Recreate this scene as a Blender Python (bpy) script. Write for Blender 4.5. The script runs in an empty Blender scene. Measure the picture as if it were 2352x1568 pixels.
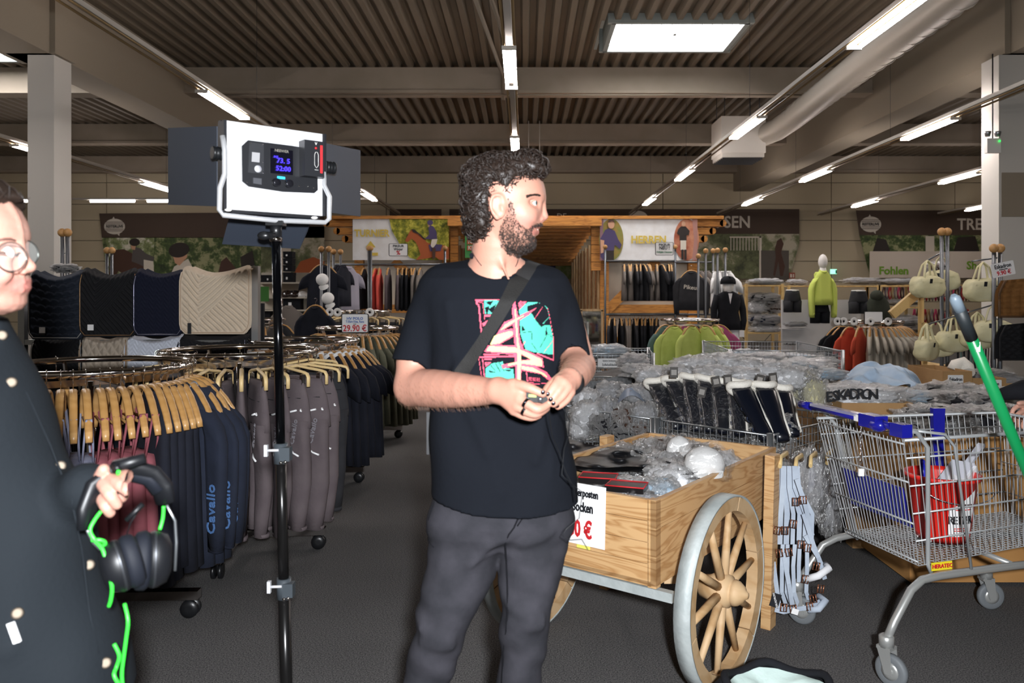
import bpy, bmesh, math, random
import numpy as np
from mathutils import Vector, Matrix, noise as mnoise
from mathutils.bvhtree import BVHTree
random.seed(7); rng = np.random.default_rng(7)
SC = bpy.context.scene; COL = SC.collection
PI = math.pi
# ---------------- camera, world, lights, exposure ----------------
F = 1800.0; EYE = 1.49; VX = 1205.0; VY = 678.0
cam_d = bpy.data.cameras.new('camera'); cam = bpy.data.objects.new('camera', cam_d); COL.objects.link(cam)
cam.location = (0, 0, EYE); cam.rotation_euler = (PI/2, 0, 0)
cam_d.sensor_width = 36; cam_d.lens = 36*F/2352
cam_d.shift_x = (1176-VX)/2352; cam_d.shift_y = (VY-784)/2352
cam_d.clip_start = 0.05; cam_d.clip_end = 200
cam_d.dof.use_dof = True; cam_d.dof.focus_distance = 4.2; cam_d.dof.aperture_fstop = 4.5
SC.camera = cam
SC.view_settings.view_transform = 'Standard'; SC.view_settings.look = 'None'
SC.view_settings.gamma = 1; SC.view_settings.use_curve_mapping = False
SC.view_settings.exposure = 0.0
SC.cycles.use_denoising = True
SC.cycles.max_bounces = 7; SC.cycles.transparent_max_bounces = 16; SC.cycles.diffuse_bounces = 3
SC.cycles.caustics_reflective = False; SC.cycles.caustics_refractive = False
SC.cycles.sample_clamp_indirect = 4
W = bpy.data.worlds.new('world'); SC.world = W; W.use_nodes = True
W.node_tree.nodes['Background'].inputs[0].default_value = (1.0, .86, .70, 1)
W.node_tree.nodes['Background'].inputs[1].default_value = .10
def light(kind, name, loc, energy, color=(1,1,1), size=.1, size_y=None, rot=(0,0,0)):
    d = bpy.data.lights.new(name, kind); d.energy = energy; d.color = color
    if kind == 'AREA':
        d.size = size
        if size_y: d.shape = 'RECTANGLE'; d.size_y = size_y
    else: d.shadow_soft_size = size
    o = bpy.data.objects.new(name, d); COL.objects.link(o); o.location = loc; o.rotation_euler = rot
    return o
# the flash, held behind and a little above the lens
fl = light('SPOT', 'camera_flash', (.12, -.35, 1.68), 810, (.93, .96, 1.0), .05, rot=(PI/2-.06, 0, 0))
fl.data.spot_size = math.radians(105); fl.data.spot_blend = .6
TUBE_L = 74.0; SKY_L = 16.0
def P(px, py, Y): return Vector(((px-VX)*Y/F, Y, EYE-(py-VY)*Y/F))
def S(n, Y): return n*Y/F
# ---------------- materials ----------------
def s2l(c):
    if isinstance(c, str):
        c = c.lstrip('#'); c = tuple(int(c[i:i+2], 16)/255 for i in (0, 2, 4))
    return tuple((x/12.92 if x <= .04045 else ((x+.055)/1.055)**2.4) for x in c)
MATS = {}
def mat(name, color='#888888', rough=.7, metal=0., bump=None, var=None, emit=None, strength=1., alpha=1., spec=.5, coat=0., trans=0., sheen=0.):
    if name in MATS: return MATS[name]
    m = bpy.data.materials.new(name); m.use_nodes = True; MATS[name] = m
    nt = m.node_tree; b = nt.nodes['Principled BSDF']; L = nt.links
    col = s2l(color)
    b.inputs['Base Color'].default_value = (*col, 1); b.inputs['Roughness'].default_value = rough
    b.inputs['Metallic'].default_value = metal; b.inputs['Specular IOR Level'].default_value = spec
    b.inputs['Alpha'].default_value = alpha; b.inputs['Coat Weight'].default_value = coat
    b.inputs['Transmission Weight'].default_value = trans
    if sheen: b.inputs['Sheen Weight'].default_value = sheen
    if emit:
        b.inputs['Emission Color'].default_value = (*s2l(emit), 1); b.inputs['Emission Strength'].default_value = strength
    tc = None
    if bump or var:
        tc = nt.nodes.new('ShaderNodeTexCoord')
    if var:   # (scale, color2)
        n = nt.nodes.new('ShaderNodeTexNoise'); n.inputs['Scale'].default_value = var[0]; n.inputs['Detail'].default_value = 4
        L.new(tc.outputs['Object'], n.inputs['Vector'])
        r = nt.nodes.new('ShaderNodeValToRGB'); r.color_ramp.elements[0].position = .35; r.color_ramp.elements[1].position = .65
        r.color_ramp.elements[0].color = (*col, 1); r.color_ramp.elements[1].color = (*s2l(var[1]), 1)
        L.new(n.outputs['Fac'], r.inputs[0]); L.new(r.outputs[0], b.inputs['Base Color'])
    if bump:  # (scale, strength[, distance])
        n = nt.nodes.new('ShaderNodeTexNoise'); n.inputs['Scale'].default_value = bump[0]; n.inputs['Detail'].default_value = 3
        L.new(tc.outputs['Object'], n.inputs['Vector'])
        bp = nt.nodes.new('ShaderNodeBump'); bp.inputs['Strength'].default_value = bump[1]
        bp.inputs['Distance'].default_value = bump[2] if len(bump) > 2 else .01
        L.new(n.outputs['Fac'], bp.inputs['Height']); L.new(bp.outputs[0], b.inputs['Normal'])
    return m
def cloth(name, color, c2=None, rough=.9):
    return mat(name, color, rough, bump=(60, .35, .004), var=(9, c2) if c2 else None, spec=.25)
def wood(name, c1, c2, scale=(1.2, 14, 14), ring=5.0, rough=.55):
    if name in MATS: return MATS[name]
    m = mat(name, c1, rough); nt = m.node_tree; L = nt.links; b = nt.nodes['Principled BSDF']
    tc = nt.nodes.new('ShaderNodeTexCoord'); mp = nt.nodes.new('ShaderNodeMapping'); mp.inputs['Scale'].default_value = scale
    L.new(tc.outputs['Object'], mp.inputs[0])
    n = nt.nodes.new('ShaderNodeTexNoise'); n.inputs['Scale'].default_value = 1.4; n.inputs['Detail'].default_value = 3; n.inputs['Distortion'].default_value = .6
    L.new(mp.outputs[0], n.inputs['Vector'])
    mu = nt.nodes.new('ShaderNodeMath'); mu.operation = 'MULTIPLY'; mu.inputs[1].default_value = ring*2
    L.new(n.outputs['Fac'], mu.inputs[0])
    fr = nt.nodes.new('ShaderNodeMath'); fr.operation = 'PINGPONG'; fr.inputs[1].default_value = .5; L.new(mu.outputs[0], fr.inputs[0])
    r = nt.nodes.new('ShaderNodeValToRGB'); r.color_ramp.elements[0].color = (*s2l(c2), 1); r.color_ramp.elements[1].color = (*s2l(c1), 1)
    r.color_ramp.elements[0].position = .0; r.color_ramp.elements[1].position = .32
    L.new(fr.outputs[0], r.inputs[0]); L.new(r.outputs[0], b.inputs['Base Color'])
    return m
# ---------------- mesh building ----------------
class MB:
    def __init__(s): s.v = []; s.f = []; s.m = []; s.cur = 0; s.n = 0; s.sm = []; s.smooth = False
    def add(s, vs, fs, mi=None, smooth=None):
        o = s.n; s.v.extend([tuple(p) for p in vs]); s.n += len(vs)
        mi = s.cur if mi is None else mi; smooth = s.smooth if smooth is None else smooth
        for f in fs: s.f.append(tuple(i+o for i in f)); s.m.append(mi); s.sm.append(smooth)
        return s
    def box(s, c, size, M=None, mi=None):
        hx, hy, hz = size[0]/2, size[1]/2, size[2]/2
        vs = [Vector((x, y, z)) for x in (-hx, hx) for y in (-hy, hy) for z in (-hz, hz)]
        if M is not None: vs = [M @ v for v in vs]
        c = Vector(c); vs = [v+c for v in vs]
        return s.add(vs, [(0,1,3,2),(4,6,7,5),(0,4,5,1),(2,3,7,6),(0,2,6,4),(1,5,7,3)], mi, False)
    def hexa(s, b4, t4, mi=None):   # bottom ccw, top ccw
        return s.add(list(b4)+list(t4), [(3,2,1,0),(4,5,6,7),(0,1,5,4),(1,2,6,5),(2,3,7,6),(3,0,4,7)], mi, False)
    def beam(s, p0, p1, w, h, up=(0,0,1), mi=None):
        p0 = Vector(p0); p1 = Vector(p1); d = (p1-p0).normalized(); u = Vector(up)
        if abs(d.dot(u)) > .99: u = Vector((0,1,0))
        sd = d.cross(u).normalized(); u = sd.cross(d)
        q = [sd*(-w/2)+u*(-h/2), sd*(w/2)+u*(-h/2), sd*(w/2)+u*(h/2), sd*(-w/2)+u*(h/2)]
        return s.add([p0+a for a in q]+[p1+a for a in q], [(3,2,1,0),(4,5,6,7),(0,1,5,4),(1,2,6,5),(2,3,7,6),(3,0,4,7)], mi, False)
    def tube(s, pts, r, seg=8, closed=False, cap=True, flat=1., mi=None):
        pts = [Vector(p) for p in pts]; n = len(pts)
        if not hasattr(r, '__len__'): r = [r]*n
        vs = []; ref = None
        for i in range(n):
            a = pts[(i-1) % n] if (closed or i > 0) else pts[i]; b = pts[(i+1) % n] if (closed or i < n-1) else pts[i]
            d = (b-a)
            d = d.normalized() if d.length > 1e-9 else Vector((0,0,1))
            if ref is None:
                ref = Vector((0,0,1)) if abs(d.z) < .9 else Vector((0,1,0))
            sd = d.cross(ref)
            if sd.length < 1e-6: sd = d.orthogonal()
            sd.normalize(); u = sd.cross(d).normalized(); ref = u
            for k in range(seg):
                t = 2*PI*k/seg; vs.append(pts[i]+sd*(math.cos(t)*r[i])+u*(math.sin(t)*r[i]*flat))
        fs = []
        for i in range(n if closed else n-1):
            j = (i+1) % n
            for k in range(seg):
                k2 = (k+1) % seg; fs.append((i*seg+k, i*seg+k2, j*seg+k2, j*seg+k))
        s.add(vs, fs, mi, True)
        if cap and not closed:
            o = s.n-len(vs)
            s.f.append(tuple(o+k for k in reversed(range(seg)))); s.m.append(s.cur if mi is None else mi); s.sm.append(False)
            s.f.append(tuple(o+(n-1)*seg+k for k in range(seg))); s.m.append(s.cur if mi is None else mi); s.sm.append(False)
        return s
    def lathe(s, prof, c=(0,0,0), seg=20, M=None, mi=None, smooth=True):
        vs = []; c = Vector(c)
        for r, z in prof:
            for k in range(seg):
                t = 2*PI*k/seg; v = Vector((r*math.cos(t), r*math.sin(t), z))
                if M is not None: v = M @ v
                vs.append(c+v)
        fs = []
        for i in range(len(prof)-1):
            for k in range(seg):
                k2 = (k+1) % seg; fs.append((i*seg+k, i*seg+k2, (i+1)*seg+k2, (i+1)*seg+k))
        s.add(vs, fs, mi, smooth)
        o = s.n-len(vs)
        if prof[0][0] > 1e-5: s.f.append(tuple(o+k for k in reversed(range(seg)))); s.m.append(s.cur if mi is None else mi); s.sm.append(False)
        if prof[-1][0] > 1e-5: s.f.append(tuple(o+(len(prof)-1)*seg+k for k in range(seg))); s.m.append(s.cur if mi is None else mi); s.sm.append(False)
        return s
    def ball(s, c, r, seg=12, M=None, mi=None):
        if not hasattr(r, '__len__'): r = (r, r, r)
        n = max(4, seg//2); c = Vector(c); vs = []
        for i in range(n+1):
            a = PI*i/n
            for k in range(seg):
                t = 2*PI*k/seg; v = Vector((r[0]*math.sin(a)*math.cos(t), r[1]*math.sin(a)*math.sin(t), r[2]*math.cos(a)))
                if M is not None: v = M @ v
                vs.append(c+v)
        fs = []
        for i in range(n):
            for k in range(seg):
                k2 = (k+1) % seg; fs.append((i*seg+k, (i+1)*seg+k, (i+1)*seg+k2, i*seg+k2))
        return s.add(vs, fs, mi, True)
    def prism(s, poly, o, u, v, t, mi=None):   # poly 2d (ccw seen against t), origin, axes, thickness vector
        o = Vector(o); u = Vector(u); v = Vector(v); t = Vector(t); n = len(poly)
        a = [o+u*p[0]+v*p[1] for p in poly]
        fs = [tuple(range(n)), tuple(reversed(range(n, 2*n)))]+[(i, i+n, (i+1) % n+n, (i+1) % n) for i in range(n)]
        return s.add(a+[p+t for p in a], fs, mi, False)
    def grid(s, fn, nu, nv, cu=False, mi=None, smooth=True):
        vs = [fn(i/(nu if cu else nu-1), j/(nv-1)) for j in range(nv) for i in range(nu)]
        fs = []
        for j in range(nv-1):
            for i in range(nu if cu else nu-1):
                i2 = (i+1) % nu; fs.append((j*nu+i, j*nu+i2, (j+1)*nu+i2, (j+1)*nu+i))
        return s.add(vs, fs, mi, smooth)
    def loft(s, secs, cap=True, mi=None, smooth=True):
        n = len(secs[0]); vs = [p for sec in secs for p in sec]; fs = []
        for j in range(len(secs)-1):
            for i in range(n):
                i2 = (i+1) % n; fs.append((j*n+i, j*n+i2, (j+1)*n+i2, (j+1)*n+i))
        if cap: fs.append(tuple(reversed(range(n)))); fs.append(tuple((len(secs)-1)*n+i for i in range(n)))
        return s.add(vs, fs, mi, smooth)
    def mesh(s, name, mats):
        me = bpy.data.meshes.new(name); me.from_pydata(s.v, [], s.f)
        for m in (mats if isinstance(mats, (list, tuple)) else [mats]): me.materials.append(m)
        me.polygons.foreach_set('material_index', s.m); me.polygons.foreach_set('use_smooth', s.sm)
        me.update(); return me
def link(name, me, parent=None):
    o = bpy.data.objects.new(name, me); COL.objects.link(o)
    if parent is not None:
        o.parent = parent
        if parent.parent is None: o.matrix_parent_inverse = Matrix.Translation(parent.location).inverted()
        else: o.matrix_parent_inverse = Matrix.Identity(4)
    return o
def tag(o, label, cat, group=None, kind=None):
    o['label'] = label; o['category'] = cat
    if group: o['group'] = group
    if kind: o['kind'] = kind
    return o
def thing(name, label, cat, loc=(0,0,0), group=None):
    o = bpy.data.objects.new(name, None); o.empty_display_size = .05; COL.objects.link(o); o.location = loc
    return tag(o, label, cat, group)
def part(name, mb, m, parent, label=None, stuff=False):
    o = link(name, mb.mesh(name, m) if isinstance(mb, MB) else mb, parent)
    if label: o['label'] = label
    if stuff: o['kind'] = 'stuff'
    return o
def single(name, mb, m, label, cat, group=None, kind=None):
    return tag(link(name, mb.mesh(name, m) if isinstance(mb, MB) else mb), label, cat, group, kind)
def struct(name, mb, m):
    o = link(name, mb.mesh(name, m)); o['kind'] = 'structure'; return o
def dup(root, loc, rotz=0., label=None, group=None, scale=None):
    r = root.copy(); COL.objects.link(r); r.location = loc; r.rotation_euler = (0, 0, rotz)
    if scale: r.scale = scale if hasattr(scale, '__len__') else (scale,)*3
    if label: r['label'] = label
    if group: r['group'] = group
    for ch in list(root.children):
        c = ch.copy(); COL.objects.link(c); c.parent = r
        for g in list(ch.children):
            d = g.copy(); COL.objects.link(d); d.parent = c
    return r
ORD = ['first','second','third','fourth','fifth','sixth','seventh','eighth','ninth','tenth','eleventh','twelfth','thirteenth','fourteenth','fifteenth','sixteenth','seventeenth','eighteenth','nineteenth','twentieth','twenty-first','twenty-second','twenty-third','twenty-fourth','twenty-fifth','twenty-sixth','twenty-seventh','twenty-eighth','twenty-ninth','thirtieth','thirty-first','thirty-second']
def ordl(i, n, side='left'):
    if i == 0: return 'leftmost'
    if i == n-1: return 'rightmost'
    if i >= n/2: return ORD[n-1-i]+' from the right'
    return ORD[i]+' from the left'
_FONT = None
def text(name, s, size, o, u, v, m, parent=None, off=.0, width=1., align='CENTER', thick=.0015, label=None):
    """flat lettering: origin o, baseline axis u, up axis v"""
    cu = bpy.data.curves.new(name, 'FONT'); cu.body = s; cu.size = size; cu.align_x = align; cu.align_y = 'CENTER'
    cu.extrude = thick; cu.offset = off*size; cu.resolution_u = 2
    to = bpy.data.objects.new(name+'_tmp', cu); COL.objects.link(to)
    dg = bpy.context.evaluated_depsgraph_get(); me = bpy.data.meshes.new_from_object(to.evaluated_get(dg))
    bpy.data.objects.remove(to)
    u = Vector(u).normalized(); v = Vector(v).normalized(); w = u.cross(v)
    M = Matrix.Translation(Vector(o)) @ Matrix((u*width, v, w)).transposed().to_4x4()
    me.transform(M); me.materials.clear(); me.materials.append(m); me.name = name
    ob = link(name, me, parent)
    if label: ob['label'] = label
    return ob
# ---------------- signed-distance modelling (surface nets) ----------------
def snet(fn, lo, hi, h):
    lo = np.array(lo, float); hi = np.array(hi, float); n = np.ceil((hi-lo)/h).astype(int)+1
    ax = [lo[k]+np.arange(n[k])*h for k in range(3)]
    X, Y, Z = np.meshgrid(*ax, indexing='ij'); X, Y, Z = (q.astype(np.float32) for q in (X, Y, Z)); D = fn(X, Y, Z).astype(np.float32)
    ins = D < 0
    c = [D[i:n[0]-1+i, j:n[1]-1+j, k:n[2]-1+k] for i in (0,1) for j in (0,1) for k in (0,1)]
    si = [a < 0 for a in c]; cnt = sum(a.astype(int) for a in si); act = (cnt > 0) & (cnt < 8)
    off = [(i,j,k) for i in (0,1) for j in (0,1) for k in (0,1)]
    acc = np.zeros(act.shape+(3,), np.float32); num = np.zeros(act.shape, np.float32)
    for a in range(8):
        for b in range(a+1, 8):
            dd = [off[b][q]-off[a][q] for q in range(3)]
            if sum(abs(x) for x in dd) != 1: continue
            cr = si[a] != si[b]; den = np.where(cr, c[a]-c[b], 1); t = np.where(cr, c[a]/den, 0)
            for q in range(3): acc[..., q] += np.where(cr, off[a][q]+t*dd[q], 0)
            num += cr
    idx = -np.ones(act.shape, int); idx[act] = np.arange(act.sum())
    I = np.argwhere(act); V = lo+(I+acc[act]/num[act][:, None])*h
    F_ = []
    for ax_ in range(3):
        o1, o2 = [(1,2),(2,0),(0,1)][ax_]
        sl0 = [slice(None)]*3; sl1 = [slice(None)]*3; sl0[ax_] = slice(0, -1); sl1[ax_] = slice(1, None)
        A = ins[tuple(sl0)]; B = ins[tuple(sl1)]; cr = A != B
        E = np.argwhere(cr); m = (E[:, o1] > 0) & (E[:, o2] > 0) & (E[:, o1] < n[o1]-1) & (E[:, o2] < n[o2]-1); E = E[m]
        if not len(E): continue
        q = []
        for (da, db) in ((0,0),(1,0),(1,1),(0,1)):
            e = E.copy(); e[:, o1] -= da; e[:, o2] -= db; q.append(idx[e[:,0], e[:,1], e[:,2]])
        q = np.stack(q, 1); fl_ = ~A[tuple(E.T)]; q[fl_] = q[fl_][:, ::-1]; F_.append(q)
    Fc = np.concatenate(F_); Fc = Fc[(Fc >= 0).all(1)]
    return V, Fc
def np_mesh(name, V, Fc, mats, smooth=True, relax=0):
    me = bpy.data.meshes.new(name); me.vertices.add(len(V)); me.vertices.foreach_set('co', np.asarray(V, np.float32).ravel())
    k = Fc.shape[1]; me.loops.add(len(Fc)*k); me.loops.foreach_set('vertex_index', Fc.ravel().astype(np.int32))
    me.polygons.add(len(Fc)); me.polygons.foreach_set('loop_start', (np.arange(len(Fc))*k).astype(np.int32))
    me.update(calc_edges=True); me.validate()
    for m in (mats if isinstance(mats, (list, tuple)) else [mats]): me.materials.append(m)
    me.polygons.foreach_set('use_smooth', [smooth]*len(me.polygons))
    return me
def vcol(me, cols, name='Col'):
    a = me.color_attributes.new(name, 'FLOAT_COLOR', 'POINT'); c = np.ones((len(me.vertices), 4), np.float32); c[:, :3] = cols
    a.data.foreach_set('color', c.ravel())
def smin(a, b, k):
    h = np.clip(.5+.5*(b-a)/k, 0, 1); return b+(a-b)*h-k*h*(1-h)
def smax(a, b, k): return -smin(-a, -b, k)
def sd_cap(X, Y, Z, a, b, ra, rb):
    a = [float(q) for q in a]; d = [float(q)-a[i] for i, q in enumerate(b)]; dd = max(d[0]**2+d[1]**2+d[2]**2, 1e-12)
    x, y, z = X-a[0], Y-a[1], Z-a[2]; t = (x*d[0]+y*d[1]+z*d[2])/dd; np.clip(t, 0, 1, out=t)
    x = x-t*d[0]; y = y-t*d[1]; z = z-t*d[2]; return np.sqrt(x*x+y*y+z*z)-(ra+(rb-ra)*t)
def sd_ell(X, Y, Z, c, r, M=None):
    x, y, z = X-c[0], Y-c[1], Z-c[2]
    if M is not None:
        Mi = np.array(M.to_3x3().transposed()); x, y, z = (Mi[i][0]*x+Mi[i][1]*y+Mi[i][2]*z for i in range(3))
    k0 = np.sqrt((x/r[0])**2+(y/r[1])**2+(z/r[2])**2); k1 = np.sqrt((x/r[0]**2)**2+(y/r[1]**2)**2+(z/r[2]**2)**2)
    return k0*(k0-1)/np.maximum(k1, 1e-6)
def chain(X, Y, Z, pts, rad, k=.006):
    d = None; k = k*.16
    if len(pts) > 2:
        q = [Vector(p) for p in pts]; n = len(q); P2, R2 = [], []
        for i in range(n-1):
            a0, a1, a2, a3 = q[max(0, i-1)], q[i], q[i+1], q[min(n-1, i+2)]; r0, r1, r2, r3 = rad[max(0, i-1)], rad[i], rad[i+1], rad[min(n-1, i+2)]
            for t in (0, .34, .67): P2.append(tuple(.5*((2*a1)+(a2-a0)*t+(2*a0-5*a1+4*a2-a3)*t*t+(3*a1-a0-3*a2+a3)*t**3))); R2.append(.5*((2*r1)+(r2-r0)*t+(2*r0-5*r1+4*r2-r3)*t*t+(3*r1-r0-3*r2+r3)*t**3))
        P2.append(tuple(q[-1])); R2.append(rad[-1]); pts, rad = P2, R2; k *= .5
    for i in range(len(pts)-1):
        e = sd_cap(X, Y, Z, pts[i], pts[i+1], rad[i], rad[i+1]); d = e if d is None else smin(d, e, k)
    return d
def blob(name, fn, lo, hi, h, m): 
    V, Fc = snet(fn, lo, hi, h); return np_mesh(name, V, Fc, m)
# common materials
chrome = mat('chrome', '#dcd6d2', .10, 1.); steel = mat('zinc_steel', '#b9bec2', .32, .9); dsteel = mat('dark_steel', '#4a4c50', .4, .8)
black_pl = mat('black_plastic', '#17181a', .35); white_pl = mat('white_plastic', '#e8e6e2', .5)
hwood = wood('hanger_wood', '#c79a62', '#b1844c', (3, 3, 9), 1.2, .35)
paper = mat('paper', '#f0efee', .6); ink = mat('ink', '#15171d', .6); red_ink = mat('red_ink', '#c8242a', .6)
concrete = mat('concrete_paint', '#b9b4ab', .8, bump=(30, .1))
# ---------------- setting ----------------
def carpet_mat():
    m = mat('carpet', '#4c4b4c', .95, spec=.1); nt = m.node_tree; L = nt.links; b = nt.nodes['Principled BSDF']
    tc = nt.nodes.new('ShaderNodeTexCoord')
    n = nt.nodes.new('ShaderNodeTexNoise'); n.inputs['Scale'].default_value = 170; n.inputs['Detail'].default_value = 3
    n2 = nt.nodes.new('ShaderNodeTexNoise'); n2.inputs['Scale'].default_value = 1.1
    L.new(tc.outputs['Object'], n.inputs['Vector']); L.new(tc.outputs['Object'], n2.inputs['Vector'])
    r = nt.nodes.new('ShaderNodeValToRGB'); r.color_ramp.elements[0].color = (*s2l('#3c3c3e'), 1); r.color_ramp.elements[1].color = (*s2l('#858280'), 1)
    r.color_ramp.elements[0].position = .32; r.color_ramp.elements[1].position = .72
    mx = nt.nodes.new('ShaderNodeMix'); mx.data_type = 'RGBA'; mx.blend_type = 'MULTIPLY'; mx.inputs[0].default_value = .35
    L.new(n.outputs['Fac'], r.inputs[0]); L.new(r.outputs[0], mx.inputs[6]); L.new(n2.outputs['Fac'], mx.inputs[7])
    L.new(mx.outputs[2], b.inputs['Base Color'])
    bp = nt.nodes.new('ShaderNodeBump'); bp.inputs['Strength'].default_value = .6; bp.inputs['Distance'].default_value = .004
    L.new(n.outputs['Fac'], bp.inputs['Height']); L.new(bp.outputs[0], b.inputs['Normal'])
    return m
XL, XR, YB, YF, ZC = -18., 18., 25.5, -3., 5.94
b = MB(); b.box(((XL+XR)/2, (YB+YF)/2, -.05), (XR-XL, YB-YF, .1)); struct('floor', b, carpet_mat())
# corrugated ceiling, ribs along Y, with the skylight openings left out
ceilm = mat('ceiling_sheet', '#716656', .6, .0, var=(.6, '#675c4d'))
SKY = [(1.45, 3.62, 12.7, 14.2), (-13.1, -9.1, 12.7, 14.8)]
b = MB(); pitch = .25; x = XL
while x < XR:
    segs = [(YF, YB)]
    for (a0, a1, y0, y1) in SKY:
        if x+pitch > a0 and x < a1:
            ns = []
            for s0, s1 in segs: ns += [(s0, y0), (y1, s1)]
            segs = ns
    p = [(0, .0), (.05, .0), (.085, -.12), (.165, -.12), (.20, .0), (.25, .0)]
    p = [(0, 0), (.055, 0), (.09, .11), (.185, .11), (.22, 0), (.25, 0)]
    for s0, s1 in segs:
        vs = [(x+a, s0, ZC+c) for a, c in p]+[(x+a, s1, ZC+c) for a, c in p]
        b.add(vs, [(i, i+6, i+7, i+1) for i in range(5)], smooth=False)
    x += pitch
struct('ceiling', b, ceilm)
# columns, girders, transverse beams
colm = mat('column_paint', '#c9c6bf', .8, bump=(25, .08)); beamm = mat('beam_concrete', '#a09384', .85, bump=(14, .1), var=(1.5, '#968a7a'))
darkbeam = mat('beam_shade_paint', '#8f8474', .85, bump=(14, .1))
def named(o, n): o.name = n; return o
k = 0
for nm, x0, x1 in (('trim_1', -6.97, -6.60), ('trim_2', 6.65, 7.06)):
    b = MB(); b.box(((x0+x1)/2, 11.2, 2.43), (x1-x0, .42, 4.86)); o = struct(nm, b, colm)
    c = MB()
    if x0 > 0:
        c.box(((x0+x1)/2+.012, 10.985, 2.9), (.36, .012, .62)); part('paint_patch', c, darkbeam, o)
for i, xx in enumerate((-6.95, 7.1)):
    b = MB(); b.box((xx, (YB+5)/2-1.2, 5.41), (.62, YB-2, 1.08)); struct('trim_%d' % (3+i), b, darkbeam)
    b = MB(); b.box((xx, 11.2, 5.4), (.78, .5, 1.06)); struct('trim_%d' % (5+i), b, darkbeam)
n = 7
for yy in (5.1, 10.3, 15.45, 20.5, 25.2):
    b = MB(); b.box((0, yy, 5.69), (XR-XL, .30, .5)); b.box((0, yy, 5.46), (XR-XL, .38, .06))
    if yy > 12:
        struct('trim_%d' % n, b, beamm); n += 1
# thin pipes and conduits under the roof
b = MB()
b.tube([(-.95, 8, 5.75), (-.42, 15.2, 5.75), (-.42, 15.3, 5.3)], .035, 8)
b.tube([(-.75, 8, 5.75), (-.15, 15.2, 5.75), (-.15, 15.3, 5.35)], .035, 8)
single('roof_pipe', b, mat('pipe_paint', '#8b8071', .6), 'pair of painted pipes running under the roof left of the middle light track', 'pipe')
b = MB(); b.tube([(-6, 15.22, 5.38), (6, 15.22, 5.38)], .015, 6)
single('conduit', b, mat('pipe_paint', '#8b8071', .6), 'thin conduit running along the bottom of the nearest cross beam', 'conduit')
# back wall of horizontal sandwich panels with recessed joints
wallm = mat('wall_panel', '#bfb298', .75, var=(.5, '#b8ab91')); wallback = mat('wall_joint', '#6b6558', .9)
b = MB(); b.box((0, YB+.12, 3), (XR-XL, .1, 6.2)); wb = struct('wall_back', b, wallback)
xs = [-18, -13.6, -9.0, -4.5, 0, 4.5, 9.98, 14, 18]; zs = [0, .62, 1.28, 1.93, 2.6, 3.27, 3.93, 4.45, 5.15, 5.95]
for i in range(8):
    for j in range(9):
        b = MB(); b.box(((xs[i]+xs[i+1])/2, YB+.05, (zs[j]+zs[j+1])/2), (xs[i+1]-xs[i]-.025, .1, zs[j+1]-zs[j]-.02)); part('panel', b, wallm, wb)
for nm, xx in (('wall_left', XL-.05), ('wall_right', XR+.05)):
    b = MB(); b.box((xx, (YB+YF)/2, 3), (.1, YB-YF, 6.2)); struct(nm, b, wallm)
# skylights
daylight = mat('skylight_daylight', '#ffffff', .5, emit='#fbfcff', strength=SKY_L); skyframe = mat('skylight_frame', '#8d938f', .6)
for i, (a0, a1, y0, y1) in enumerate(SKY):
    b = MB()
    for (c, sz) in ((((a0+a1)/2, y0, 6.1), (a1-a0+.2, .08, .42)), (((a0+a1)/2, y1, 6.1), (a1-a0+.2, .08, .42)), ((a0, (y0+y1)/2, 6.1), (.08, y1-y0, .42)), ((a1, (y0+y1)/2, 6.1), (.08, y1-y0, .42))): b.box(c, sz)
    w_ = struct('window_%d' % (i+1), b, skyframe)
    b = MB(); b.box(((a0+a1)/2, (y0+y1)/2, 6.02), (a1-a0-.04, y1-y0-.04, .02)); part('pane', b, daylight, w_)
    b = MB(); nb = 13
    for q in range(1, nb): b.box((a0+(a1-a0)*q/nb, (y0+y1)/2, 5.99), (.008, y1-y0, .02))
    b.box(((a0+a1)/2, y1-.25, 5.99), (a1-a0, .008, .02)); part('muntins', b, mat('muntin', '#c9c4c4', .6), w_)
    if i == 0:
        b = MB(); b.box(((a0+a1)/2, y0+.55, 5.95), (.05, .12, .12)); b.box(((a0+a1)/2-.06, y0+.5, 5.96), (.1, .03, .03)); part('latch', b, steel, w_)
# light tracks and fluorescent tubes
trackm = mat('light_track', '#c9c3ba', .5, .2); refl = mat('track_reflector', '#c8a06c', .28, 1.)
tubem = mat('fluorescent_tube', '#ffffff', .4, emit='#fff3ee', strength=TUBE_L); duskm = mat('unlit_tube', '#8a7352', .3, .4)
TR = 4.05
def track(x, y0, y1, lamps, desc, two=True):
    t = thing('light_track', desc, 'light track', (x, (y0+y1)/2, TR))
    b = MB(); b.box((x, (y0+y1)/2, TR+.06), (.07, y1-y0, .05)); part('rail', b, trackm, t)
    b = MB()
    for sx in (-.055, .055): b.tube([(x+sx, y0, TR), (x+sx, y1, TR)], .013, 6)
    part('unlit_tube', b, duskm, t)
    b = MB(); y = y0+1
    while y < y1: b.tube([(x, y, TR+.08), (x, y, ZC)], .003, 4); y += 4.6
    part('hanging_wire', b, dsteel, t)
    for i, (a, c) in enumerate(lamps):
        l = thing('fluorescent_lamp', 'lit fluorescent tube lamp, %s along %s' % (ORD[i], desc), 'lamp', (x, (a+c)/2, TR))
        b = MB()
        for sx in (-.05, .05) if two else (0,): b.tube([(x+sx, a, TR-.035), (x+sx, c, TR-.035)], .019, 8)
        part('tube', b, tubem, l)
        b = MB()
        for q in (a, c): b.box((x, q, TR-.035), (.15, .03, .04))
        part('end_cap', b, trackm, l)
track(-4.0, 1.5, 25, [(5.1, 6.6), (9.7, 11.2), (19.3, 20.9)], 'the light track over the clothes racks on the left')
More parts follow.
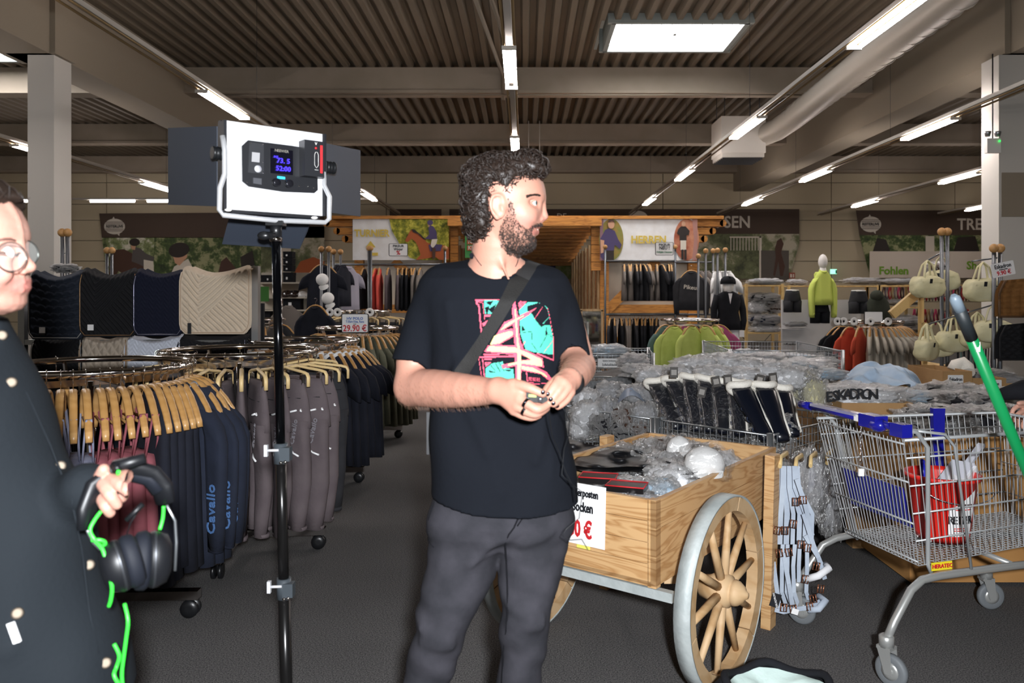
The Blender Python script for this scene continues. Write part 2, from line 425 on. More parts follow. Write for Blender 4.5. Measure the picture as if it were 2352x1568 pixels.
track(-.16, 3., 25, [(8.0, 9.55), (12.5, 14.2)], 'the middle light track above the man')
track(3.36, 1.5, 25, [(6.5, 8.0), (11.1, 12.6), (15.7, 17.2), (20.3, 21.9)], 'the light track beside the round air duct')
track(6.16, 3, 25, [(6.4, 7.9), (11.2, 12.7), (15.8, 17.4), (20.4, 22)], 'the light track just left of the right column')
track(9.4, 6, 25, [(11.6, 13.1), (16.2, 17.7), (20.9, 22.4)], 'the light track behind the right column')
track(13.2, 12, 25, [(22.2, 23.4)], 'the far right light track')
track(-8.6, 4, 25, [(8.6, 10.1), (13.2, 14.5), (17.6, 19.1)], 'the light track behind the left column')
t = thing('light_track', 'light track running crosswise in front of the back wall at the left', 'light track', (-9, 21.3, TR))
b = MB(); b.box((-9.5, 21.3, TR+.06), (11, .07, .05)); part('rail', b, trackm, t)
for i, (a, c) in enumerate(((-14.1, -13.5), (-11.8, -10.6), (-10.25, -9.5))):
    l = thing('fluorescent_lamp', 'lit fluorescent tube in the crosswise track near the back wall, '+('left of the column','middle','right end')[i], 'lamp', ((a+c)/2, 21.3, TR))
    b = MB(); b.tube([(a, 21.3, TR), (c, 21.3, TR)], .03, 8); part('tube', b, tubem, l)
# air duct and unit
b = MB(); pts = [(4.9, 3, 5.1), (5.05, 7, 5.1), (5.25, 12, 5.1), (5.45, 15.9, 5.08), (5.35, 16.6, 5.0), (5.1, 17.0, 4.93), (4.75, 17.2, 4.9)]
b.tube(pts, .235, 20)
ductm = mat('duct_metal', '#a49d92', .5, .25, bump=(3, .2)); t = thing('air_duct', 'round spiral air duct running under the ceiling at the right', 'duct', (5.2, 10, 5.1)); part('duct_tube', b, ductm, t)
for k in range(40):
    y = 3.2+k*.32; xx = 4.9+(y-3)*.0425; b = MB(); b.lathe([(.238, -.008), (.243, 0), (.238, .008)], (xx, y, 5.1), 20, Matrix.Rotation(PI/2, 3, 'X')); part('seam', b, ductm, t)
t = thing('air_unit', 'white box-shaped air outlet unit at the end of the duct', 'air unit', (4.68, 17.2, 4.5))
b = MB(); b.box((4.68, 17.2, 4.93), (.95, .9, .78)); part('housing', b, mat('unit_paint', '#cfc9c0', .6), t)
b = MB(); b.box((4.68, 17.2, 4.5), (.9, .85, .1)); part('grille_frame', b, trackm, t)
for k in range(6):
    b = MB(); b.box((4.68, 16.85+k*.14, 4.44), (.86, .02, .06), Matrix.Rotation(.5, 3, 'X')); part('slat', b, dsteel, t)
for x, y in ((4.3, 16.85), (5.05, 16.85), (4.3, 17.55), (5.05, 17.55)): b = MB(); b.tube([(x, y, 5.3), (x, y, ZC+.1)], .008, 6); part('hanging_rod', b, dsteel, t)
# hanging box above the man, emergency light and sensor
t = thing('ceiling_box', 'small grey box hung from two rods above the man', 'ceiling box', (.1, 20, 4.9))
b = MB(); b.box((.23, 20, 4.95), (.36, .3, .3)); part('housing', b, darkbeam, t)
b = MB(); b.tube([(.1, 20, 5.1), (.1, 20, 5.94)], .012, 6); b.tube([(.38, 20, 5.1), (.38, 20, 5.94)], .012, 6); part('rod', b, trackm, t)
t = thing('emergency_light', 'white twin-head emergency light with green diode on the right column', 'lamp', (6.4, 10.95, 3.5))
c0 = P(2280, 335, 10.95)
b = MB(); b.box(c0, (.19, .07, .2)); part('housing', b, white_pl, t)
b = MB(); 
for sx in (-.07, .07): b.lathe([(.03, 0), (.045, .05), (.045, .07)], (c0.x+sx, c0.y, c0.z+.13), 12)
part('lamp_head', b, steel, t)
b = MB(); b.ball((c0.x+.07, c0.y-.05, c0.z+.06), .012, 8); part('diode', b, mat('green_led', '#20c040', .4, emit='#20ff50', strength=3), t)
b = MB(); b.tube([(c0.x, c0.y, c0.z+.1), (c0.x, c0.y, 4.86)], .01, 6); part('cable', b, dsteel, t)
# ---------------- garments, hangers, racks ----------------
GP = {}
def sec(w, t, z, n=20, ph=0., fold=0., fx=40., cx=0., cy=0.):
    out = []
    for k in range(n):
        a = 2*PI*k/n; c, s_ = math.cos(a), math.sin(a)
        x = w*math.copysign(abs(c)**.75, c); y = t*math.copysign(abs(s_)**.8, s_)
        y += fold*math.sin(x*fx+ph)
        out.append((cx+x, cy+y, z))
    return out
def proto_hide(t): t.location = (0, 0, 0); return t
def hanger_proto(kind):
    if ('h', kind) in GP: return GP[('h', kind)]
    t = thing('wooden_hanger' if kind == 'wood' else 'clip_hanger', 'proto', 'hanger')
    b = MB()
    if kind == 'wood':
        hp = [(0, -.068), (.03, -.070), (.075, -.086), (.12, -.122), (.165, -.172), (.2, -.224), (.21, -.25)]
        pts = [(-x, 0, z) for x, z in reversed(hp)]+[(x, 0, z) for x, z in hp[1:]]
        b.tube(pts, [.0075, .0085, .009, .0095, .0095, .0095, .0105, .0095, .0095, .0095, .009, .0085, .0075], 8, flat=1.7)
        part('hanger_body', b, hwood, t)
        b = MB(); b.tube([(-.175, 0, -.2), (.175, 0, -.2)], .006, 6); part('trouser_bar', b, hwood, t)
    else:
        pts = [(-.19, 0, -.165), (-.19, 0, -.115), (-.18, 0, -.098), (-.15, 0, -.09), (-.05, 0, -.078), (0, 0, -.07), (.05, 0, -.078), (.15, 0, -.09), (.18, 0, -.098), (.19, 0, -.115), (.19, 0, -.165)]
        b.tube(pts, .0085, 8, flat=1.3); part('hanger_body', b, mat('pale_hanger_wood', '#e6c890', .4), t)
        for sx in (-.14, .14):
            c = MB(); c.box((sx, 0, -.125), (.024, .02, .045)); c.tube([(sx, 0, -.09), (sx, 0, -.11)], .003, 5); cl = part('clip', c, chrome, t)
            c = MB(); c.box((sx, 0, -.158), (.018, .024, .022)); part('clip_pad', c, black_pl, cl)
    b = MB(); hk = [(0, 0, -.06), (0, 0, -.03)]+[(.02*math.cos(a)-.0, 0, .0+.02*math.sin(a)) for a in [(-90+q*30)*PI/180 for q in range(0, 9)]]
    b.tube(hk, .0022, 5); part('hook', b, chrome, t)
    GP[('h', kind)] = t; return t
def garment_proto(key, name, m, kind='tshirt', L=.66, W=.22, seed=1, collar=None, trim=None, txt=None, hood=False, fold=.010, hi=None):
    if key in GP: return GP[key]
    cats = dict(tshirt='shirt', long='jacket', polo='shirt', tank='top', trousers='trousers', vest='vest')
    t = thing(name, 'proto', cats[kind])
    r = random.Random(seed); ph = r.random()*6; fx = 34+r.random()*16
    if kind in ('tshirt', 'long', 'polo', 'vest'):
        b = MB(); S_ = []
        prof = [(-.088, .06, .022), (-.10, .085, .026), (-.125, .115, .03), (-.17, .155, .032), (-.215, W-.02, .033), (-.24, W-.01, .034), (-.30, W-.015, .036), (-.38, W-.01, .04), (-.36-(L-.27)*.5, W, .044), (-.09-L, W+.012, .048)]
        for i, (z, w, th) in enumerate(prof): S_.append(sec(w, th, z, 24, ph+z*3, fold*min(1, max(0, -z-.12)*2.2), fx))
        b.loft(S_); part('body', b, m, t)
        for sx in (-1, 1):
            if kind == 'vest': break
            b = MB()
            if kind == 'long':
                tp = [(W-.055, -.185, .05), (W+.0, -.25, .062), (W+.03, -.32, .062), (W+.035, -.5, .055), (W+.03, -.66, .05), (W+.025, -.80 if L > .6 else -.7, .042)]
            else: tp = [(W-.06, -.18, .05), (W-.005, -.23, .07), (W+.025, -.31, .08), (W+.035, -.40, .083)]
            S_ = []
            for j, (x, z, w) in enumerate(tp): S_.append([(sx*(x+.0)+p[0], p[1], z+p[0]*-.35*sx) for p in sec(w, .026 if kind == 'long' else .022, 0, 14, ph+j, .004, 60)])
            b.loft(S_ if sx > 0 else [list(reversed(q)) for q in S_]); sl = part('sleeve', b, m, t)
            if kind == 'long':
                b = MB(); x, z, w = tp[-1]; b.loft([sec(w+.003, .024, z+.045, 12, cx=sx*x), sec(w-.004, .022, z-.02, 12, cx=sx*x)]); part('cuff', b, hi or m, sl)
        b = MB()
        cm = collar or m
        cr = [(.062*math.cos(a), .03*math.sin(a), -.083-.028*(math.sin(a) < 0)*abs(math.sin(a))) for a in [q*PI/8 for q in range(16)]]
        b.tube(cr, .009 if kind != 'polo' else .016, 6, closed=True, flat=1.4); part('collar', b, cm, t)
        if hood:
            b = MB(); b.loft([sec(.09, .05, -.10, 14, cy=.03), sec(.10, .06, -.13, 14, cy=.045), sec(.085, .055, -.2, 14, cy=.05), sec(.03, .03, -.27, 14, cy=.045)]); part('hood', b, m, t)
        if kind == 'polo':
            b = MB(); b.box((0, -.034, -.17), (.03, .006, .13)); part('placket', b, cm, t)
    elif kind == 'tank':
        b = MB(); S_ = []
        for z, w in ((-.34, .10), (-.37, .135), (-.42, .165), (-.5, .16), (-.65, .17), (-.09-L, .19)): S_.append(sec(w, .03+(-z-.3)*.03, z, 22, ph+z*4, .009, fx))
        b.loft(S_); part('body', b, m, t)
        for sx in (-1, 1):
            b = MB(); b.tube([(sx*.1, -.02, -.36), (sx*.14, -.016, -.27), (sx*.17, -.008, -.165), (sx*.17, .01, -.165), (sx*.13, .02, -.27), (sx*.07, .025, -.37)], .005, 5); part('strap', b, m, t)
    elif kind == 'trousers':
        b = MB(); S_ = []
        for z, w in ((-.135, .15), (-.165, .16), (-.24, .185), (-.33, .2), (-.40, .205)): S_.append(sec(w, .022+(-z-.13)*.09, z, 22, ph, .004, 30))
        b.loft(S_); part('waist', b, m, t)
        for sx in (-1, 1):
            b = MB(); S_ = []
            for z, w, x in ((-.36, .104, .098), (-.45, .1, .098), (-.6, .088, .1), (-.72, .08, .105), (-.86, .07, .1), (-.97, .058, .1)):
                S_.append(sec(w, .042-(-z-.4)*.012, z, 16, ph+z*6+sx, .006, 50, cx=sx*x, cy=.008*math.sin(z*9+ph)))
            b.loft(S_); lg = part('leg', b, m, t)
            b = MB(); b.loft([sec(.062, .038, -.955, 14, cx=sx*.1), sec(.06, .037, -.975, 14, cx=sx*.1)]); part('hem', b, m, lg)
        b = MB(); b.tube([(-.16, -.026, -.235), (0, -.034, -.24), (.16, -.026, -.235)], .0022, 4); part('seam', b, mat('seam_dark', '#242225', .9), t)
        if trim:
            for (x0, z0, x1, z1) in ((-.15, -.30, -.06, -.315), (.06, -.315, .15, -.30), (-.17, -.55, -.1, -.52), (.1, -.52, .17, -.55), (.19, -.29, .2, -.3)):
                b = MB(); b.tube([(x0, -.046, z0), ((x0+x1)/2, -.05, (z0+z1)/2-.004), (x1, -.046, z1)], .0055, 6); part('reflective_strip', b, trim, t)
    if txt:
        for q in txt: text('lettering', q[0], q[1], q[2], q[3], q[4], q[5], t, off=.012)
    GP[key] = t; return t
PROTO_USED = set()
def use(proto, loc, rz, label, group=None, scale=None):
    if id(proto) not in PROTO_USED:
        PROTO_USED.add(id(proto)); proto.location = loc; proto.rotation_euler = (0, 0, rz); proto['label'] = label
        if group: proto['group'] = group
        if scale: proto.scale = (scale,)*3 if not hasattr(scale, '__len__') else scale
        return proto
    return dup(proto, loc, rz, label, group, scale)
def round_rack(cx, cy, z, R, desc, tr=.016, legs=(0., PI/2), wheel_r=.04):
    t = thing('round_clothes_rack', desc, 'clothes rack', (cx, cy, 0)); N = 48
    b = MB(); b.tube([(cx+R*math.cos(2*PI*k/N), cy+R*math.sin(2*PI*k/N), z) for k in range(N)], tr, 10, closed=True); part('ring', b, chrome, t)
    b = MB(); b.tube([(cx, cy, .11), (cx, cy, z-.07)], .02, 12); part('pole', b, chrome, t)
    for q in range(4):
        a = PI/4+q*PI/2; dx, dy = math.cos(a), math.sin(a)
        b = MB(); b.beam((cx, cy, z-.075), (cx+dx*(R-.03), cy+dy*(R-.03), z-.075), .012, .03); b.beam((cx+dx*(R-.035), cy+dy*(R-.035), z-.09), (cx+dx*R, cy+dy*R, z-.01), .01, .03); part('spoke', b, chrome, t)
    for l in legs:
        dx, dy = math.cos(l), math.sin(l)
        for sg in (-1, 1):
            e = (cx+sg*dx*(R+.06), cy+sg*dy*(R+.06), .105)
            b = MB(); b.beam((cx, cy, .105), e, .05, .04); lg = part('leg', b, chrome, t)
            b = MB(); ex, ey = e[0]-sg*dx*.04, e[1]-sg*dy*.04
            M_ = Matrix.Rotation(l, 3, 'Z') @ Matrix.Rotation(PI/2, 3, 'X')
            nx, ny = -dy, dx
            for s2 in (-.018, .018): b.lathe([(.012, -.009), (wheel_r, -.009), (wheel_r+.002, 0), (wheel_r, .009), (.012, .009)], (ex+nx*s2, ey+ny*s2, wheel_r+.002), 18, M_)
            b.tube([(ex, ey, wheel_r), (ex, ey, .1)], .008, 8); part('caster', b, black_pl, lg)
    return t
def fill_rack(cx, cy, z, R, items, zoff=.02, place='', hk='wood', jit=.03):
    """items: list of (angle_deg, proto-key args or None, label base); numbered from left to right as seen"""
    n = len(items); order = sorted(range(n), key=lambda i: (cx+R*math.cos(math.radians(items[i][0])))/(cy+R*math.sin(math.radians(items[i][0]))))
    cnt = {}
    tot = {}
    for it in items: tot[it[2]] = tot.get(it[2], 0)+1
    for rank, i in enumerate(order):
        ang, pr, lab, hkind = items[i][:4]
        a = math.radians(ang); rz = math.radians(items[i][4]) if len(items[i]) > 4 else a+random.uniform(-jit, jit); L_ = (cx+R*math.cos(a), cy+R*math.sin(a), z+zoff-.02)
        use(hanger_proto(hkind), L_, rz, 'pale wooden hanger, %s of those on %s' % (ordl(rank, n), place), 'hangers on '+place)
        k = cnt.get(lab, 0); cnt[lab] = k+1
        if pr is not None:
            use(pr, L_, rz, ('%s, %s, on %s' % (lab, ordl(k, tot[lab]), place)) if tot[lab] > 1 else '%s on %s' % (lab, place), lab+' on '+place, (random.uniform(.95, 1.03), random.uniform(.85, 1.3), random.uniform(.96, 1.03)))
navy = cloth('navy_cloth', '#1b1d26', '#20222c'); navy2 = cloth('navy_sweat', '#202532', '#252a39'); blackc = cloth('black_cloth', '#141519', '#1b1c21')
taupe = cloth('taupe_cloth', '#5f5558', '#675d5f'); rose = cloth('rose_cloth', '#9a5860', '#8a4c54'); lav = cloth('lavender_cloth', '#9a9caf', '#8588a0')
olive = cloth('olive_cloth', '#6a6b5a', '#606151'); beige = cloth('beige_cloth', '#a3968c'); whitec = cloth('white_cloth', '#e9e8e6')
coral = cloth('coral_cloth', '#dd5c50'); lime = cloth('lime_cloth', '#c2cf72', '#b8c567'); teal = cloth('teal_grey_cloth', '#5d7470'); pink = cloth('pink_cloth', '#a9517a')
redc = cloth('red_cloth', '#b84a34'); stone = cloth('stone_cloth', '#b5aea1', '#a9a295'); charcoal = cloth('charcoal_cloth', '#2c2c2f', '#323235'); greyc = cloth('grey_cloth', '#77706a')
retro = mat('retro_white', '#ffffff', .3, emit='#d8d4ff', strength=.0); cavb = mat('cavallo_print', '#4f74a8', .7)
R1 = (-2.0, 3.62, 1.165, .43)
round_rack(*R1, 'chrome round clothes rack nearest the camera at the left, with tank tops and hoodies', legs=(.04, PI/2+.04))
tank_l = garment_proto('tank_l', 'tank_top', lav, 'tank', L=.74, seed=3); tank_r = garment_proto('tank_r', 'tank_top', rose, 'tank', L=.76, seed=4)
vest_n = garment_proto('vest_n', 'vest', navy, 'vest', L=.78, W=.19, seed=5)
hood_n = garment_proto('hood_n', 'hooded_jacket', navy2, 'long', L=.8, W=.2, seed=6, collar=mat('grey_lining', '#8d939c', .8), hood=True,
    txt=[('Cavallo', .075, (.245, -.03, -.62), (0, 0, 1), (-1, 0, 0), cavb)])
place = 'the nearest round rack'
it = []
for a in (238, 250, 261, 270, 277, 284, 290, 296): it.append((a, tank_l, 'lavender grey tank top', 'wood', 299+(a-286)*.35))
for a in (303, 308, 314, 320, 326): it.append((a, tank_r, 'dusty rose tank top', 'wood', 299+(a-286)*.3))
for a in (332, 337, 342, 347, 352): it.append((a, vest_n, 'dark navy vest', 'wood', 299+(a-286)*.3))
for a, r_ in ((359, 328), (367, 338), (376, 347), (386, 358)): it.append((a, hood_n, 'navy hooded jacket with blue lettering', 'wood', r_))
for a in (60, 100, 140, 180): it.append((a, vest_n, 'dark navy vest at the far side', 'wood', a))
fill_rack(*R1, it, place=place)
R2 = (-1.66, 4.57, 1.165, .43)
round_rack(*R2, 'chrome round clothes rack with taupe riding trousers, second from the camera', legs=(.1, PI/2+.1))
tr_t = garment_proto('tr_t', 'riding_trousers', taupe, 'trousers', seed=8, trim=retro, txt=[('Cavallo', .05, (.13, -.047, -.42), (.25, 0, 1), (-1, 0, .25), mat('silver_print', '#8e8a90', .6))])
tr_b = garment_proto('tr_b', 'riding_trousers', charcoal, 'trousers', seed=9)
it = [(a, tr_b, 'charcoal riding trousers', 'clip') for a in (205, 216, 226, 235, 244, 252, 259)]+[(a, tr_t, 'taupe riding trousers with reflective strips', 'clip') for a in (268, 280, 291, 302, 313, 324, 336, 349)]+[(a, tr_b, 'charcoal riding trousers at the far side', 'clip') for a in (5, 40, 75, 110, 145)]
fill_rack(*R2, it, place='the second round rack')
R3 = (-1.76, 6.25, 1.13, .42)
round_rack(*R3, 'chrome round clothes rack with navy polo shirts, third from the camera', legs=(.0, PI/2))
polo = garment_proto('polo', 'polo_shirt', navy, 'polo', L=.82, seed=10, collar=whitec)
it = [(a, polo, 'navy polo shirt with white collar', 'wood') for a in (262, 272, 282, 291, 300, 309, 317, 325, 333, 342, 351, 2)]+[(a, polo, 'navy polo shirt at the far side', 'wood') for a in (40, 80, 120, 160, 200, 230)]
fill_rack(*R3, it, place='the third round rack')
R4 = (-1.75, 8.2, 1.15, .41)
round_rack(*R4, 'chrome round clothes rack with olive shirts behind the polo shirts', legs=(.0, PI/2))
ol = garment_proto('ol', 'tshirt', olive, 'tshirt', L=.86, seed=11)
it = [(a, ol, 'olive green shirt', 'wood') for a in (262, 271, 280, 288, 296, 304, 311, 318, 325, 333, 342, 352, 3)]+[(a, ol, 'olive green shirt at the far side', 'wood') for a in (50, 120, 180, 220)]
fill_rack(*R4, it, place='the fourth round rack')
R5 = (-2.15, 10.2, 1.28, .4)
round_rack(*R5, 'chrome round clothes rack with dark trousers far behind the olive shirts')
it = [(a, tr_b, 'dark trousers', 'clip') for a in (215, 232, 248, 262, 276, 290, 305, 320, 340, 0)]
fill_rack(*R5, it, place='the fifth round rack')
wd = white_pl
for i, px in enumerate((757, 775, 849)):
    c = P(px, 717, 9.75); b = MB(); b.lathe([(.016, -.002), (.052, -.002), (.054, 0), (.052, .002), (.016, .002), (.016, -.002)], c, 24, Matrix.Rotation(PI/2, 3, 'X')); single('size_disc', b, wd, 'white round size disc, %s on the ring of the fifth round rack' % ordl(i, 3), 'size disc')
R6 = (2.36, 11.2, 1.14, .4)
round_rack(*R6, 'chrome round clothes rack with lime green hoodies')
lh = garment_proto('lh', 'hoodie', lime, 'long', L=.66, seed=12, hood=True); th = garment_proto('th', 'hoodie', teal, 'long', L=.62, seed=13, hood=True)
ph_ = garment_proto('ph', 'hoodie', pink, 'long', L=.62, seed=14, hood=True, txt=[('er', .12, (.1, -.05, -.42), (1, 0, 0), (0, 0, 1), mat('pale_pink', '#dcbcc8', .7))])
def flat_on(cx, cy, z, R, ang, rzdeg, pr, lab, grp=None):
    a = math.radians(ang); L_ = (cx+R*math.cos(a), cy+R*math.sin(a), z); use(hanger_proto('wood'), L_, math.radians(rzdeg), 'wooden hanger carrying the '+lab, 'wooden hangers of the lime hoodie rack'); use(pr, L_, math.radians(rzdeg), lab, grp)
for ang, rz, pr, lab in ((200, 30, th, 'teal grey hoodie at the left side of the lime hoodie rack'), (225, 20, lh, 'lime hoodie, leftmost of four on the round rack'), (262, 35, lh, 'lime hoodie, second from the left of four'), (292, -60, lh, 'lime hoodie, third from the left of four'), (318, -65, lh, 'lime hoodie, rightmost of four on the round rack'), (345, -12, ph_, 'pink hoodie at the right side of the lime hoodie rack'), (80, 10, ph_, 'pink hoodie behind the lime hoodies')):
    flat_on(*R6, ang, rz, pr, lab)
R7 = (4.85, 11.0, 1.12, .42)
round_rack(*R7, 'chrome round clothes rack with red and stone coloured t-shirts at the right')
rt = garment_proto('rt', 'tshirt', redc, 'tshirt', L=.72, seed=15); st = garment_proto('st', 'tshirt', stone, 'tshirt', L=.72, seed=16); nt_ = garment_proto('nt', 'tshirt', blackc, 'tshirt', L=.78, seed=17)
it = [(178, nt_, 'black t-shirt', 'wood'), (192, nt_, 'black t-shirt', 'wood'), (208, rt, 'red t-shirt', 'wood'), (228, rt, 'red t-shirt', 'wood')]+[(a, st, 'stone grey t-shirt', 'wood') for a in (246, 254, 262, 270, 278, 286, 294, 302, 310, 319, 328)]+[(338, rt, 'red t-shirt', 'wood'), (348, nt_, 'black t-shirt', 'wood'), (358, nt_, 'black t-shirt', 'wood')]
fill_rack(*R7, it, place='the round t-shirt rack')
for i, px in enumerate((1924, 1938, 1962, 2000, 2040)):
    c = P(px, 738, 10.55); b = MB(); b.lathe([(.016, -.002), (.052, -.002), (.054, 0), (.052, .002), (.016, .002), (.016, -.002)], c, 24, Matrix.Rotation(PI/2, 3, 'X')); single('size_disc', b, wd, 'white round size disc, %s on the ring of the t-shirt rack' % ordl(i, 5), 'size disc')
# ---------------- back wall banners ----------------
def foliage_mat(name, cols, scale=5., pos=(.35, .5, .6)):
    m = mat(name, cols[0], .7); nt = m.node_tree; L = nt.links; b = nt.nodes['Principled BSDF']
    tc = nt.nodes.new('ShaderNodeTexCoord'); n = nt.nodes.new('ShaderNodeTexNoise'); n.inputs['Scale'].default_value = scale; n.inputs['Detail'].default_value = 6; n.inputs['Roughness'].default_value = .7
    L.new(tc.outputs['Object'], n.inputs['Vector']); r = nt.nodes.new('ShaderNodeValToRGB'); cr = r.color_ramp
    cr.elements[0].position = pos[0]; cr.elements[0].color = (*s2l(cols[0]), 1); cr.elements[1].position = pos[1]; cr.elements[1].color = (*s2l(cols[1]), 1)
    e = cr.elements.new(pos[2]); e.color = (*s2l(cols[2]), 1); L.new(n.outputs['Fac'], r.inputs[0]); L.new(r.outputs[0], b.inputs['Base Color']); return m
bandm = mat('banner_brown', '#4a3b31', .75, bump=(3, .3)); logom = mat('logo_white', '#cfc8bc', .7); tx_w = mat('banner_letters', '#d0c8bb', .7)
fol1 = foliage_mat('print_trees', ['#3c4a2a', '#7f8a5a', '#d9d5c4'], 2.6); fol2 = foliage_mat('print_bushes', ['#22301a', '#465a2b', '#9a9a72'], 3.5)
fol3 = foliage_mat('print_meadow', ['#39402a', '#6d7350', '#b8b19c'], 1.2); fol4 = foliage_mat('print_hedge', ['#4d5a14', '#8f8f24', '#c7bd4c'], 9)
skinp = mat('print_skin', '#c99a7c', .7); darkp = mat('print_dark', '#2a221e', .7); brownp = mat('print_brown', '#4a3024', .7); chest = mat('print_chestnut', '#a8562a', .7); purp = mat('print_purple', '#4a3f66', .7); greyp = mat('print_grey', '#55504e', .7); creamp = mat('print_cream', '#d8cfc0', .7)
def poly_px(pts, Y, m, name, parent, t=.004, label=None):
    b = MB(); q = [P(x, y, Y) for x, y in pts]; n = len(q)
    b.add(q+[p+Vector((0, t, 0)) for p in q], [tuple(reversed(range(n))), tuple(range(n, 2*n))]+[(i, (i+1) % n, (i+1) % n+n, i+n) for i in range(n)], smooth=False)
    return part(name, b, m, parent, label)
def rect_px(x0, y0, x1, y1, Y, m, name, parent, t=.004, label=None): return poly_px([(x0, y0), (x0, y1), (x1, y1), (x1, y0)], Y, m, name, parent, t, label)
def ell_px(cx, cy, rx, ry, Y, m, name, parent, t=.004, n=28, rot=0.):
    return poly_px([(cx+rx*math.cos(-a)*math.cos(rot)-ry*math.sin(-a)*math.sin(rot), cy+rx*math.cos(-a)*math.sin(rot)+ry*math.sin(-a)*math.cos(rot)) for a in [-2*PI*k/n for k in range(n)]][::-1], Y, m, name, parent, t)
def txt_px(s, cx, cy, hpx, Y, m, parent, width=1., off=.012, ang=0., name='lettering'):
    return text(name, s, S(hpx, Y)*1.4, P(cx, cy, Y), (math.cos(ang), 0, math.sin(ang)), (-math.sin(ang), 0, math.cos(ang)), m, parent, off, width)
def logo(cx, cy, Y, parent):
    ell_px(cx, cy, 24, 18, Y-.006, logom, 'logo_oval', parent)
    for dy in (-10, -6, 6, 10): rect_px(cx-21, cy+dy-.7, cx+21, cy+dy+.7, Y-.012, bandm, 'logo_line', parent)
    poly_px([(cx-6, cy-16), (cx-2, cy-23), (cx+1, cy-16), (cx+4, cy-9), (cx-4, cy-9)], Y-.011, logom, 'logo_horse', parent)
    poly_px([(cx+6, cy+12), (cx+12, cy+12), (cx+11, cy+22), (cx+7, cy+18)], Y-.011, logom, 'logo_horse', parent)
    txt_px('REITERLIVE', cx, cy, 6.2, Y-.02, darkp, parent, .92, .03)
YW = 25.35
t = thing('wall_banner', 'brown wall banner at the left with two riders among trees', 'banner', P(470, 640, YW))
poly_px([(228, 490), (234, 546), (745, 546), (745, 487)], YW, bandm, 'printed_band', t); poly_px([(234, 545), (248, 648), (354, 648), (354, 545)], YW, fol1, 'printed_picture', t)
rect_px(354, 545, 600, 648, YW, fol2, 'printed_picture', t); rect_px(600, 520, 745, 648, YW, fol3, 'printed_picture', t)
logo(263, 520, YW, t)
Yq = YW-.01
poly_px([(252, 590), (262, 574), (285, 572), (304, 582), (318, 600), (340, 604), (354, 618), (354, 640), (300, 640), (272, 622), (262, 640), (250, 640)], Yq, brownp, 'printed_horse', t)
poly_px([(306, 566), (322, 570), (335, 582), (354, 590), (352, 604), (330, 612), (318, 606), (302, 600), (304, 580)], Yq-.006, greyp, 'printed_rider', t); ell_px(309, 556, 12, 9, Yq-.012, darkp, 'printed_helmet', t); poly_px([(300, 560), (312, 562), (310, 574), (302, 572)], Yq-.009, skinp, 'printed_face', t)
poly_px([(330, 596), (352, 600), (354, 636), (330, 620)], Yq-.012, creamp, 'printed_breeches', t)
ell_px(411, 574, 24, 17, Yq-.012, darkp, 'printed_helmet', t, rot=-.2); poly_px([(392, 572), (402, 604), (412, 610), (430, 590), (428, 572)], Yq-.006, skinp, 'printed_face', t); poly_px([(400, 612), (432, 594), (455, 640), (388, 640)], Yq-.004, creamp, 'printed_collar', t)
poly_px([(500, 630), (508, 600), (520, 590), (545, 620), (560, 640), (500, 640)], Yq, brownp, 'printed_horse', t); poly_px([(552, 590), (580, 575), (590, 640), (556, 640)], Yq-.006, darkp, 'printed_rider', t)
poly_px([(668, 640), (690, 600), (720, 590), (745, 600), (745, 640)], Yq, chest, 'printed_horse', t)
rect_px(640, 560, 668, 640, Yq, creamp, 'printed_wall', t)
t = thing('wall_banner', 'dark brown banner behind the wooden hut with large grey capitals', 'banner', P(1440, 640, YW))
rect_px(895, 480, 1014, 500, YW, bandm, 'printed_band', t); rect_px(1032, 480, 1836, 537, YW, bandm, 'printed_band', t)
poly_px([(1597, 537), (1597, 640), (1812, 640), (1836, 560), (1836, 537)], YW, fol3, 'printed_picture', t)
rect_px(1745, 575, 1812, 642, Yq, mat('print_sand', '#57524c', .8, bump=(40, .3)), 'printed_ground', t)
for x in range(1678, 1750, 7): rect_px(x, 545, x+1.5, 575, Yq-.006, creamp, 'printed_bar', t)
rect_px(1676, 543, 1750, 546, Yq-.006, creamp, 'printed_bar', t); rect_px(1744, 543, 1748, 638, Yq-.006, creamp, 'printed_bar', t)
poly_px([(1785, 553), (1794, 546), (1800, 560), (1794, 580), (1803, 612), (1798, 634), (1792, 634), (1788, 600), (1780, 634), (1776, 632), (1782, 590), (1780, 570)], Yq-.006, brownp, 'printed_rider', t)
txt_px('REITHOSEN', 1632, 511, 27, Yq, tx_w, t, .93, .02); txt_px('DE', 1290, 497, 13, Yq, tx_w, t); 
ell_px(1466, 500, 22, 16, Yq-.005, logom, 'logo_oval', t)
t = thing('wall_banner', 'brown banner at the right with oval logo and riding boots picture', 'banner', P(2120, 640, YW))
poly_px([(1966, 483), (1974, 540), (2262, 540), (2262, 483)], YW, bandm, 'printed_band', t); poly_px([(1974, 540), (1998, 634), (2262, 634), (2262, 540)], YW, fol2, 'printed_picture', t)
logo(2000, 515, YW, t); txt_px('TRENSEN', 2270, 516, 26, Yq, tx_w, t, .93, .02); rect_px(2126, 542, 2146, 577, Yq, creamp, 'printed_wall', t); poly_px([(2190, 577), (2200, 545), (2240, 542), (2250, 577)], Yq-.004, darkp, 'printed_boots', t)
poly_px([(2005, 577), (2015, 546), (2035, 550), (2045, 577)], Yq-.004, darkp, 'printed_horse', t)
wpan = mat('sign_white', '#cfc4b6', .7); gtx = mat('letters_green', '#6f9a28', .7)
t = thing('wall_sign', 'pale wall sign with green word Fohlen', 'sign', P(2130, 640, YW-.2))
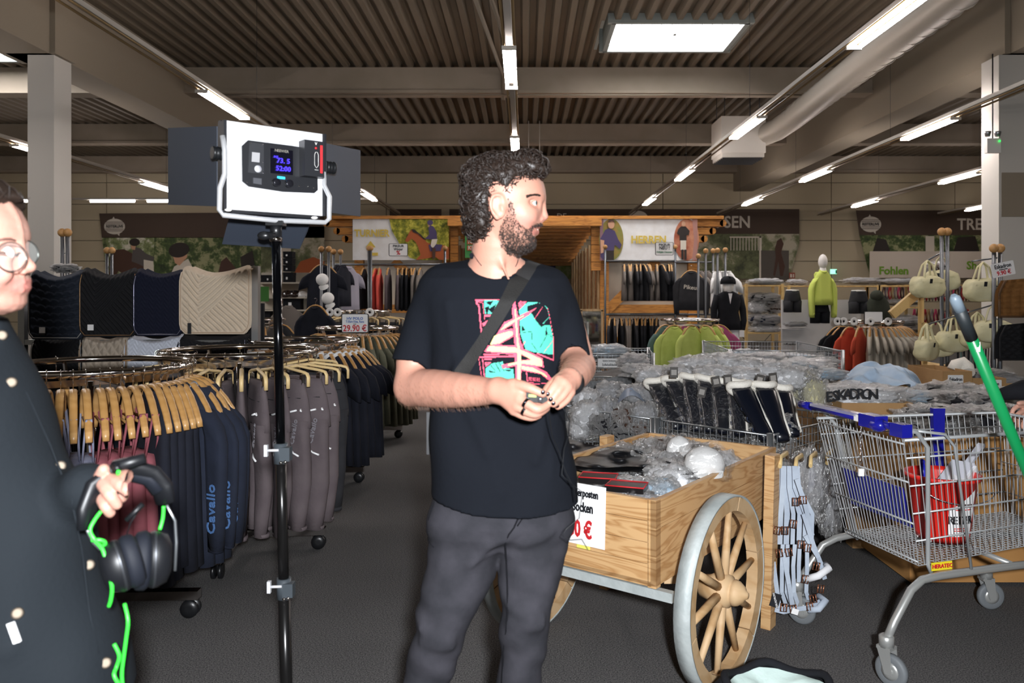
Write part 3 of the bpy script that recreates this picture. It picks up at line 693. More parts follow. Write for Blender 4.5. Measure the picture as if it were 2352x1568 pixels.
rect_px(1998, 577, 2262, 638, YW-.2, wpan, 'sign_board', t, .03); txt_px('Fohlen', 2053, 622, 18, YW-.215, gtx, t, 1., .03); txt_px('Shetty', 2252, 610, 18, YW-.215, gtx, t, 1., .03)
t = thing('exit_sign', 'small lit green exit sign behind the lime hoodie mannequin', 'sign', P(1917, 624, 25.2))
rect_px(1908, 618, 1922, 629, 25.2, mat('exit_green', '#c8ffe8', .5, emit='#9fffd8', strength=1.2), 'sign_face', t, .05); rect_px(1919, 620, 1922, 628, 25.18, mat('exit_dark', '#0d8f70', .5), 'pictogram', t)
t = thing('fire_sign', 'small red fire hose sign on the back wall', 'sign', P(1820, 633, 25.2)); rect_px(1813, 626, 1826, 639, 25.2, mat('fire_red', '#9a4430', .6), 'sign_face', t, .02); rect_px(1815, 629, 1819, 637, 25.19, creamp, 'pictogram', t); rect_px(1821, 629, 1824, 637, 25.19, creamp, 'pictogram', t)
# ---------------- wooden hut with corridor ----------------
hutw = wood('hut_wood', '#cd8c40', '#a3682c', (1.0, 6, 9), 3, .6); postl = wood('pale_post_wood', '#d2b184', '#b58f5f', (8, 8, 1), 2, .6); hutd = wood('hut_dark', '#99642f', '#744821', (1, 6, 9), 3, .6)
hutback = mat('hut_backboard', '#d9d0c0', .8, var=(1.2, '#cfc5b4'))
t = thing('wooden_hut', 'brown timber hut front with a long board-lined corridor', 'hut', (0, 15, 0))
z1 = P(0, 497, 15).z; xl, xr = P(765, 0, 15).x, P(1658, 0, 15).x
b = MB(); b.box(((xl+xr)/2, 15.1, z1-.03), (xr-xl, .5, .06)); part('top_board', b, hutw, t)
for i in range(3):
    for sx, xe in ((-1, P(810, 0, 15).x), (1, P(1600, 0, 15).x)):
        b = MB(); ln = (.50, .30, .14)[i]; zz = z1-.13-.15*i
        b.box((xe+sx*ln/2, 15.05, zz), (ln, .16, .13)); b.lathe([(0, -.08), (.066, -.08), (.066, .08), (0, .08)], (xe+sx*ln, 15.05, zz), 12, Matrix.Rotation(PI/2, 3, 'X'), smooth=False); part('log_end', b, hutw, t)
for x0, x1 in ((1034, 1052), (1358, 1380)):
    for k in range(6):
        b = MB(); a, c_ = P(x0, 0, 15).x, P(x1, 0, 15).x; zz = z1-.13-.165*k; b.box(((a+c_)/2, 15.06, zz), (c_-a, .12, .155)); part('wall_board', b, hutw, t)
ys_ = [15.0, 16.9, 18.8, 20.9, 22.6, 24.2]; zc_ = P(0, 505, 15).z
for k in range(13):
    Yk = 15.1+k*.75; yt = 507+k*7.6; z_ = P(0, yt, Yk).z; zb = P(0, yt+9, Yk).z
    b = MB(); b.box((0, Yk, z_-.05), (2.9, .7, .05)); b.box((0, Yk-.33, (z_+zb)/2-.02), (2.9, .06, z_-zb+.06)); part('ceiling_board', b, hutw, t)
for k in range(9):
    Yk = 15.35+k*1.05
    for sx in (-1, 1):
        b = MB(); b.box((sx*1.44, Yk, 1.3), (.05, .13, 2.6)); part('post', b, postl, t)
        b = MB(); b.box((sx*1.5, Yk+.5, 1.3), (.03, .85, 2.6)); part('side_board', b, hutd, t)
for x0, x1 in ((812, 1034), (1380, 1604)):
    a, c_ = P(x0, 0, 15).x, P(x1, 0, 15).x
    b = MB(); b.box(((a+c_)/2, 15.3, 1.45), (c_-a, .04, 2.9)); part('back_board', b, hutback, t)
    for xx in (a+.08, c_-.08):
        b = MB(); b.box((xx, 15.18, 1.45), (.17, .15, 2.9)); part('corner_post', b, hutw, t)
    for zz in (.6, 1.23): b = MB(); b.box(((a+c_)/2, 15.2, zz), (c_-a, .1, .16)); part('cross_beam', b, hutw, t)
for p0, p1 in (((1395, 712), (1510, 598)), ((905, 598), (1000, 690))):
    b = MB(); b.beam(P(*p0, 15.15), P(*p1, 15.15), .06, .17, (0, -1, 0)); b = MB(); b.beam(P(*p0, 15.15), P(*p1, 15.15), .17, .06, (0, -1, 0)); part('brace', b, hutw, t)
t = thing('picture_panel', 'picture panel of grass and purple cloth at the end of the corridor', 'picture', P(1270, 720, 24.6))
rect_px(1215, 594, 1335, 800, 24.6, foliage_mat('print_grass', ['#3f5220', '#70803a', '#a9a070'], 1.5), 'printed_picture', t); rect_px(1225, 594, 1276, 640, 24.59, mat('print_violet', '#2c2744', .8), 'printed_cloth', t); rect_px(1290, 640, 1335, 800, 24.58, mat('print_tan', '#a48a6a', .8), 'printed_sand', t)
t = thing('hanging_poster', 'green poster with white lines of text behind the man', 'poster', P(1085, 560, 14.7))
rect_px(1068, 532, 1160, 592, 14.7, mat('poster_green', '#3f8a48', .7), 'poster_sheet', t)
opat = mat('poster_orange', '#c0603a', .7)
for y, s_ in ((541, 'NUR'), (555, 'NUR 1 PREIS'), (569, 'KEINE')):
    rect_px(1073, y-5, 1150 if len(s_) > 5 else 1110, y+6, 14.69, opat, 'text_band', t); text('lettering', s_, S(13, 14.7), P(1075, y, 14.68), (1, 0, 0), (0, 0, 1), tx_w, t, .02, .9, 'LEFT')
gold = mat('letters_gold', '#d6ba50', .7); bwhite = mat('banner_white', '#ecebea', .7, var=(6, '#e2dfdc'))
t = thing('hut_banner', 'white banner reading TURNIER with a rider on a chestnut horse', 'banner', P(920, 597, 14.85))
rect_px(810, 503, 1031, 597, 14.9, bwhite, 'printed_sheet', t); txt_px('TURNIER', 854, 536, 16, 14.88, gold, t, .88, .035)
poly_px([(851, 553), (840, 568), (846, 568), (846, 572), (857, 572), (857, 568), (863, 568)], 14.88, gold, 'arrow', t); rect_px(846, 580, 868, 587, 14.88, gold, 'arrow', t)
poly_px([(894, 503), (900, 530), (912, 550), (925, 575), (942, 592), (960, 597), (1031, 597), (1031, 503)], 14.88, fol4, 'printed_hedge', t)
poly_px([(930, 553), (941, 532), (946, 526), (950, 530), (962, 536), (972, 545), (980, 556), (995, 562), (1020, 563), (1031, 568), (1031, 595), (1010, 597), (1000, 590), (975, 594), (955, 597), (966, 585), (960, 566), (955, 556), (946, 548), (936, 556)], 14.86, chest, 'printed_horse', t)
poly_px([(945, 526), (952, 527), (968, 540), (978, 550), (973, 549), (960, 537), (949, 533)], 14.85, darkp, 'printed_mane', t)
poly_px([(988, 517), (996, 520), (1003, 533), (1004, 548), (990, 550), (976, 548), (986, 538), (984, 524)], 14.84, purp, 'printed_jacket', t); poly_px([(992, 549), (1005, 549), (1002, 560), (994, 570), (989, 564)], 14.84, creamp, 'printed_breeches', t)
ell_px(988, 511, 6.5, 6, 14.84, purp, 'printed_helmet', t); poly_px([(982, 513), (990, 514), (989, 522), (984, 520)], 14.845, skinp, 'printed_face', t); poly_px([(984, 562), (998, 560), (1016, 562), (1012, 576), (988, 577)], 14.85, purp, 'printed_pad', t); poly_px([(993, 568), (1001, 570), (999, 594), (994, 596), (993, 584)], 14.83, brownp, 'printed_boot', t)
t = thing('hut_banner', 'white banner reading HERREN with two printed men', 'banner', P(1490, 598, 14.85))
rect_px(1378, 502, 1602, 598, 14.9, bwhite, 'printed_sheet', t)
ell_px(1404, 550, 28, 48, 14.885, mat('print_field', '#a3823e', .7, var=(8, '#7c8440')), 'printed_oval', t); poly_px([(1378, 502), (1378, 598), (1386, 598), (1384, 560), (1386, 502)], 14.88, mat('print_mauve', '#8e6a72', .7), 'printed_edge', t)
poly_px([(1398, 524), (1412, 530), (1420, 550), (1428, 562), (1424, 572), (1412, 562), (1410, 576), (1410, 597), (1386, 597), (1380, 590), (1379, 548), (1390, 528)], 14.87, purp, 'printed_shirt', t); ell_px(1404, 515, 7.5, 10, 14.86, skinp, 'printed_face', t); poly_px([(1396, 511), (1399, 504), (1409, 504), (1413, 512), (1406, 508)], 14.85, brownp, 'printed_hair', t)
poly_px([(1379, 550), (1388, 552), (1386, 580), (1380, 582)], 14.86, skinp, 'printed_arm', t); rect_px(1392, 575, 1410, 597, 14.86, darkp, 'printed_trousers', t)
ell_px(1577, 550, 29, 48, 14.885, mat('print_terracotta', '#a3533a', .7, var=(6, '#c88a6a')), 'printed_oval', t); poly_px([(1590, 502), (1602, 502), (1602, 598), (1590, 598), (1594, 550)], 14.88, mat('print_rosy', '#b08076', .7), 'printed_edge', t)
poly_px([(1564, 520), (1575, 520), (1584, 530), (1582, 540), (1577, 540), (1577, 552), (1561, 552), (1561, 540), (1555, 536), (1558, 526)], 14.87, darkp, 'printed_jacket', t); rect_px(1563, 552, 1576, 574, 14.87, creamp, 'printed_breeches', t); rect_px(1565, 573, 1570, 596, 14.86, darkp, 'printed_boot', t); rect_px(1572, 573, 1577, 596, 14.86, darkp, 'printed_boot', t); ell_px(1570, 514, 4.5, 6, 14.86, skinp, 'printed_face', t)
txt_px('HERREN', 1490, 551, 17, 14.87, gold, t, .92, .035)
def price_sign(px0, py0, px1, py1, Y, lines, label, frame=True, name='price_sign', ang=0.):
    t = thing(name, label, 'sign', P((px0+px1)/2, py1, Y)); cx, cy = (px0+px1)/2, (py0+py1)/2; hw, hh = S((px1-px0)/2, Y), S((py1-py0)/2, Y); c = P(cx, cy, Y)
    u = Vector((math.cos(ang), 0, math.sin(ang))); v = Vector((-math.sin(ang), 0, math.cos(ang)))
    def rr(w, h, r): return [(w*sx-r*sx*(1-math.cos(a))*1, h*sy-r*sy*(1-math.sin(a))) for sx, sy, seq in ((1, 1, (0, .5, 1)), (-1, 1, (1, .5, 0)), (-1, -1, (0, .5, 1)), (1, -1, (1, .5, 0))) for a in [q*PI/2 for q in seq]]
    b = MB()
    if frame: b.prism(rr(hw, hh, hw*.12), c, u, v, (0, .012, 0)); part('sign_frame', b, black_pl, t); b = MB()
    k = .93 if frame else 1; b.prism(rr(hw*k, hh*k, hw*.08), c+Vector((0, -.004, 0)), u, v, (0, .004, 0)); part('sign_card', b, paper, t)
    for s_, fy, h, m, wd_ in lines: text('lettering', s_, h*2*hh*1.35, c+v*(fy*hh)+Vector((0, -.008, 0)), u, v, m, t, .02, wd_)
    return t
blue_ink = mat('blue_ink', '#2b5fb0', .6); green_ink = mat('green_ink', '#2f7a4a', .6)
price_sign(1505, 556, 1547, 586, 13.4, [('PIKEUR', .58, .2, ink, 1), ('NEU !', .08, .26, ink, .9), ('Frühjahr / Sommer', -.52, .16, green_ink, .72)], 'black-framed card reading NEU on the rail under the HERREN banner')
price_sign(893, 559, 937, 588, 13.4, [('PIKEUR', .58, .2, ink, 1), ('Winter', .08, .2, ink, .9), ('%', -.5, .34, red_ink, 1)], 'black-framed card with a red percent sign under the TURNIER banner')
price_sign(784, 720, 847, 764, 7.66, [('HV POLO', .48, .15, blue_ink, 1), ('T-Shirt Klea, Rana', .16, .12, blue_ink, .8), ('nur', -.08, .08, ink, 1), ('29.90 €', -.55, .34, red_ink, .86)], 'black-framed price card reading 29.90 on the olive shirt rack')
price_sign(1985, 715, 2028, 745, 10.6, [], 'blank white card in a black frame on the t-shirt rack')
# ---------------- clothes rails in front of the hut ----------------
ballw = wood('ball_wood', '#c99a62', '#b0824c', (4, 4, 4), 1, .5); railm = mat('rail_grey', '#6d7074', .4, .7)
def upright(px, ytop, Y, label, n=1, gap=18., zb=0., rungs=True):
    t = thing('rail_upright', label, 'display post', (P(px, 0, Y).x, Y, 0)); zt = P(px, ytop, Y).z
    for k in range(n):
        x = P(px+k*gap, 0, Y).x; b = MB(); b.tube([(x, Y, zb), (x, Y, zt-.04)], .019, 8); pl = part('pole', b, railm, t)
        b = MB(); b.ball((x, Y, zt), .042, 14); part('wooden_ball', b, ballw, pl)
    if n > 1 and rungs:
        b = MB(); x0, x1 = P(px, 0, Y).x, P(px+gap, 0, Y).x; z = zt-.2
        while z > .3: b.tube([(x0, Y, z), (x1, Y, z)], .004, 5); z -= .15
        part('rungs', b, railm, t, stuff=True)
    return t
def rail(x0, x1, py, Y, label):
    z = P(0, py, Y).z; a, c = P(x0, 0, Y).x, P(x1, 0, Y).x; t = thing('clothes_rail', label, 'clothes rail', ((a+c)/2, Y, z)); b = MB(); b.tube([(a, Y, z), (c, Y, z)], .017, 8); part('rail_tube', b, railm, t)
    return z
def on_rail(pxs, z, Y, protos, lab, rz=PI/2, sc=1.):
    n = len(pxs)
    for i, (px, pr) in enumerate(zip(pxs, protos)):
        L_ = (P(px, 0, Y).x, Y, z-.02); r_ = rz+random.uniform(-.25, .25)
        use(hanger_proto('wood'), L_, r_, 'wooden hanger, %s on %s' % (ordl(i, n), lab[1]), 'hangers on '+lab[1], sc)
        kind = pr['kindname']; use(pr, L_, r_, '%s, %s on %s' % (kind, ordl(i, n), lab[1]), lab[0]+' on '+lab[1], sc)
def gp(key, name, m, **k):
    t = garment_proto(key, name, m, **k); t['kindname'] = k.get('txtname') or (name.replace('_', ' ')); return t
def GPn(key, nm, kindname, m, **k): t = garment_proto(key, nm, m, **k); KN[key] = kindname; return key
KN = {}
def on_rail(pxs, z, Y, keys, grp, place, rz=PI/2, sc=1.):
    n = len(pxs)
    for i, (px, ky) in enumerate(zip(pxs, keys)):
        L_ = (P(px, 0, Y).x, Y, z); r_ = rz+random.uniform(-.25, .25)
        use(hanger_proto('wood'), L_, r_, 'hanger, %s on %s' % (ordl(i, n), place), 'hangers on '+place, sc)
        use(GP[ky], L_, r_, '%s, %s on %s' % (KN[ky], ordl(i, n), place), grp+' on '+place, sc)
GPn('sg', 'tshirt', 'grey t-shirt', greyc, kind='tshirt', L=.62, seed=31); GPn('sc', 'tshirt', 'charcoal t-shirt', charcoal, kind='tshirt', L=.62, seed=32); GPn('sb', 'tshirt', 'black t-shirt', blackc, kind='tshirt', L=.62, seed=33)
GPn('jc', 'jacket', 'charcoal jacket', charcoal, kind='long', L=.62, seed=34); GPn('jb', 'jacket', 'black jacket', blackc, kind='long', L=.7, seed=35); GPn('jr', 'jacket', 'coral jacket', coral, kind='long', L=.72, seed=36); GPn('jt', 'jacket', 'taupe jacket', taupe, kind='long', L=.7, seed=37); GPn('jg', 'jacket', 'grey jacket', greyc, kind='long', L=.6, seed=38)
GPn('jp', 'hoodie', 'charcoal hoodie with white lettering', charcoal, kind='long', L=.66, seed=39, hood=True, txt=[('Pikeur', .1, (0, -.05, -.36), (1, 0, -.1), (.1, 0, 1), tx_w)])
GPn('ws', 'shirt', 'white shirt', whitec, kind='tshirt', L=.7, seed=40); GPn('ls', 'shirt', 'pale lavender shirt', mat('pale_lavender', '#9c98a4', .9), kind='tshirt', L=.8, seed=41); GPn('ns', 'tshirt', 'navy t-shirt', navy, kind='tshirt', L=.72, seed=42)
YR = 13.9
upright(1390, 567, YR, 'display post with wooden ball left of the grey t-shirts'); upright(1551, 567, YR, 'display post with wooden ball right of the grey t-shirts')
z = rail(1390, 1551, 599, YR, 'upper rail carrying the grey and charcoal t-shirts'); on_rail([1434, 1444, 1450, 1461, 1471, 1478, 1487, 1492, 1509, 1520, 1536, 1541], z, YR, ['sg', 'sg', 'sg', 'sc', 'sc', 'sc', 'sg', 'sg', 'sg', 'sc', 'sb', 'sb'], 't-shirts', 'the rail under the HERREN banner')
z = rail(1390, 1640, 722, YR+.1, 'lower rail carrying dark jackets under the grey t-shirts'); on_rail([1402, 1411, 1426, 1437, 1447, 1458, 1466, 1474, 1483, 1492, 1500, 1509], z, YR+.1, ['jc', 'jc', 'jb', 'jg', 'jg', 'jc', 'jb', 'jb', 'jb', 'jb', 'jc', 'jb'], 'jackets', 'the lower rail left of the lime hoodies')
z = rail(1551, 1640, 602, YR-.2, 'rail carrying the hoodies with white lettering')
L_ = (P(1588, 0, 13.4).x, 13.4, P(0, 612, 13.4).z); use(hanger_proto('wood'), L_, -.25, 'wooden hanger of the hoodie with white lettering', 'hangers right of the HERREN rail'); use(GP['jp'], L_, -.25, 'charcoal hoodie with white lettering, frontmost under the HERREN banner')
for i, px in enumerate((1608, 1624)):
    L_ = (P(px, 0, 13.6).x, 13.6, P(0, 612, 13.6).z); use(GP['jg'], L_, -1.1, 'grey jacket, %s behind the lettered hoodie' % ordl(i, 2), 'grey jackets behind the lettered hoodie')
upright(1604, 588, 12.6, 'tall display post pair behind the mannequin with riding helmet, left', 1); upright(1621, 576, 12.6, 'display post with wooden ball above the white shirts, second of five'); upright(1638, 576, 12.6, 'display post with wooden ball above the white shirts, third of five'); upright(1648, 575, 12.2, 'display post with wooden ball above the white shirts, fourth of five'); upright(1666, 574, 12.2, 'display post with wooden ball above the white shirts, rightmost')
for i, px in enumerate((1642, 1652, 1662, 1672)):
    L_ = (P(px, 0, 12.4).x, 12.4, P(0, 612, 12.4).z); use(GP['ws'], L_, PI/2+.3*i-.4, 'white shirt, %s behind the helmeted mannequin' % ordl(i, 4), 'white shirts behind the helmeted mannequin')
# left rail group
z = rail(762, 1040, 607, YR, 'upper rail carrying black and coral jackets under the TURNIER banner')
on_rail([836, 862, 872, 892, 914, 925, 934, 944, 953, 966], z, YR, ['jb', 'jr', 'jr', 'jt', 'jt', 'jb', 'jb', 'jb', 'jg', 'jg'], 'jackets', 'the rail under the TURNIER banner')
upright(847, 570, 12.8, 'double display post with wooden balls left of the coral jackets', 2, 5, rungs=False)
upright(1022, 570, 12.8, 'display post beside the printed horse')
upright(738, 572, 10.4, 'ladder-like display post with wooden balls carrying two white caps', 2, 17); upright(766, 578, 11.4, 'second ladder-like display post behind the white caps', 2, 16)
for px, r_, i in ((742, .1, 0),): L_ = (P(px, 0, 10.8).x, 10.8, P(0, 606, 10.8).z+.06); use(GP['ns'], L_, r_, 'navy t-shirt hung face-on behind the white caps'); use(hanger_proto('wood'), L_, r_, 'wooden hanger of the face-on navy t-shirt')
for i, px in enumerate((776, 783, 789)): L_ = (P(px, 0, 11.2).x, 11.2, P(0, 606, 11.2).z+.04); use(GP['ns'], L_, 1.2, 'navy t-shirt, %s beside the face-on one' % ordl(i, 3), 'navy t-shirts beside the white caps', .8)
for i, px in enumerate((792, 800)): L_ = (P(px, 0, 12.2).x, 12.2, P(0, 606, 12.2).z+.04); use(GP['ls'], L_, .9, 'pale lavender shirt, %s right of the white caps' % ordl(i, 2), 'pale shirts right of the white caps')
GPn('nh', 'hoodie', 'navy hoodie', navy, kind='long', L=.68, seed=44, hood=True)
L_ = (P(725, 0, 9.6).x, 9.6, P(0, 692, 9.6).z+.02); use(GP['nh'], L_, -.35, 'navy hoodie hung face-on below the white caps'); use(hanger_proto('wood'), L_, -.35, 'hanger of the navy hoodie below the white caps')
def cap(px, py, Y, label, sc=1., rz=0.):
    t = thing('cap', label, 'cap', P(px, py, Y)); c = P(px, py, Y); M_ = Matrix.Rotation(rz, 3, 'Y') @ Matrix.Rotation(1.15, 3, 'X')
    b = MB(); b.lathe([(.095*sc, 0), (.094*sc, .03*sc), (.085*sc, .06*sc), (.06*sc, .085*sc), (.03*sc, .098*sc), (0, .102*sc)], c, 18, M_); part('crown', b, whitec, t)
    b = MB(); b.ball(c+M_ @ Vector((0, 0, .104*sc)), .008*sc, 8); part('button', b, whitec, t)
    b = MB(); b.grid(lambda u, v: c+M_ @ Vector(((u-.5)*.15*sc, (-.08-.085*v*math.sqrt(max(0, 1-(2*u-1)**2*.9)))*sc, (.004-.02*v*v-.03*(2*u-1)**2)*sc)), 9, 5); bm_ = b; part('brim', b, whitec, t)
    return t
cap(741, 643, 10.25, 'white cap hung on the ladder post, upper one', .85, -.2); cap(754, 686, 10.2, 'white cap hung on the ladder post, lower one', .85, -.3)
# floor mirror
t = thing('floor_mirror', 'standing mirror in a pale wooden frame at the corridor entrance', 'mirror', P(1358, 800, 12.4)); a, c_ = P(1335, 0, 12.4).x, P(1383, 0, 12.4).x; zt = P(0, 712, 12.4).z
b = MB()
for xx in (a, c_): b.box((xx, 12.4, zt/2), (.035, .03, zt))
for zz in (zt, .08): b.box(((a+c_)/2, 12.4, zz), (c_-a+.035, .03, .035))
part('mirror_frame', b, postl, t); b = MB(); b.box(((a+c_)/2, 12.405, zt/2+.03), (c_-a-.03, .01, zt-.09)); part('mirror_glass', b, mat('mirror_glass', '#e8e8e0', .03, 1.), t)
# gondola shelf at the back left with boxes and helmets
YG = 17.2; t = thing('gondola_shelf', 'cream back-wall shelf unit with boxes and helmets', 'shelf', P(655, 800, YG)); gm = mat('shelf_cream', '#bdb3a3', .6)
a, c_ = P(585, 0, YG).x, P(722, 0, YG).x; b = MB(); b.box(((a+c_)/2, YG+.45, 1.0), (c_-a, .04, 2.0)); part('back_panel', b, gm, t)
SH = []
for y in (648, 682, 711, 742): z = P(0, y, YG).z; SH.append(z); b = MB(); b.box(((a+c_)/2, YG+.22, z-.015), (c_-a, .44, .03)); part('shelf_board', b, gm, t)
def box_on(px0, px1, z, h, Y, m, label, grp=None, d=.25, name='box'):
    a, c_ = P(px0, 0, Y).x, P(px1, 0, Y).x; t = thing(name, label, 'box', ((a+c_)/2, Y, z)); b = MB(); b.box(((a+c_)/2, Y+d/2, z+h/2), (c_-a, d, h)); part('carton', b, m, t); b = MB(); b.box(((a+c_)/2, Y+d/2, z+h*.86), (c_-a+.008, d+.008, h*.25)); part('lid', b, m, t)
    b = MB(); b.box((a+(c_-a)*.4, Y-.004, z+h*.4), ((c_-a)*.18, .004, h*.25)); part('label_sticker', b, paper, t)
for i, (x0, x1, k, s_) in enumerate(((590, 608, 0, .16), (608, 625, 0, .16), (650, 672, 0, .22), (668, 680, 1, .14), (650, 690, 2, .3), (668, 700, 3, .24), (596, 620, 3, .3))):
    z = SH[k]+.001; box_on(x0, x1, z, s_, YG+.05, blackc, 'black shoe box, %s of seven on the gondola shelf' % ordl(i, 7), 'boxes on the gondola shelf')
for i in range(3): box_on(650, 671, SH[0]+.24+i*.15, .14, YG+.06, blackc, 'black box, %s in the stack on top of the shelf' % ('lowest', 'middle', 'topmost')[i], 'stacked black boxes')
def helmet(c, r, m, label, rz=0.):
    c = Vector(c); t = thing('riding_helmet', label, 'helmet', c); b = MB(); M_ = Matrix.Rotation(rz, 3, 'Z'); b.lathe([(r, 0), (r*1.02, r*.3), (r*.9, r*.7), (r*.6, r*1.0), (.0, r*1.12)], c, 20, M_); part('shell', b, m, t)
    b = MB(); b.grid(lambda u, v: c+M_ @ Vector(((u-.5)*1.5*r, -r*.75-r*.55*v*math.sqrt(max(0, 1-(2*u-1)**2)), r*.12-.15*r*v)), 9, 4); part('visor', b, m, t)
    b = MB(); b.box(c+M_ @ Vector((0, 0, r*.75)), (r*.25, r*1.7, r*.5)); part('centre_stripe', b, m, t); return t
gl = mat('gloss_dark_brown', '#2a1d18', .15, coat=.5); glw = mat('gloss_white', '#d8d4cf', .2)
helmet((P(656, 0, YG).x, YG+.15, SH[1]+.0), .14, gl, 'dark glossy riding helmet on the cream shelf, left one'); helmet((P(673, 0, YG).x, YG+.15, SH[1]+.0), .14, gl, 'dark glossy riding helmet on the cream shelf, middle one'); helmet((P(690, 0, YG).x, YG+.15, SH[1]), .12, glw, 'white riding helmet on the cream shelf'); helmet((P(706, 0, YG).x, YG+.15, SH[1]), .07, glw, 'small white helmet at the right end of the cream shelf')
t = thing('green_display', 'small green display board hung in front of the shelf', 'display board', P(600, 690, 13)); rect_px(589, 658, 617, 692, 13, mat('display_green', '#3d7a34', .6), 'board', t, .02)
GPn('gs', 'tshirt', 'small grey t-shirt', greyc, kind='tshirt', L=.5, seed=45)
L_ = (P(663, 0, 14).x, 14, P(0, 692, 14).z); use(GP['gs'], L_, .3, 'small grey t-shirt hung in front of the cream shelf'); L_ = (P(650, 0, 14).x, 14, P(0, 694, 14).z); use(GP['gs'], L_, 1.1, 'narrow dark t-shirt beside the small grey one')
R8 = (-3.55, 10.4, 1.17, .35); round_rack(*R8, 'small chrome round rack behind the saddle pads with wooden hangers')
fill_rack(*R8, [(a, GP['gs'] if i % 2 else GP['sc'], 'short-sleeved top', 'wood') for i, a in enumerate((250, 275, 300, 325, 350))], place='the small rack behind the pads')
# ---------------- saddle pads on their stand ----------------
def tri(x): return abs((x % 1)-.5)*2
def q_scale(u, v):
    r = v*9; row = math.floor(r); x = u*6.5+(row % 2)*.5; fx = (x % 1)-.5; fy = r-row
    return 1-abs(fy-.35-1.0*fx*fx*1.6)**.6 if fy > .1 else 0
def q_chev(u, v, m=.27):
    a = abs(u-m)*.95; d = v-a*1.0
    line = .80-(u-m)*.98
    if u > m and v > line: return (tri((u*.75-v*.75)*15+.0)*1.4) if v < line+.55 or u > .5 else tri((v+a)*10)*1.3
    if u < m and v > .55+(m-u)*-.6 and v > .62-u*.3: return tri((u*.8-v*.8)*15)*1.3
    return min(1, tri((v+a*0.9 if False else v-0+(-a)*-0.0-a*-.0-(-(0))-((.0)))*10-(-a*9.)*-1)*1.4)
def q_small(u, v):
    x = tri(u*6.5); return tri(v*14+x*1.2)*.7
def q_diam(u, v): return min(1, 1.3*min(tri((u+v*.8)*6), tri((u-v*.8)*6)))
def saddle_pad(x0, x1, ytl, ydip, ytr, yb, Y, m, q, label, pipe=None, depth=.012, tagpos=None, vis=1.):
    t = thing('saddle_pad', label, 'saddle pad', P((x0+x1)/2, yb, Y)); r_ = .12
    def f(u, v):
        # outline: saddle-curved top, rounded lower corners
        yt = ytl-3+(ytr-ytl)*u+(ydip+7-(ytl+ytr)/2)*math.sin(PI*min(1, u*1.05)**.85)*1.0
        if u < .12: yt += (1-u/.12)**2*14
        xx = x0+(x1-x0)*u; sh = 0
        yy = yt+(yb-yt)*v
        vb = max(0, v-.82)/.18; c = 1-math.sqrt(max(0, 1-vb*vb))
        xx = (x0+x1)/2+(xx-(x0+x1)/2)*(1-.17*c)
        if v < .25: xx += (1-v/.25)**2*10*(1-u)*1.0
        e = min(u, 1-u, 1-v)
        h = q(u, v)*depth*min(1, e*18) if e > .035 else .35*depth
        return P(xx, yy, Y-h*1.0+max(0, .06-v)*1.5)
    b = MB(); nu, nv = 72, 64
    b.grid(f, nu, nv); part('quilted_cover', b, m, t)
    b = MB(); b.grid(lambda u, v: f(1-u, v)+Vector((0, .03+max(0, .05-v)*1.2, 0)), 12, 12); part('lining', b, m, t)
    edge = [f(0, v/14) for v in range(1, 15)]+[f(u/12, 1) for u in range(1, 13)]+[f(1, 1-v/14) for v in range(1, 14)]
    b = MB(); b.tube([p+Vector((0, -.004, 0)) for p in edge], .005, 6); part('binding', b, m, t)
    if pipe:
        b = MB(); c = P((x0+x1)/2, (ydip+yb)/2, Y); b.tube([c+(p-c)*.965+Vector((0, -.012, 0)) for p in edge], .0028, 5); part('piping', b, pipe, t)
    if tagpos:
        b = MB(); b.box(P(tagpos[0], tagpos[1], Y-.025), (.045, .004, .045)); part('paper_tag', b, paper, t)
        b = MB(); b.box(P(tagpos[0], tagpos[1]+8.5, Y-.024), (.045, .006, .014)); part('tag_strap', b, black_pl, t)
def q_v(u, v):
    m = .26; a = abs(u-m)
    split = .80-(u-m)*1.02
    if u > m and v > split:      # lower right field, diagonals falling to the right
        if u < .52 and v > .80-(u-m)*0+(u-m)*.0 and v > .78+(u-m)*.9-0: return tri((v-a*1.0)*11)
        return tri((v-u*1.05)*11+.2)
    if u < m and v > .62-(m-u)*1.0: return tri((v-u*1.05)*11+.5)
    return tri((v+(a if u > m else a)*1.02)*11)
padblue = cloth('pad_slate', '#2a303b'); padblack = cloth('pad_black', '#202022'); padnavy = cloth('pad_navy', '#181b2c'); padbeige = cloth('pad_beige', '#d8c7b1'); padstone = cloth('pad_stone', '#b3a595'); padwhite = cloth('pad_white', '#cfd3de')
pg = mat('pipe_grey', '#b8b5b0', .4); pc = mat('pipe_copper', '#a9835c', .3, .5); pglit = mat('pipe_glitter', '#9a9aae', .2, .6)
YP = 5.9
saddle_pad(66, 192, 613, 632, 622, 778, YP+.06, padblue, q_scale, 'slate dressage saddle pad with scale quilting and grey piping, leftmost on top', pg, .03, (97, 758))
saddle_pad(183, 314, 606, 628, 618, 772, YP+.03, padblack, q_v, 'black saddle pad with chevron quilting and copper piping, second in the top row', pc, .026, (208, 752))
saddle_pad(307, 420, 610, 625, 622, 770, YP, padnavy, q_small, 'navy saddle pad with small chevron quilting and glitter piping, third in the top row', pglit, .018)
saddle_pad(413, 575, 603, 622, 612, 766, YP-.04, padbeige, q_v, 'beige saddle pad with broad chevron quilting, rightmost in the top row', mat('pipe_beige', '#c2a78c', .5), .024)
b = MB(); b.box(P(537, 736, YP-.08), (.022, .004, .026)); 
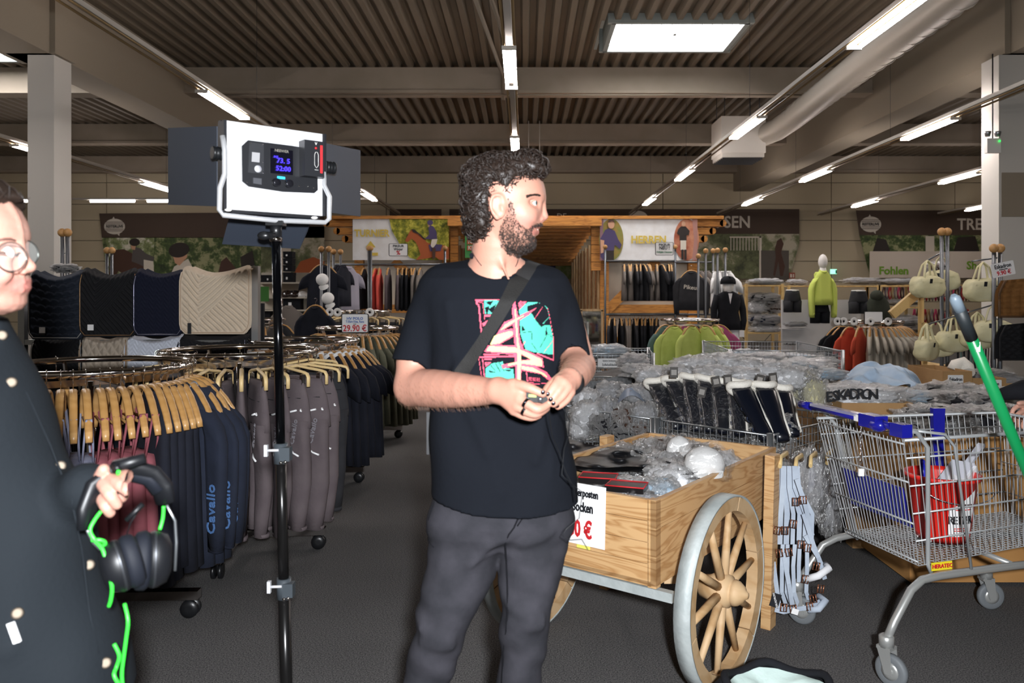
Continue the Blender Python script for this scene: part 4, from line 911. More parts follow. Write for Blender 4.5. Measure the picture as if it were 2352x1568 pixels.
tt = thing('swing_tag', 'dark grey swing tag hanging from the beige saddle pad', 'tag', P(435, 770, YP-.1)); b = MB(); b.box(P(435, 754, YP-.09), (.026, .006, .08)); part('card', b, dsteel, tt); b = MB(); b.tube([P(430, 690, YP-.075), P(434, 715, YP-.08), P(435, 742, YP-.09)], .003, 5); part('string', b, padbeige, tt)
for (x0, x1, m, q, lb, pp) in ((72, 188, padblack, q_v, 'black saddle pad with chevron quilting, leftmost of the lower row', pg), (182, 292, padstone, q_diam, 'stone coloured saddle pad with diamond quilting in the lower row', pc), (286, 412, padwhite, q_small, 'white saddle pad with fine chevrons in the lower row', None), (406, 566, padblack, q_small, 'black saddle pad with fine chevrons, rightmost of the lower row', pglit)):
    saddle_pad(x0, x1, 764, 776, 770, 915, YP+.14, m, q, lb, pp, .018)
t = thing('saddle_pad_stand', 'galvanised steel stand carrying two rows of saddle pads', 'display stand', P(330, 900, 6.15)); Z0 = P(0, 612, YP+.2).z; xa, xb = P(62, 0, 6.2).x, P(582, 0, 6.0).x
b = MB(); b.box((xb+.02, 6.0, Z0/2), (.05, .06, Z0)); part('post', b, steel, t)
b = MB(); b.box((xa, 6.15, Z0/2-.05), (.05, .05, Z0-.1)); part('post', b, steel, t)
for yy in (640, 790): b = MB(); b.beam((xa, 6.15, P(0, yy, YP).z), (xb, 6.06, P(0, yy, YP).z), .04, .04); part('arm', b, steel, t)
b = MB(); b.box(((xa+xb)/2, 6.5, .04), (xb-xa, .6, .06)); part('base', b, steel, t)
b = MB(); b.box(((xa+xb)/2, 6.4, .75), (xb-xa-.1, .03, 1.35)); part('rear_panel', b, padblack, t)
upright(143, 534, 7.6, 'tall pair of display posts with wooden balls beside the left column', 2, 12); upright(246, 575, 9.6, 'low pair of display posts with wooden balls in front of the printed horse', 2, 11)
# ---------------- crinkled plastic bags ----------------
def plastic_mat(name, tint='#ffffff', gl=.32, haze=.07, scale=4.8, dist=.06, st=1.3):
    m = mat(name, tint, .3); nt = m.node_tree; L = nt.links; N = nt.nodes; N.remove(N['Principled BSDF']); out = N['Material Output']
    tc = N.new('ShaderNodeTexCoord'); n = N.new('ShaderNodeTexNoise'); n.inputs['Scale'].default_value = scale; n.inputs['Detail'].default_value = 2.5; n.inputs['Distortion'].default_value = 1.6
    L.new(tc.outputs['Object'], n.inputs['Vector']); bp = N.new('ShaderNodeBump'); bp.inputs['Strength'].default_value = .9; bp.inputs['Distance'].default_value = dist
    L.new(n.outputs['Fac'], bp.inputs['Height']); g = N.new('ShaderNodeBsdfGlossy'); g.inputs['Roughness'].default_value = .3; L.new(bp.outputs[0], g.inputs['Normal'])
    t = N.new('ShaderNodeBsdfTransparent'); d = N.new('ShaderNodeBsdfDiffuse'); d.inputs['Color'].default_value = (.85, .84, .82, 1)
    m1 = N.new('ShaderNodeMixShader'); m1.inputs[0].default_value = gl; L.new(t.outputs[0], m1.inputs[1]); L.new(g.outputs[0], m1.inputs[2])
    cr = N.new('ShaderNodeValToRGB'); e = cr.color_ramp.elements; q_ = lambda v: (v, v, v, 1)
    e[0].position = .40; e[0].color = q_(haze); e[1].position = .60; e[1].color = q_(haze)
    for p_, v_ in ((.466, haze), (.475, .34*st), (.484, haze), (.538, haze), (.545, .28*st), (.552, haze)): x = e.new(p_); x.color = q_(v_)  # thin white streaks painted into the film as glints, over a pale haze
    L.new(n.outputs['Fac'], cr.inputs[0]); m2 = N.new('ShaderNodeMixShader'); L.new(cr.outputs[0], m2.inputs[0]); L.new(m1.outputs[0], m2.inputs[1]); L.new(d.outputs[0], m2.inputs[2]); L.new(m2.outputs[0], out.inputs[0]); return m
film = plastic_mat('plastic_film'); boot_film = plastic_mat('boot_film', gl=.12, haze=.008, scale=9, dist=.02, st=.35)
def crumple(key, seed, sx=1., sy=1., sz=1., amp=.10, ridge=3.2, seg=(36, 20), p=.7):
    b = MB(); off = Vector((seed*3.7, seed*1.3, seed*2.1)); nu, nv = seg
    def f(u, v):
        a = 2*PI*u; e = PI*(v-.5); c, s_ = math.cos(a), math.sin(a); ce, se = math.cos(e), math.sin(e)
        d = Vector((math.copysign(abs(c)**p, c)*abs(ce)**p, math.copysign(abs(s_)**p, s_)*abs(ce)**p, math.copysign(abs(se)**.9, se)))
        n = mnoise.noise(d*ridge+off); n2 = abs(mnoise.noise(d*ridge*2.3+off)); n3 = mnoise.noise(d*ridge*5+off)
        k = 1+amp*(n*1.3-n2*1.1+n3*.35); return Vector((d.x*sx*k, d.y*sy*k, d.z*sz*k))
    b.grid(f, nu, nv, cu=True); return b
BAGP = {}
def bag_proto(key, cm, fm=None, seed=1, flatk=.5):
    if key in BAGP: return BAGP[key]
    t = thing('bagged_item', 'proto', 'wrapped item'); z0 = flatk
    b = crumple(key, seed, 1, .72, flatk, .16, 2.6); part('content', b, cm, t)
    b = crumple(key, seed+9, 1.12, .86, flatk*1.22, .26, 3.4, (44, 24)); part('plastic_wrapper', b, fm or film, t)
    BAGP[key] = t; return t
whitev = cloth('white_stuff', '#f0f0f2', '#dcdde0'); lightblue = cloth('light_blue_stuff', '#a9bccb', '#93a9bb'); creamv = cloth('cream_stuff', '#d9d2a8', '#cfc79a'); brownv = cloth('brown_stuff', '#4a342a', '#3a2a22'); blk = cloth('black_stuff', '#16161a', '#202024'); greyv = cloth('grey_stuff', '#85858a', '#b0b0b2'); navyv = cloth('navy_stuff', '#141a2c', '#1c2338')
CM = dict(white=whitev, blue=lightblue, cream=creamv, brown=brownv, black=blk, grey=greyv, navy=navyv)
def bag(px, py, Y, wpx, hpx, col, label, rz=0., seed=0, group=None, name=None, dep=.7):
    pr = bag_proto((col, seed % 3), CM[col], seed=seed % 3+1)
    w = S(wpx, Y)/2/1.12; h = S(hpx, Y)/2/(.5*1.22)
    o = use(pr, P(px, py, Y), rz, label, group, (w, w*dep/.72*1.2, h))
    if name: o.name = name
    return o
# ---------------- wire baskets ----------------
def wire_basket(c0, u, lu, v, lv, ztop, zbot, label, step=.035, rstep=.05, floorz=0., legs=True, sides='uvUV', zu=None):
    u = Vector(u).normalized(); v = Vector(v).normalized(); c0 = Vector(c0); t = thing('wire_basket_table', label, 'wire basket', (c0.x, c0.y, 0))
    cs = [c0, c0+u*lu, c0+u*lu+v*lv, c0+v*lv]
    for c in cs: b = MB(); b.tube([(c.x, c.y, 0), (c.x, c.y, ztop+.012)], .02, 10); part('corner_post', b, steel, t)
    for i, (a, d) in enumerate(((0, 1), (1, 2), (2, 3), (3, 0))):
        A, D = cs[a], cs[d]; n = int((D-A).length/step)
        b = MB(); b.tube([(A.x, A.y, ztop), (D.x, D.y, ztop)], .006, 6); part('top_rim', b, steel, t)
        b = MB()
        for k in range(1, n): q = A.lerp(D, k/n); b.tube([(q.x, q.y, zbot), (q.x, q.y, ztop)], .0022, 4, cap=False)
        z = zbot
        while z < ztop-.02: b.tube([(A.x, A.y, z), (D.x, D.y, z)], .0025, 4, cap=False); z += rstep
        part('wire_grid', b, steel, t, stuff=True)
    b = MB(); b.add([cs[k]+Vector((0, 0, zbot-c0.z)) for k in range(4)]+[cs[k]+Vector((0, 0, zbot-c0.z-.01)) for k in range(4)], [(0, 1, 2, 3), (7, 6, 5, 4), (0, 4, 5, 1), (1, 5, 6, 2), (2, 6, 7, 3), (3, 7, 4, 0)], smooth=False); part('basket_floor', b, steel, t)
    return t
B0 = Vector((1.27, 4.05, 0)); du = Vector((-.69, .724, 0)).normalized(); dv = Vector((.724, .69, 0)).normalized()
ZT = .765
wire_basket(B0, du, .72, dv, .98, ZT, .42, 'zinc wire basket table full of navy brushing boots')
B1 = B0+du*.75
wire_basket(B1, du, .72, dv, .98, ZT, .42, 'zinc wire basket table with wrapped grooming items behind the man')
B2 = P(1420, 866, 6.35); B2.z = 0
wire_basket((P(1450, 0, 6.1).x, 6.1, 0), (-1, .1, 0), .9, (.1, 1, 0), .8, P(0, 866, 6.1).z, .35, 'wire basket table covered with black sheet')
wire_basket((P(1500, 0, 7.6).x, 7.6, 0), (-1, .1, 0), 1.0, (.1, 1, 0), .8, P(0, 820, 7.6).z+.03, .35, 'wire basket table with sign reading Softshelldecke')
wire_basket((P(1936, 0, 8.2).x, 8.2, 0), (-1, .12, 0), 1.15, (.05, 1, 0), 1.6, P(0, 806, 8.2).z, .35, 'long wire basket table with pale blue wrapped items in front of the hoodies')
# black sheet over the third basket
b = MB()
def f(u, v):
    px = 1325+150*u; yy = 850+20*v+6*math.sin(u*7); q = P(px, yy, 6.9-.85*v); q.z += .02*mnoise.noise(Vector((u*5, v*5, 1))); return q
b.grid(f, 24, 12); b.grid(lambda u, v: P(1325+150*u, 870+6*math.sin(u*7)+20*v, 6.04-.01*v), 24, 4); single('black_sheet', b, mat('black_nylon', '#131316', .45, bump=(9, .6)), 'black nylon sheet lying over the wire basket behind the man', 'sheet')
price_sign(1373, 823, 1427, 846, 7.5, [('Eskadron Sonderposten', .55, .17, ink, .62), ('Softshelldecke', -.25, .24, ink, .8)], 'white paper sign reading Eskadron Sonderposten Softshelldecke', frame=False)
bag(1400, 806, 7.9, 90, 34, 'blue', 'pale grey-blue rolled bundle in plastic above the Softshell sign', .1, 1)
bag(1345, 812, 8.0, 50, 30, 'grey', 'grey wrapped bundle left of the pale rolled bundle', 0, 2)
bag(1455, 832, 7.3, 70, 44, 'grey', 'crumpled clear plastic bag at the right of the Softshell sign', .3, 0)
for i, (px, py, w, h, c) in enumerate(((1715, 818, 80, 34, 'blue'), (1770, 822, 90, 30, 'white'), (1830, 826, 90, 30, 'blue'), (1885, 830, 80, 26, 'white'))): bag(px, py, 8.8, w, h, c, 'wrapped pale bundle in the long wire basket, %s' % ordl(i, 4), 0, i, 'wrapped bundles in the long basket')
# ---------------- wagon ----------------
wplank = wood('wagon_plank', '#cfa675', '#b28453', (1.0, 1.0, 8.), 5.5, .5); wwheel = wood('wheel_wood', '#c9a981', '#b79266', (5, 5, 5), 1.2, .6); tirem = mat('iron_tire', '#a9b0af', .6, .2, var=(9, '#bfc5c3'), bump=(40, .2))
wd_ = Vector((.6, .8, 0)); wa = Vector((.8, -.6, 0)); Cw = Vector((.76, 3.0, .362)); TW = thing('wooden_handcart', 'two-wheeled wooden handcart filled with wrapped goods', 'handcart', (Cw.x-.4, Cw.y+.3, 0))
K0 = Cw-wa*.12-wd_*.32; K0.z = 0; LW, WW = 1.255, .70; zb, zt = .442, .752
def plank(o, d, L_, th, z0, z1, name='plank', m=None, nrm=None):
    nrm = nrm or wa; q = [o, o+d*L_, o+d*L_+nrm*th, o+nrm*th]
    b = MB(); b.hexa([Vector((p.x, p.y, z0)) for p in q], [Vector((p.x, p.y, z1)) for p in q]); return part(name, b, m or wplank, TW)
nb = 3
for i in range(3):
    z0 = zb+(zt-zb)*i/3; z1_ = zb+(zt-zb)*(i+1)/3-.002
    plank(K0-wa*.022, wd_, LW, .022, z0, z1_); plank(K0-wa*WW, wd_, LW, .022, z0, z1_)
for i in range(4):
    z0 = zb+(zt-zb)*i/4; z1_ = zb+(zt-zb)*(i+1)/4-.002
    plank(K0-wa*WW, wa, WW-.03, .022, z0, z1_, nrm=wd_); plank(K0-wa*WW+wd_*(LW-.022), wa, WW-.03, .022, z0, z1_, nrm=wd_)
plank(K0-wa*.034, wa, .034, .036, zb-.008, zt, 'corner_batten', nrm=wd_)
plank(K0-wa*WW, wa, WW-.02, LW, zb-.004, zb+.014, 'box_floor', nrm=wd_)
# under-frame, axle, legs
b = MB(); a_ = K0-wa*(WW+.02)+wd_*.02; b.beam(Vector((a_.x, a_.y, zb-.03)), Vector((a_.x, a_.y, zb-.03))+wa*(WW+.08), .03, .035); part('frame_bar', b, tirem, TW)
b = MB(); A0 = Cw-wa*.02; A1 = Cw-wa*.9; b.tube([A0, A1], .018, 10); part('axle', b, tirem, TW)
b = MB()
for s_ in (.1, .55): q = K0-wa*s_+wd_*.3; b.beam((q.x, q.y, zb-.01), (q.x, q.y, .36), .05, .09)
part('axle_block', b, wwheel, TW)
q = Vector((1.095, 3.525, 0)); b = MB(); b.hexa([q+wa*x+wd_*y for x, y in ((-.022, -.035), (.022, -.035), (.022, .035), (-.022, .035))], [q+Vector((.02, 0, .775))+wa*x+wd_*y for x, y in ((-.022, -.035), (.022, -.035), (.022, .035), (-.022, .035))]); part('leg', b, wplank, TW)
q = Vector((.42, 4.0, 0)); b = MB(); b.hexa([q+wa*x+wd_*y for x, y in ((-.022, -.035), (.022, -.035), (.022, .035), (-.022, .035))], [q+Vector((0, 0, .775))+wa*x+wd_*y for x, y in ((-.022, -.035), (.022, -.035), (.022, .035), (-.022, .035))]); part('leg', b, wplank, TW)
b = MB(); q = K0-wa*.35+wd_*.8; b.beam((q.x, q.y, .45), (q.x, q.y, .3), .05, .05); part('block', b, wwheel, TW)
def wheel(C, outsign):
    M_ = Matrix((wd_, Vector((0, 0, 1)), wa)).transposed()   # local x->wd, y->up, z->wa
    def w(x, y, z): return C+M_ @ Vector((x, y, z))
    R_ = .362
    b = MB(); 
    for k in range(64): pass
    n = 64; vs = []; fs = []
    for k in range(n):
        a = 2*PI*k/n
        for r, z in ((R_, -.032), (R_, .03), (R_-.008, .03), (R_-.008, -.032)): vs.append(w(r*math.cos(a), r*math.sin(a), z))
    for k in range(n):
        k2 = (k+1) % n
        for j in range(4): j2 = (j+1) % 4; fs.append((k*4+j, k2*4+j, k2*4+j2, k*4+j2))
    b.add(vs, fs, smooth=True); wp = part('wheel', b, tirem, TW, 'wheel with iron tire')
    for s_ in range(6):
        b = MB(); vs = []; m_ = 9
        for k in range(m_):
            a = 2*PI*(s_+k/(m_-1)*.985)/6+.25
            for r, z in ((R_-.009, -.026), (R_-.009, .028), (R_-.062, .024), (R_-.062, -.022)): vs.append(w(r*math.cos(a), r*math.sin(a), z))
        fs = [(k*4+j, (k+1)*4+j, (k+1)*4+(j+1) % 4, k*4+(j+1) % 4) for k in range(m_-1) for j in range(4)]+[(3, 2, 1, 0), tuple((m_-1)*4+j for j in range(4))]
        b.add(vs, fs, smooth=False); part('rim_segment', b, wwheel, wp)
    for k in range(10):
        a = 2*PI*k/10+.12; b = MB(); b.tube([w(.04*math.cos(a), .04*math.sin(a), 0), w(.18*math.cos(a), .18*math.sin(a), 0), w((R_-.06)*math.cos(a), (R_-.06)*math.sin(a), 0)], [.018, .0155, .012], 8); part('spoke', b, wwheel, wp)
    b = MB(); Mh = M_; b.lathe([(.02, -.09), (.042, -.085), (.05, -.05), (.062, -.03), (.064, .0), (.06, .028), (.047, .036), (.044, .042), (.05, .046), (.045, .062), (.03, .082), (.018, .088), (.012, .098), (0, .1)], C, 24, Mh); part('hub', b, wwheel, wp)
wheel(Cw, 1); wheel(Cw-wa*.88, -1)
# price paper on the front board
def on_plane(px, py, p0, n):
    o = Vector((0, 0, EYE)); d = P(px, py, 1.)-o; n = Vector(n); return o+d*((Vector(p0)-o).dot(n)/d.dot(n))
fp = K0-wd_*.006; 
t = thing('price_paper', 'white paper on the handcart front reading Sonderposten Socken 5.00 €', 'sign', on_plane(1394, 1263, fp, wd_))
cs = [on_plane(*p, fp, wd_) for p in ((1392, 1120), (1389, 1263))]; uax = -wa; wP = .24
b = MB(); tl, bl = cs; b.add([tl, bl, bl+uax*wP, tl+uax*wP, tl+wd_*.001, bl+wd_*.001, bl+uax*wP+wd_*.001, tl+uax*wP+wd_*.001], [(3, 2, 1, 0), (4, 5, 6, 7)], smooth=False); part('sheet', b, paper, t)
mid = fp-wd_*.003
for s_, px, py, h, m in (('Sonderposten', 1374, 1139, 24, ink), ('Socken', 1362, 1170, 30, ink), ('5.00 €', 1360, 1222, 52, red_ink)):
    o_ = on_plane(px, py, mid, wd_); text('lettering', s_, S(h, 2.95)*1.05, o_, wa, (0, 0, 1), m, t, .025, .62, 'RIGHT')
t = thing('sticky_label', 'small yellow sticker at the lower edge of the price paper', 'sticker', on_plane(1340, 1254, fp, wd_)); b = MB(); q = on_plane(1340, 1256, fp-wd_*.004, wd_); b.beam(q-wa*.03, q+wa*.03, .002, .012); part('sticker', b, mat('yellow_label', '#e8e26a', .5), t)
# goods inside the wagon
def wg(s_, t_, z): q = K0-wa*s_+wd_*t_; return Vector((q.x, q.y, z))
for i, (s_, t_, z, r, c, lb) in enumerate(((.20, .98, .69, .11, 'white', 'white cap in clear plastic at the back of the handcart'), (.21, .55, .69, .135, 'white', 'big white bagged cap in the middle of the handcart'), (.32, .72, .69, .13, 'grey', 'grey bagged item in the middle of the handcart'), (.45, 1.0, .71, .12, 'brown', 'brown bagged item at the back left of the handcart'), (.34, 1.0, .71, .11, 'black', 'black bagged cap at the back of the handcart'), (.19, .18, .66, .11, 'grey', 'clear bagged item near the front corner of the handcart'), (.17, .36, .68, .10, 'blue', 'pale bagged item by the side board of the handcart'), (.28, .32, .67, .11, 'white', 'white bagged item left of the front corner'), (.55, .8, .68, .14, 'black', 'black bagged item under the black sheet'), (.5, .4, .6, .14, 'grey', 'grey bagged item low in the handcart'), (.15, .78, .70, .085, 'grey', 'small bagged item at the side board'), (.58, 1.05, .7, .09, 'white', 'white bagged item at the far left corner'))):
    pr = bag_proto((c, i % 3), CM[c], seed=i % 3+1); use(pr, wg(s_, t_, z), i*1.3, lb, None, (r, r*1.1, r*1.05))
for i, (s_, t_) in enumerate(((.26, .7), (.42, .7), (.26, 1.0), (.4, 1.05), (.3, .35), (.55, .3))):
    pr = bag_proto(('grey', i % 3), CM['grey'], seed=i % 3+1); use(pr, wg(s_, t_, .57), i*1.7, 'wrapped item deep inside the handcart, %s counted from the front' % ORD[(i*2) % 6 if i < 3 else (i*2+1) % 6], 'wrapped items at the bottom of the handcart', (.17, .17, .2))
# caps: rounded white cap shapes in plastic
b = MB()
def f(u, v):
    px = 1296+300*u+10*v; py = 1003+64*u+v*(62-42*u)+5*math.sin(u*9); z = .755+.022*mnoise.noise(Vector((u*5, v*3, 3)))+.012*math.sin(u*17+v*5)-.02*v
    q = on_plane(px, py, Vector((0, 0, z)), (0, 0, 1)); return q
b.grid(f, 60, 18); b.grid(lambda u, v: f(1-u, v)+Vector((0, 0, -.02)), 20, 8); single('black_bag', b, mat('black_nylon', '#1a1a1d', .42, bump=(14, .5)), 'black nylon bag lying across the left side of the handcart', 'bag')
for i, (px, py, Yc, r_, lb) in enumerate(((1618, 1062, 3.35, .085, 'round white cap crown in clear plastic near the side board'), (1560, 1035, 3.62, .06, 'small white cap in clear plastic at the middle of the handcart'))):
    c = P(px, py, Yc); t = thing('baseball_cap', lb, 'cap', c); bb = MB(); bb.lathe([(r_, -.03), (r_*1.0, 0), (r_*.9, .03), (r_*.6, .055), (r_*.2, .068), (0, .069)], c, 24); part('crown', bb, whitec, t); bb = MB(); bb.grid(lambda u, v: c+Vector(((u-.5)*1.5*r_, -r_*.8-r_*.7*v*math.sqrt(max(0, 1-(2*u-1)**2)), -.02-.02*v)), 9, 4); part('brim', bb, whitec, t)
    bb = crumple('x', 5+i, r_*1.35, r_*1.3, .085, .18, 3., (40, 22)); bb.v = [(x+c.x, y+c.y, z+c.z) for x, y, z in bb.v]; part('plastic_wrapper', bb, boot_film, t)
for i, (px, py, rz, w) in enumerate(((1375, 1098, .2, .075), (1440, 1118, .1, .075))):
    o_ = on_plane(px, py, Vector((0, 0, .735)), (0, 0, 1)); t = thing('black_case', 'black zip case with red edge, %s on the goods in the handcart' % ('left one', 'right one')[i], 'case', o_); M_ = Matrix.Rotation(-.45+rz, 3, 'Z')
    b = MB(); b.box(o_, (w*2, .1, .022), M_); part('shell', b, mat('case_black', '#141315', .25), t); b = MB(); b.tube([o_+M_ @ Vector((x, y, .012)) for x, y in ((-w, -.05), (w, -.05), (w, .05), (-w, .05))], .003, 5, closed=True); part('red_edge', b, red_ink, t)
o_ = wg(.55, .12, .73); b = MB(); b.box(o_, (.16, .1, .002), Matrix.Rotation(.3, 3, 'X')); single('paper_slip', b, paper, 'small white paper slip at the front of the handcart', 'paper')
# ---------------- brushing boots in plastic ----------------
fleece = mat('fleece', '#f4efe4', .95, bump=(90, .5, .006)); shell = mat('navy_shell', '#10141f', .28, coat=.2)
def boot(px0, py0, px1, py1, Y0, Y1, w, label, film_=True, i=0):
    A = P(px0, py0, Y0); B = P(px1, py1, Y1); t = thing('brushing_boot', label, 'horse boot', B); d = (A-B); L_ = d.length; d.normalize(); sd = Vector((1, .15, 0)); sd = (sd-d*sd.dot(d)).normalized(); nn = sd.cross(d)
    def sct(k, ww, tt): return [B+d*(L_*k)+sd*(ww*math.cos(a))+nn*(tt*math.sin(a)) for a in [2*PI*q/16 for q in range(16)]]
    b = MB(); b.loft([sct(k, w*x, w*.6*x) for k, x in ((0, .55), (.1, .7), (.35, .72), (.6, .9), (.85, 1), (.97, .9))]); part('shell', b, shell, t)
    b = MB(); b.tube([B+d*(L_*.95)+sd*(w*.98*math.cos(a))+nn*(w*.62*math.sin(a)+0)+d*(.03*math.cos(a)**2) for a in [2*PI*q/18 for q in range(18)]], .021, 8, closed=True); b.tube([B+d*(L_*k)+sd*(w*x) for k, x in ((.1, .72), (.4, .76), (.7, .97), (.95, 1.02))], .011, 6); b.ball(B+d*(L_*.98), (w*.85, w*.5, .02), 10); part('fleece_lining', b, fleece, t)
    b = MB(); b.loft([[B+d*(L_*k)+sd*(w*.45*x*math.cos(a))-nn*(w*.62+0)+nn*(-.012*x*abs(math.sin(a))) for a in [PI*q/8 for q in range(9)]]+[B+d*(L_*k)+sd*(-w*.45*x)-nn*(w*.5)] for k, x in ((.08, .4), (.3, .55), (.6, .8), (.8, 1.), (.9, .7))]); part('strike_plate', b, shell, t)
    for k in (.22, .42, .62): b = MB(); b.tube([B+d*(L_*k)+sd*(w*.86*math.cos(a))+nn*(w*.66*math.sin(a)) for a in [PI+PI*q/8 for q in range(9)]], .004, 5, flat=2.2); part('strap', b, mat('boot_strap', '#30384c', .5), t)
    if film_:
        b = MB(); off = i*2.3
        def f(u, v):
            a = 2*PI*u; ww = w*(1.12+.14*mnoise.noise(Vector((math.cos(a)*2+off, math.sin(a)*2, v*5)))-.25*max(0, v-.9)*4); return B+d*(L_*(-.02+1.2*v))+sd*(ww*math.cos(a))+nn*(ww*.72*math.sin(a))
        b.grid(f, 26, 14, cu=True); part('plastic_wrapper', b, boot_film, t)
    return t
bts = [(1505, 878, 1560, 985, 4.75, 4.5, .055, True), (1545, 872, 1598, 985, 4.7, 4.45, .055, True), (1585, 868, 1605, 990, 4.65, 4.4, .052, True), (1620, 872, 1632, 992, 4.6, 4.35, .052, True), (1655, 878, 1662, 995, 4.55, 4.3, .052, True), (1690, 880, 1700, 1000, 4.5, 4.25, .052, True), (1700, 888, 1765, 1010, 4.35, 4.1, .062, False), (1755, 888, 1800, 1012, 4.35, 4.1, .06, False), (1795, 895, 1825, 1000, 4.45, 4.2, .052, False)]
for i, (a, b_, c, d, y0, y1, w, fl_) in enumerate(bts):
    boot(a, b_, c, d, y0, y1, w, '%snavy brushing boot with fleece trim, %s in the wire basket' % ('bagged ' if fl_ else '', ordl(i, 9)), fl_, i)
for i, (px, py) in enumerate(((1548, 855), (1612, 900), (1645, 876), (1672, 872), (1745, 872), (1776, 868))):
    t = thing('cardboard_tag', 'dark printed hang tag, %s above the brushing boots' % ordl(i, 6), 'tag', P(px, py, 4.42)); b = MB(); b.box(P(px, py, 4.42), (.045, .004, .06), Matrix.Rotation(.25*math.sin(i*2), 3, 'Y')); part('card', b, mat('tag_dark', '#3a3632', .5), t); b = MB(); b.box(P(px, py, 4.415), (.03, .002, .03), Matrix.Rotation(.25*math.sin(i*2), 3, 'Y')); part('printed_field', b, mat('tag_print', '#8f8b86', .5), t)
pile = [(1600, 842, 5.1, 120, 50, 'white'), (1660, 836, 5.2, 130, 54, 'white'), (1720, 846, 5.1, 120, 52, 'white'), (1775, 852, 5.0, 110, 50, 'white'), (1560, 858, 5.0, 90, 44, 'white'), (1700, 862, 4.8, 100, 40, 'white'), (1640, 858, 4.8, 100, 40, 'white'), (1812, 868, 4.9, 90, 60, 'white'), (1500, 862, 5.2, 90, 44, 'white'), (1470, 850, 5.5, 90, 30, 'grey'), (1745, 828, 5.6, 120, 36, 'grey'), (1830, 846, 5.6, 120, 36, 'blue')]
for i, (px, py, Y, w, h, c) in enumerate(pile): bag(px, py, Y, w, h, c, '%s bundle in crinkled plastic, %s on the pile above the brushing boots' % ({'white': 'white', 'grey': 'grey', 'blue': 'pale blue'}[c], ORD[i]+' of twelve'), .4*i, i, 'plastic-wrapped pile above the boots')
for i, (px, py, Y, w, h, c) in enumerate(((1590, 960, 4.55, 120, 90, 'navy'), (1680, 975, 4.4, 120, 90, 'navy'), (1770, 985, 4.2, 110, 80, 'navy'))): bag(px, py, Y+.1, w, h, c, 'navy bagged boot lying deep in the wire basket, %s' % ordl(i, 3), i, i, 'bagged boots at the bottom of the basket')
bag(1845, 885, 4.95, 70, 90, 'cream', 'cream fleece item in plastic standing right of the brushing boots', .3, 1); bag(1870, 905, 4.85, 60, 80, 'cream', 'second cream fleece item leaning beside the cart handle', .6, 2)
b = MB(); b.ball(P(1842, 843+14, 4.9), (.012, .006, .01), 8); single('orange_sticker', b, mat('orange_sticker', '#f59a2a', .5), 'round orange price sticker on the cream wrapped item', 'sticker')
gi = [(1350, 955, 4.95, 80, 70, 'white'), (1345, 915, 5.1, 70, 50, 'white'), (1400, 900, 5.3, 80, 50, 'grey'), (1440, 960, 4.8, 70, 70, 'brown'), (1480, 950, 4.75, 60, 60, 'grey'), (1470, 905, 5.0, 90, 50, 'grey'), (1380, 975, 4.85, 60, 50, 'black'), (1330, 985, 4.95, 60, 50, 'white'), (1500, 890, 5.3, 80, 46, 'white'), (1430, 985, 4.8, 60, 50, 'black'), (1395, 940, 5.0, 60, 60, 'grey'), (1475, 985, 4.72, 60, 50, 'brown')]
for i, (px, py, Y, w, h, c) in enumerate(gi): bag(px, py, Y, w, h, c, '%s grooming item in clear plastic, %s in the wire basket behind the man' % (c, ORD[i]+' of twelve'), i*.7, i)
b = MB(); b.grid(lambda u, v: P(1418+66*u, 930-38*math.sin(PI*u)**.6*(1-v*.2)+(-6+20*v)*.6, 4.95-.12*v)+Vector((0, 0, 0)), 16, 8); single('blue_brush_cover', b, mat('dusty_blue_plastic', '#7f8ea4', .4), 'dusty blue curved plastic cover in the wire basket behind the man', 'cover')
# ---------------- halters hanging at the handcart ----------------
strapm = cloth('pale_blue_strap', '#bcc6d2', '#aab4c2'); rosegold = mat('rose_gold', '#b5795c', .3, .75); hang2 = mat('pale_hanger', '#e2c48a', .4)
TH = thing('halter_bundle', 'bundle of pale blue horse halters with rose gold buckles hanging beside the handcart', 'halters', P(1830, 1412, 3.6)); YH = 3.6
def strap(pts, w, name='strap', m=None, parent=None, th=.004):
    b = MB(); q = [P(*p) for p in pts]; n = len(q); vs = []
    for i in range(n):
        d = (q[min(i+1, n-1)]-q[max(i-1, 0)]).normalized(); sd = d.cross(Vector((0, 1, 0)))
        sd = sd.normalized() if sd.length > .05 else Vector((1, 0, 0)); f_ = Vector((0, th, 0)); vs.append([q[i]-sd*w/2, q[i]+sd*w/2, q[i]+sd*w/2+f_, q[i]-sd*w/2+f_])
    b.loft(vs, smooth=False); return part(name, b, m or strapm, parent or TH)
def buckle(px, py, Y, w=.026, h=.034, rz=0., parent=None):
    c = P(px, py, Y); M_ = Matrix.Rotation(rz, 3, 'Y'); b = MB(); b.tube([c+M_ @ Vector((x, 0, z)) for x, z in ((-w/2, -h/2), (w/2, -h/2), (w/2, h/2), (-w/2, h/2))], .0035, 6, closed=True); b.tube([c+M_ @ Vector((0, -.004, -h/2)), c+M_ @ Vector((0, -.004, h/2))], .002, 5); return part('buckle', b, rosegold, parent or TH)
r = random.Random(5)
for i in range(7):
    x0 = 1793+i*6.5; x1 = 1781+i*14.5; Yi = YH-.02-.035*(i % 2)+.006*i
    strap([(x0, 1070, Yi), (x0-3+i, 1120, Yi-.02), (x1-2, 1180, Yi-.02), (x1-4, 1250, Yi-.02)], .019+.003*(i % 3))
for i in range(6):
    x1 = 1781+i*14+3*(i % 2); Yi = YH-.05-.03*(i % 2)
    strap([(x1, 1250, Yi), (x1-4+2*(i % 3), 1300, Yi-.01), (x1-2, 1360, Yi), (x1+8, 1385+6*(i % 2), Yi+.02)], .0175)
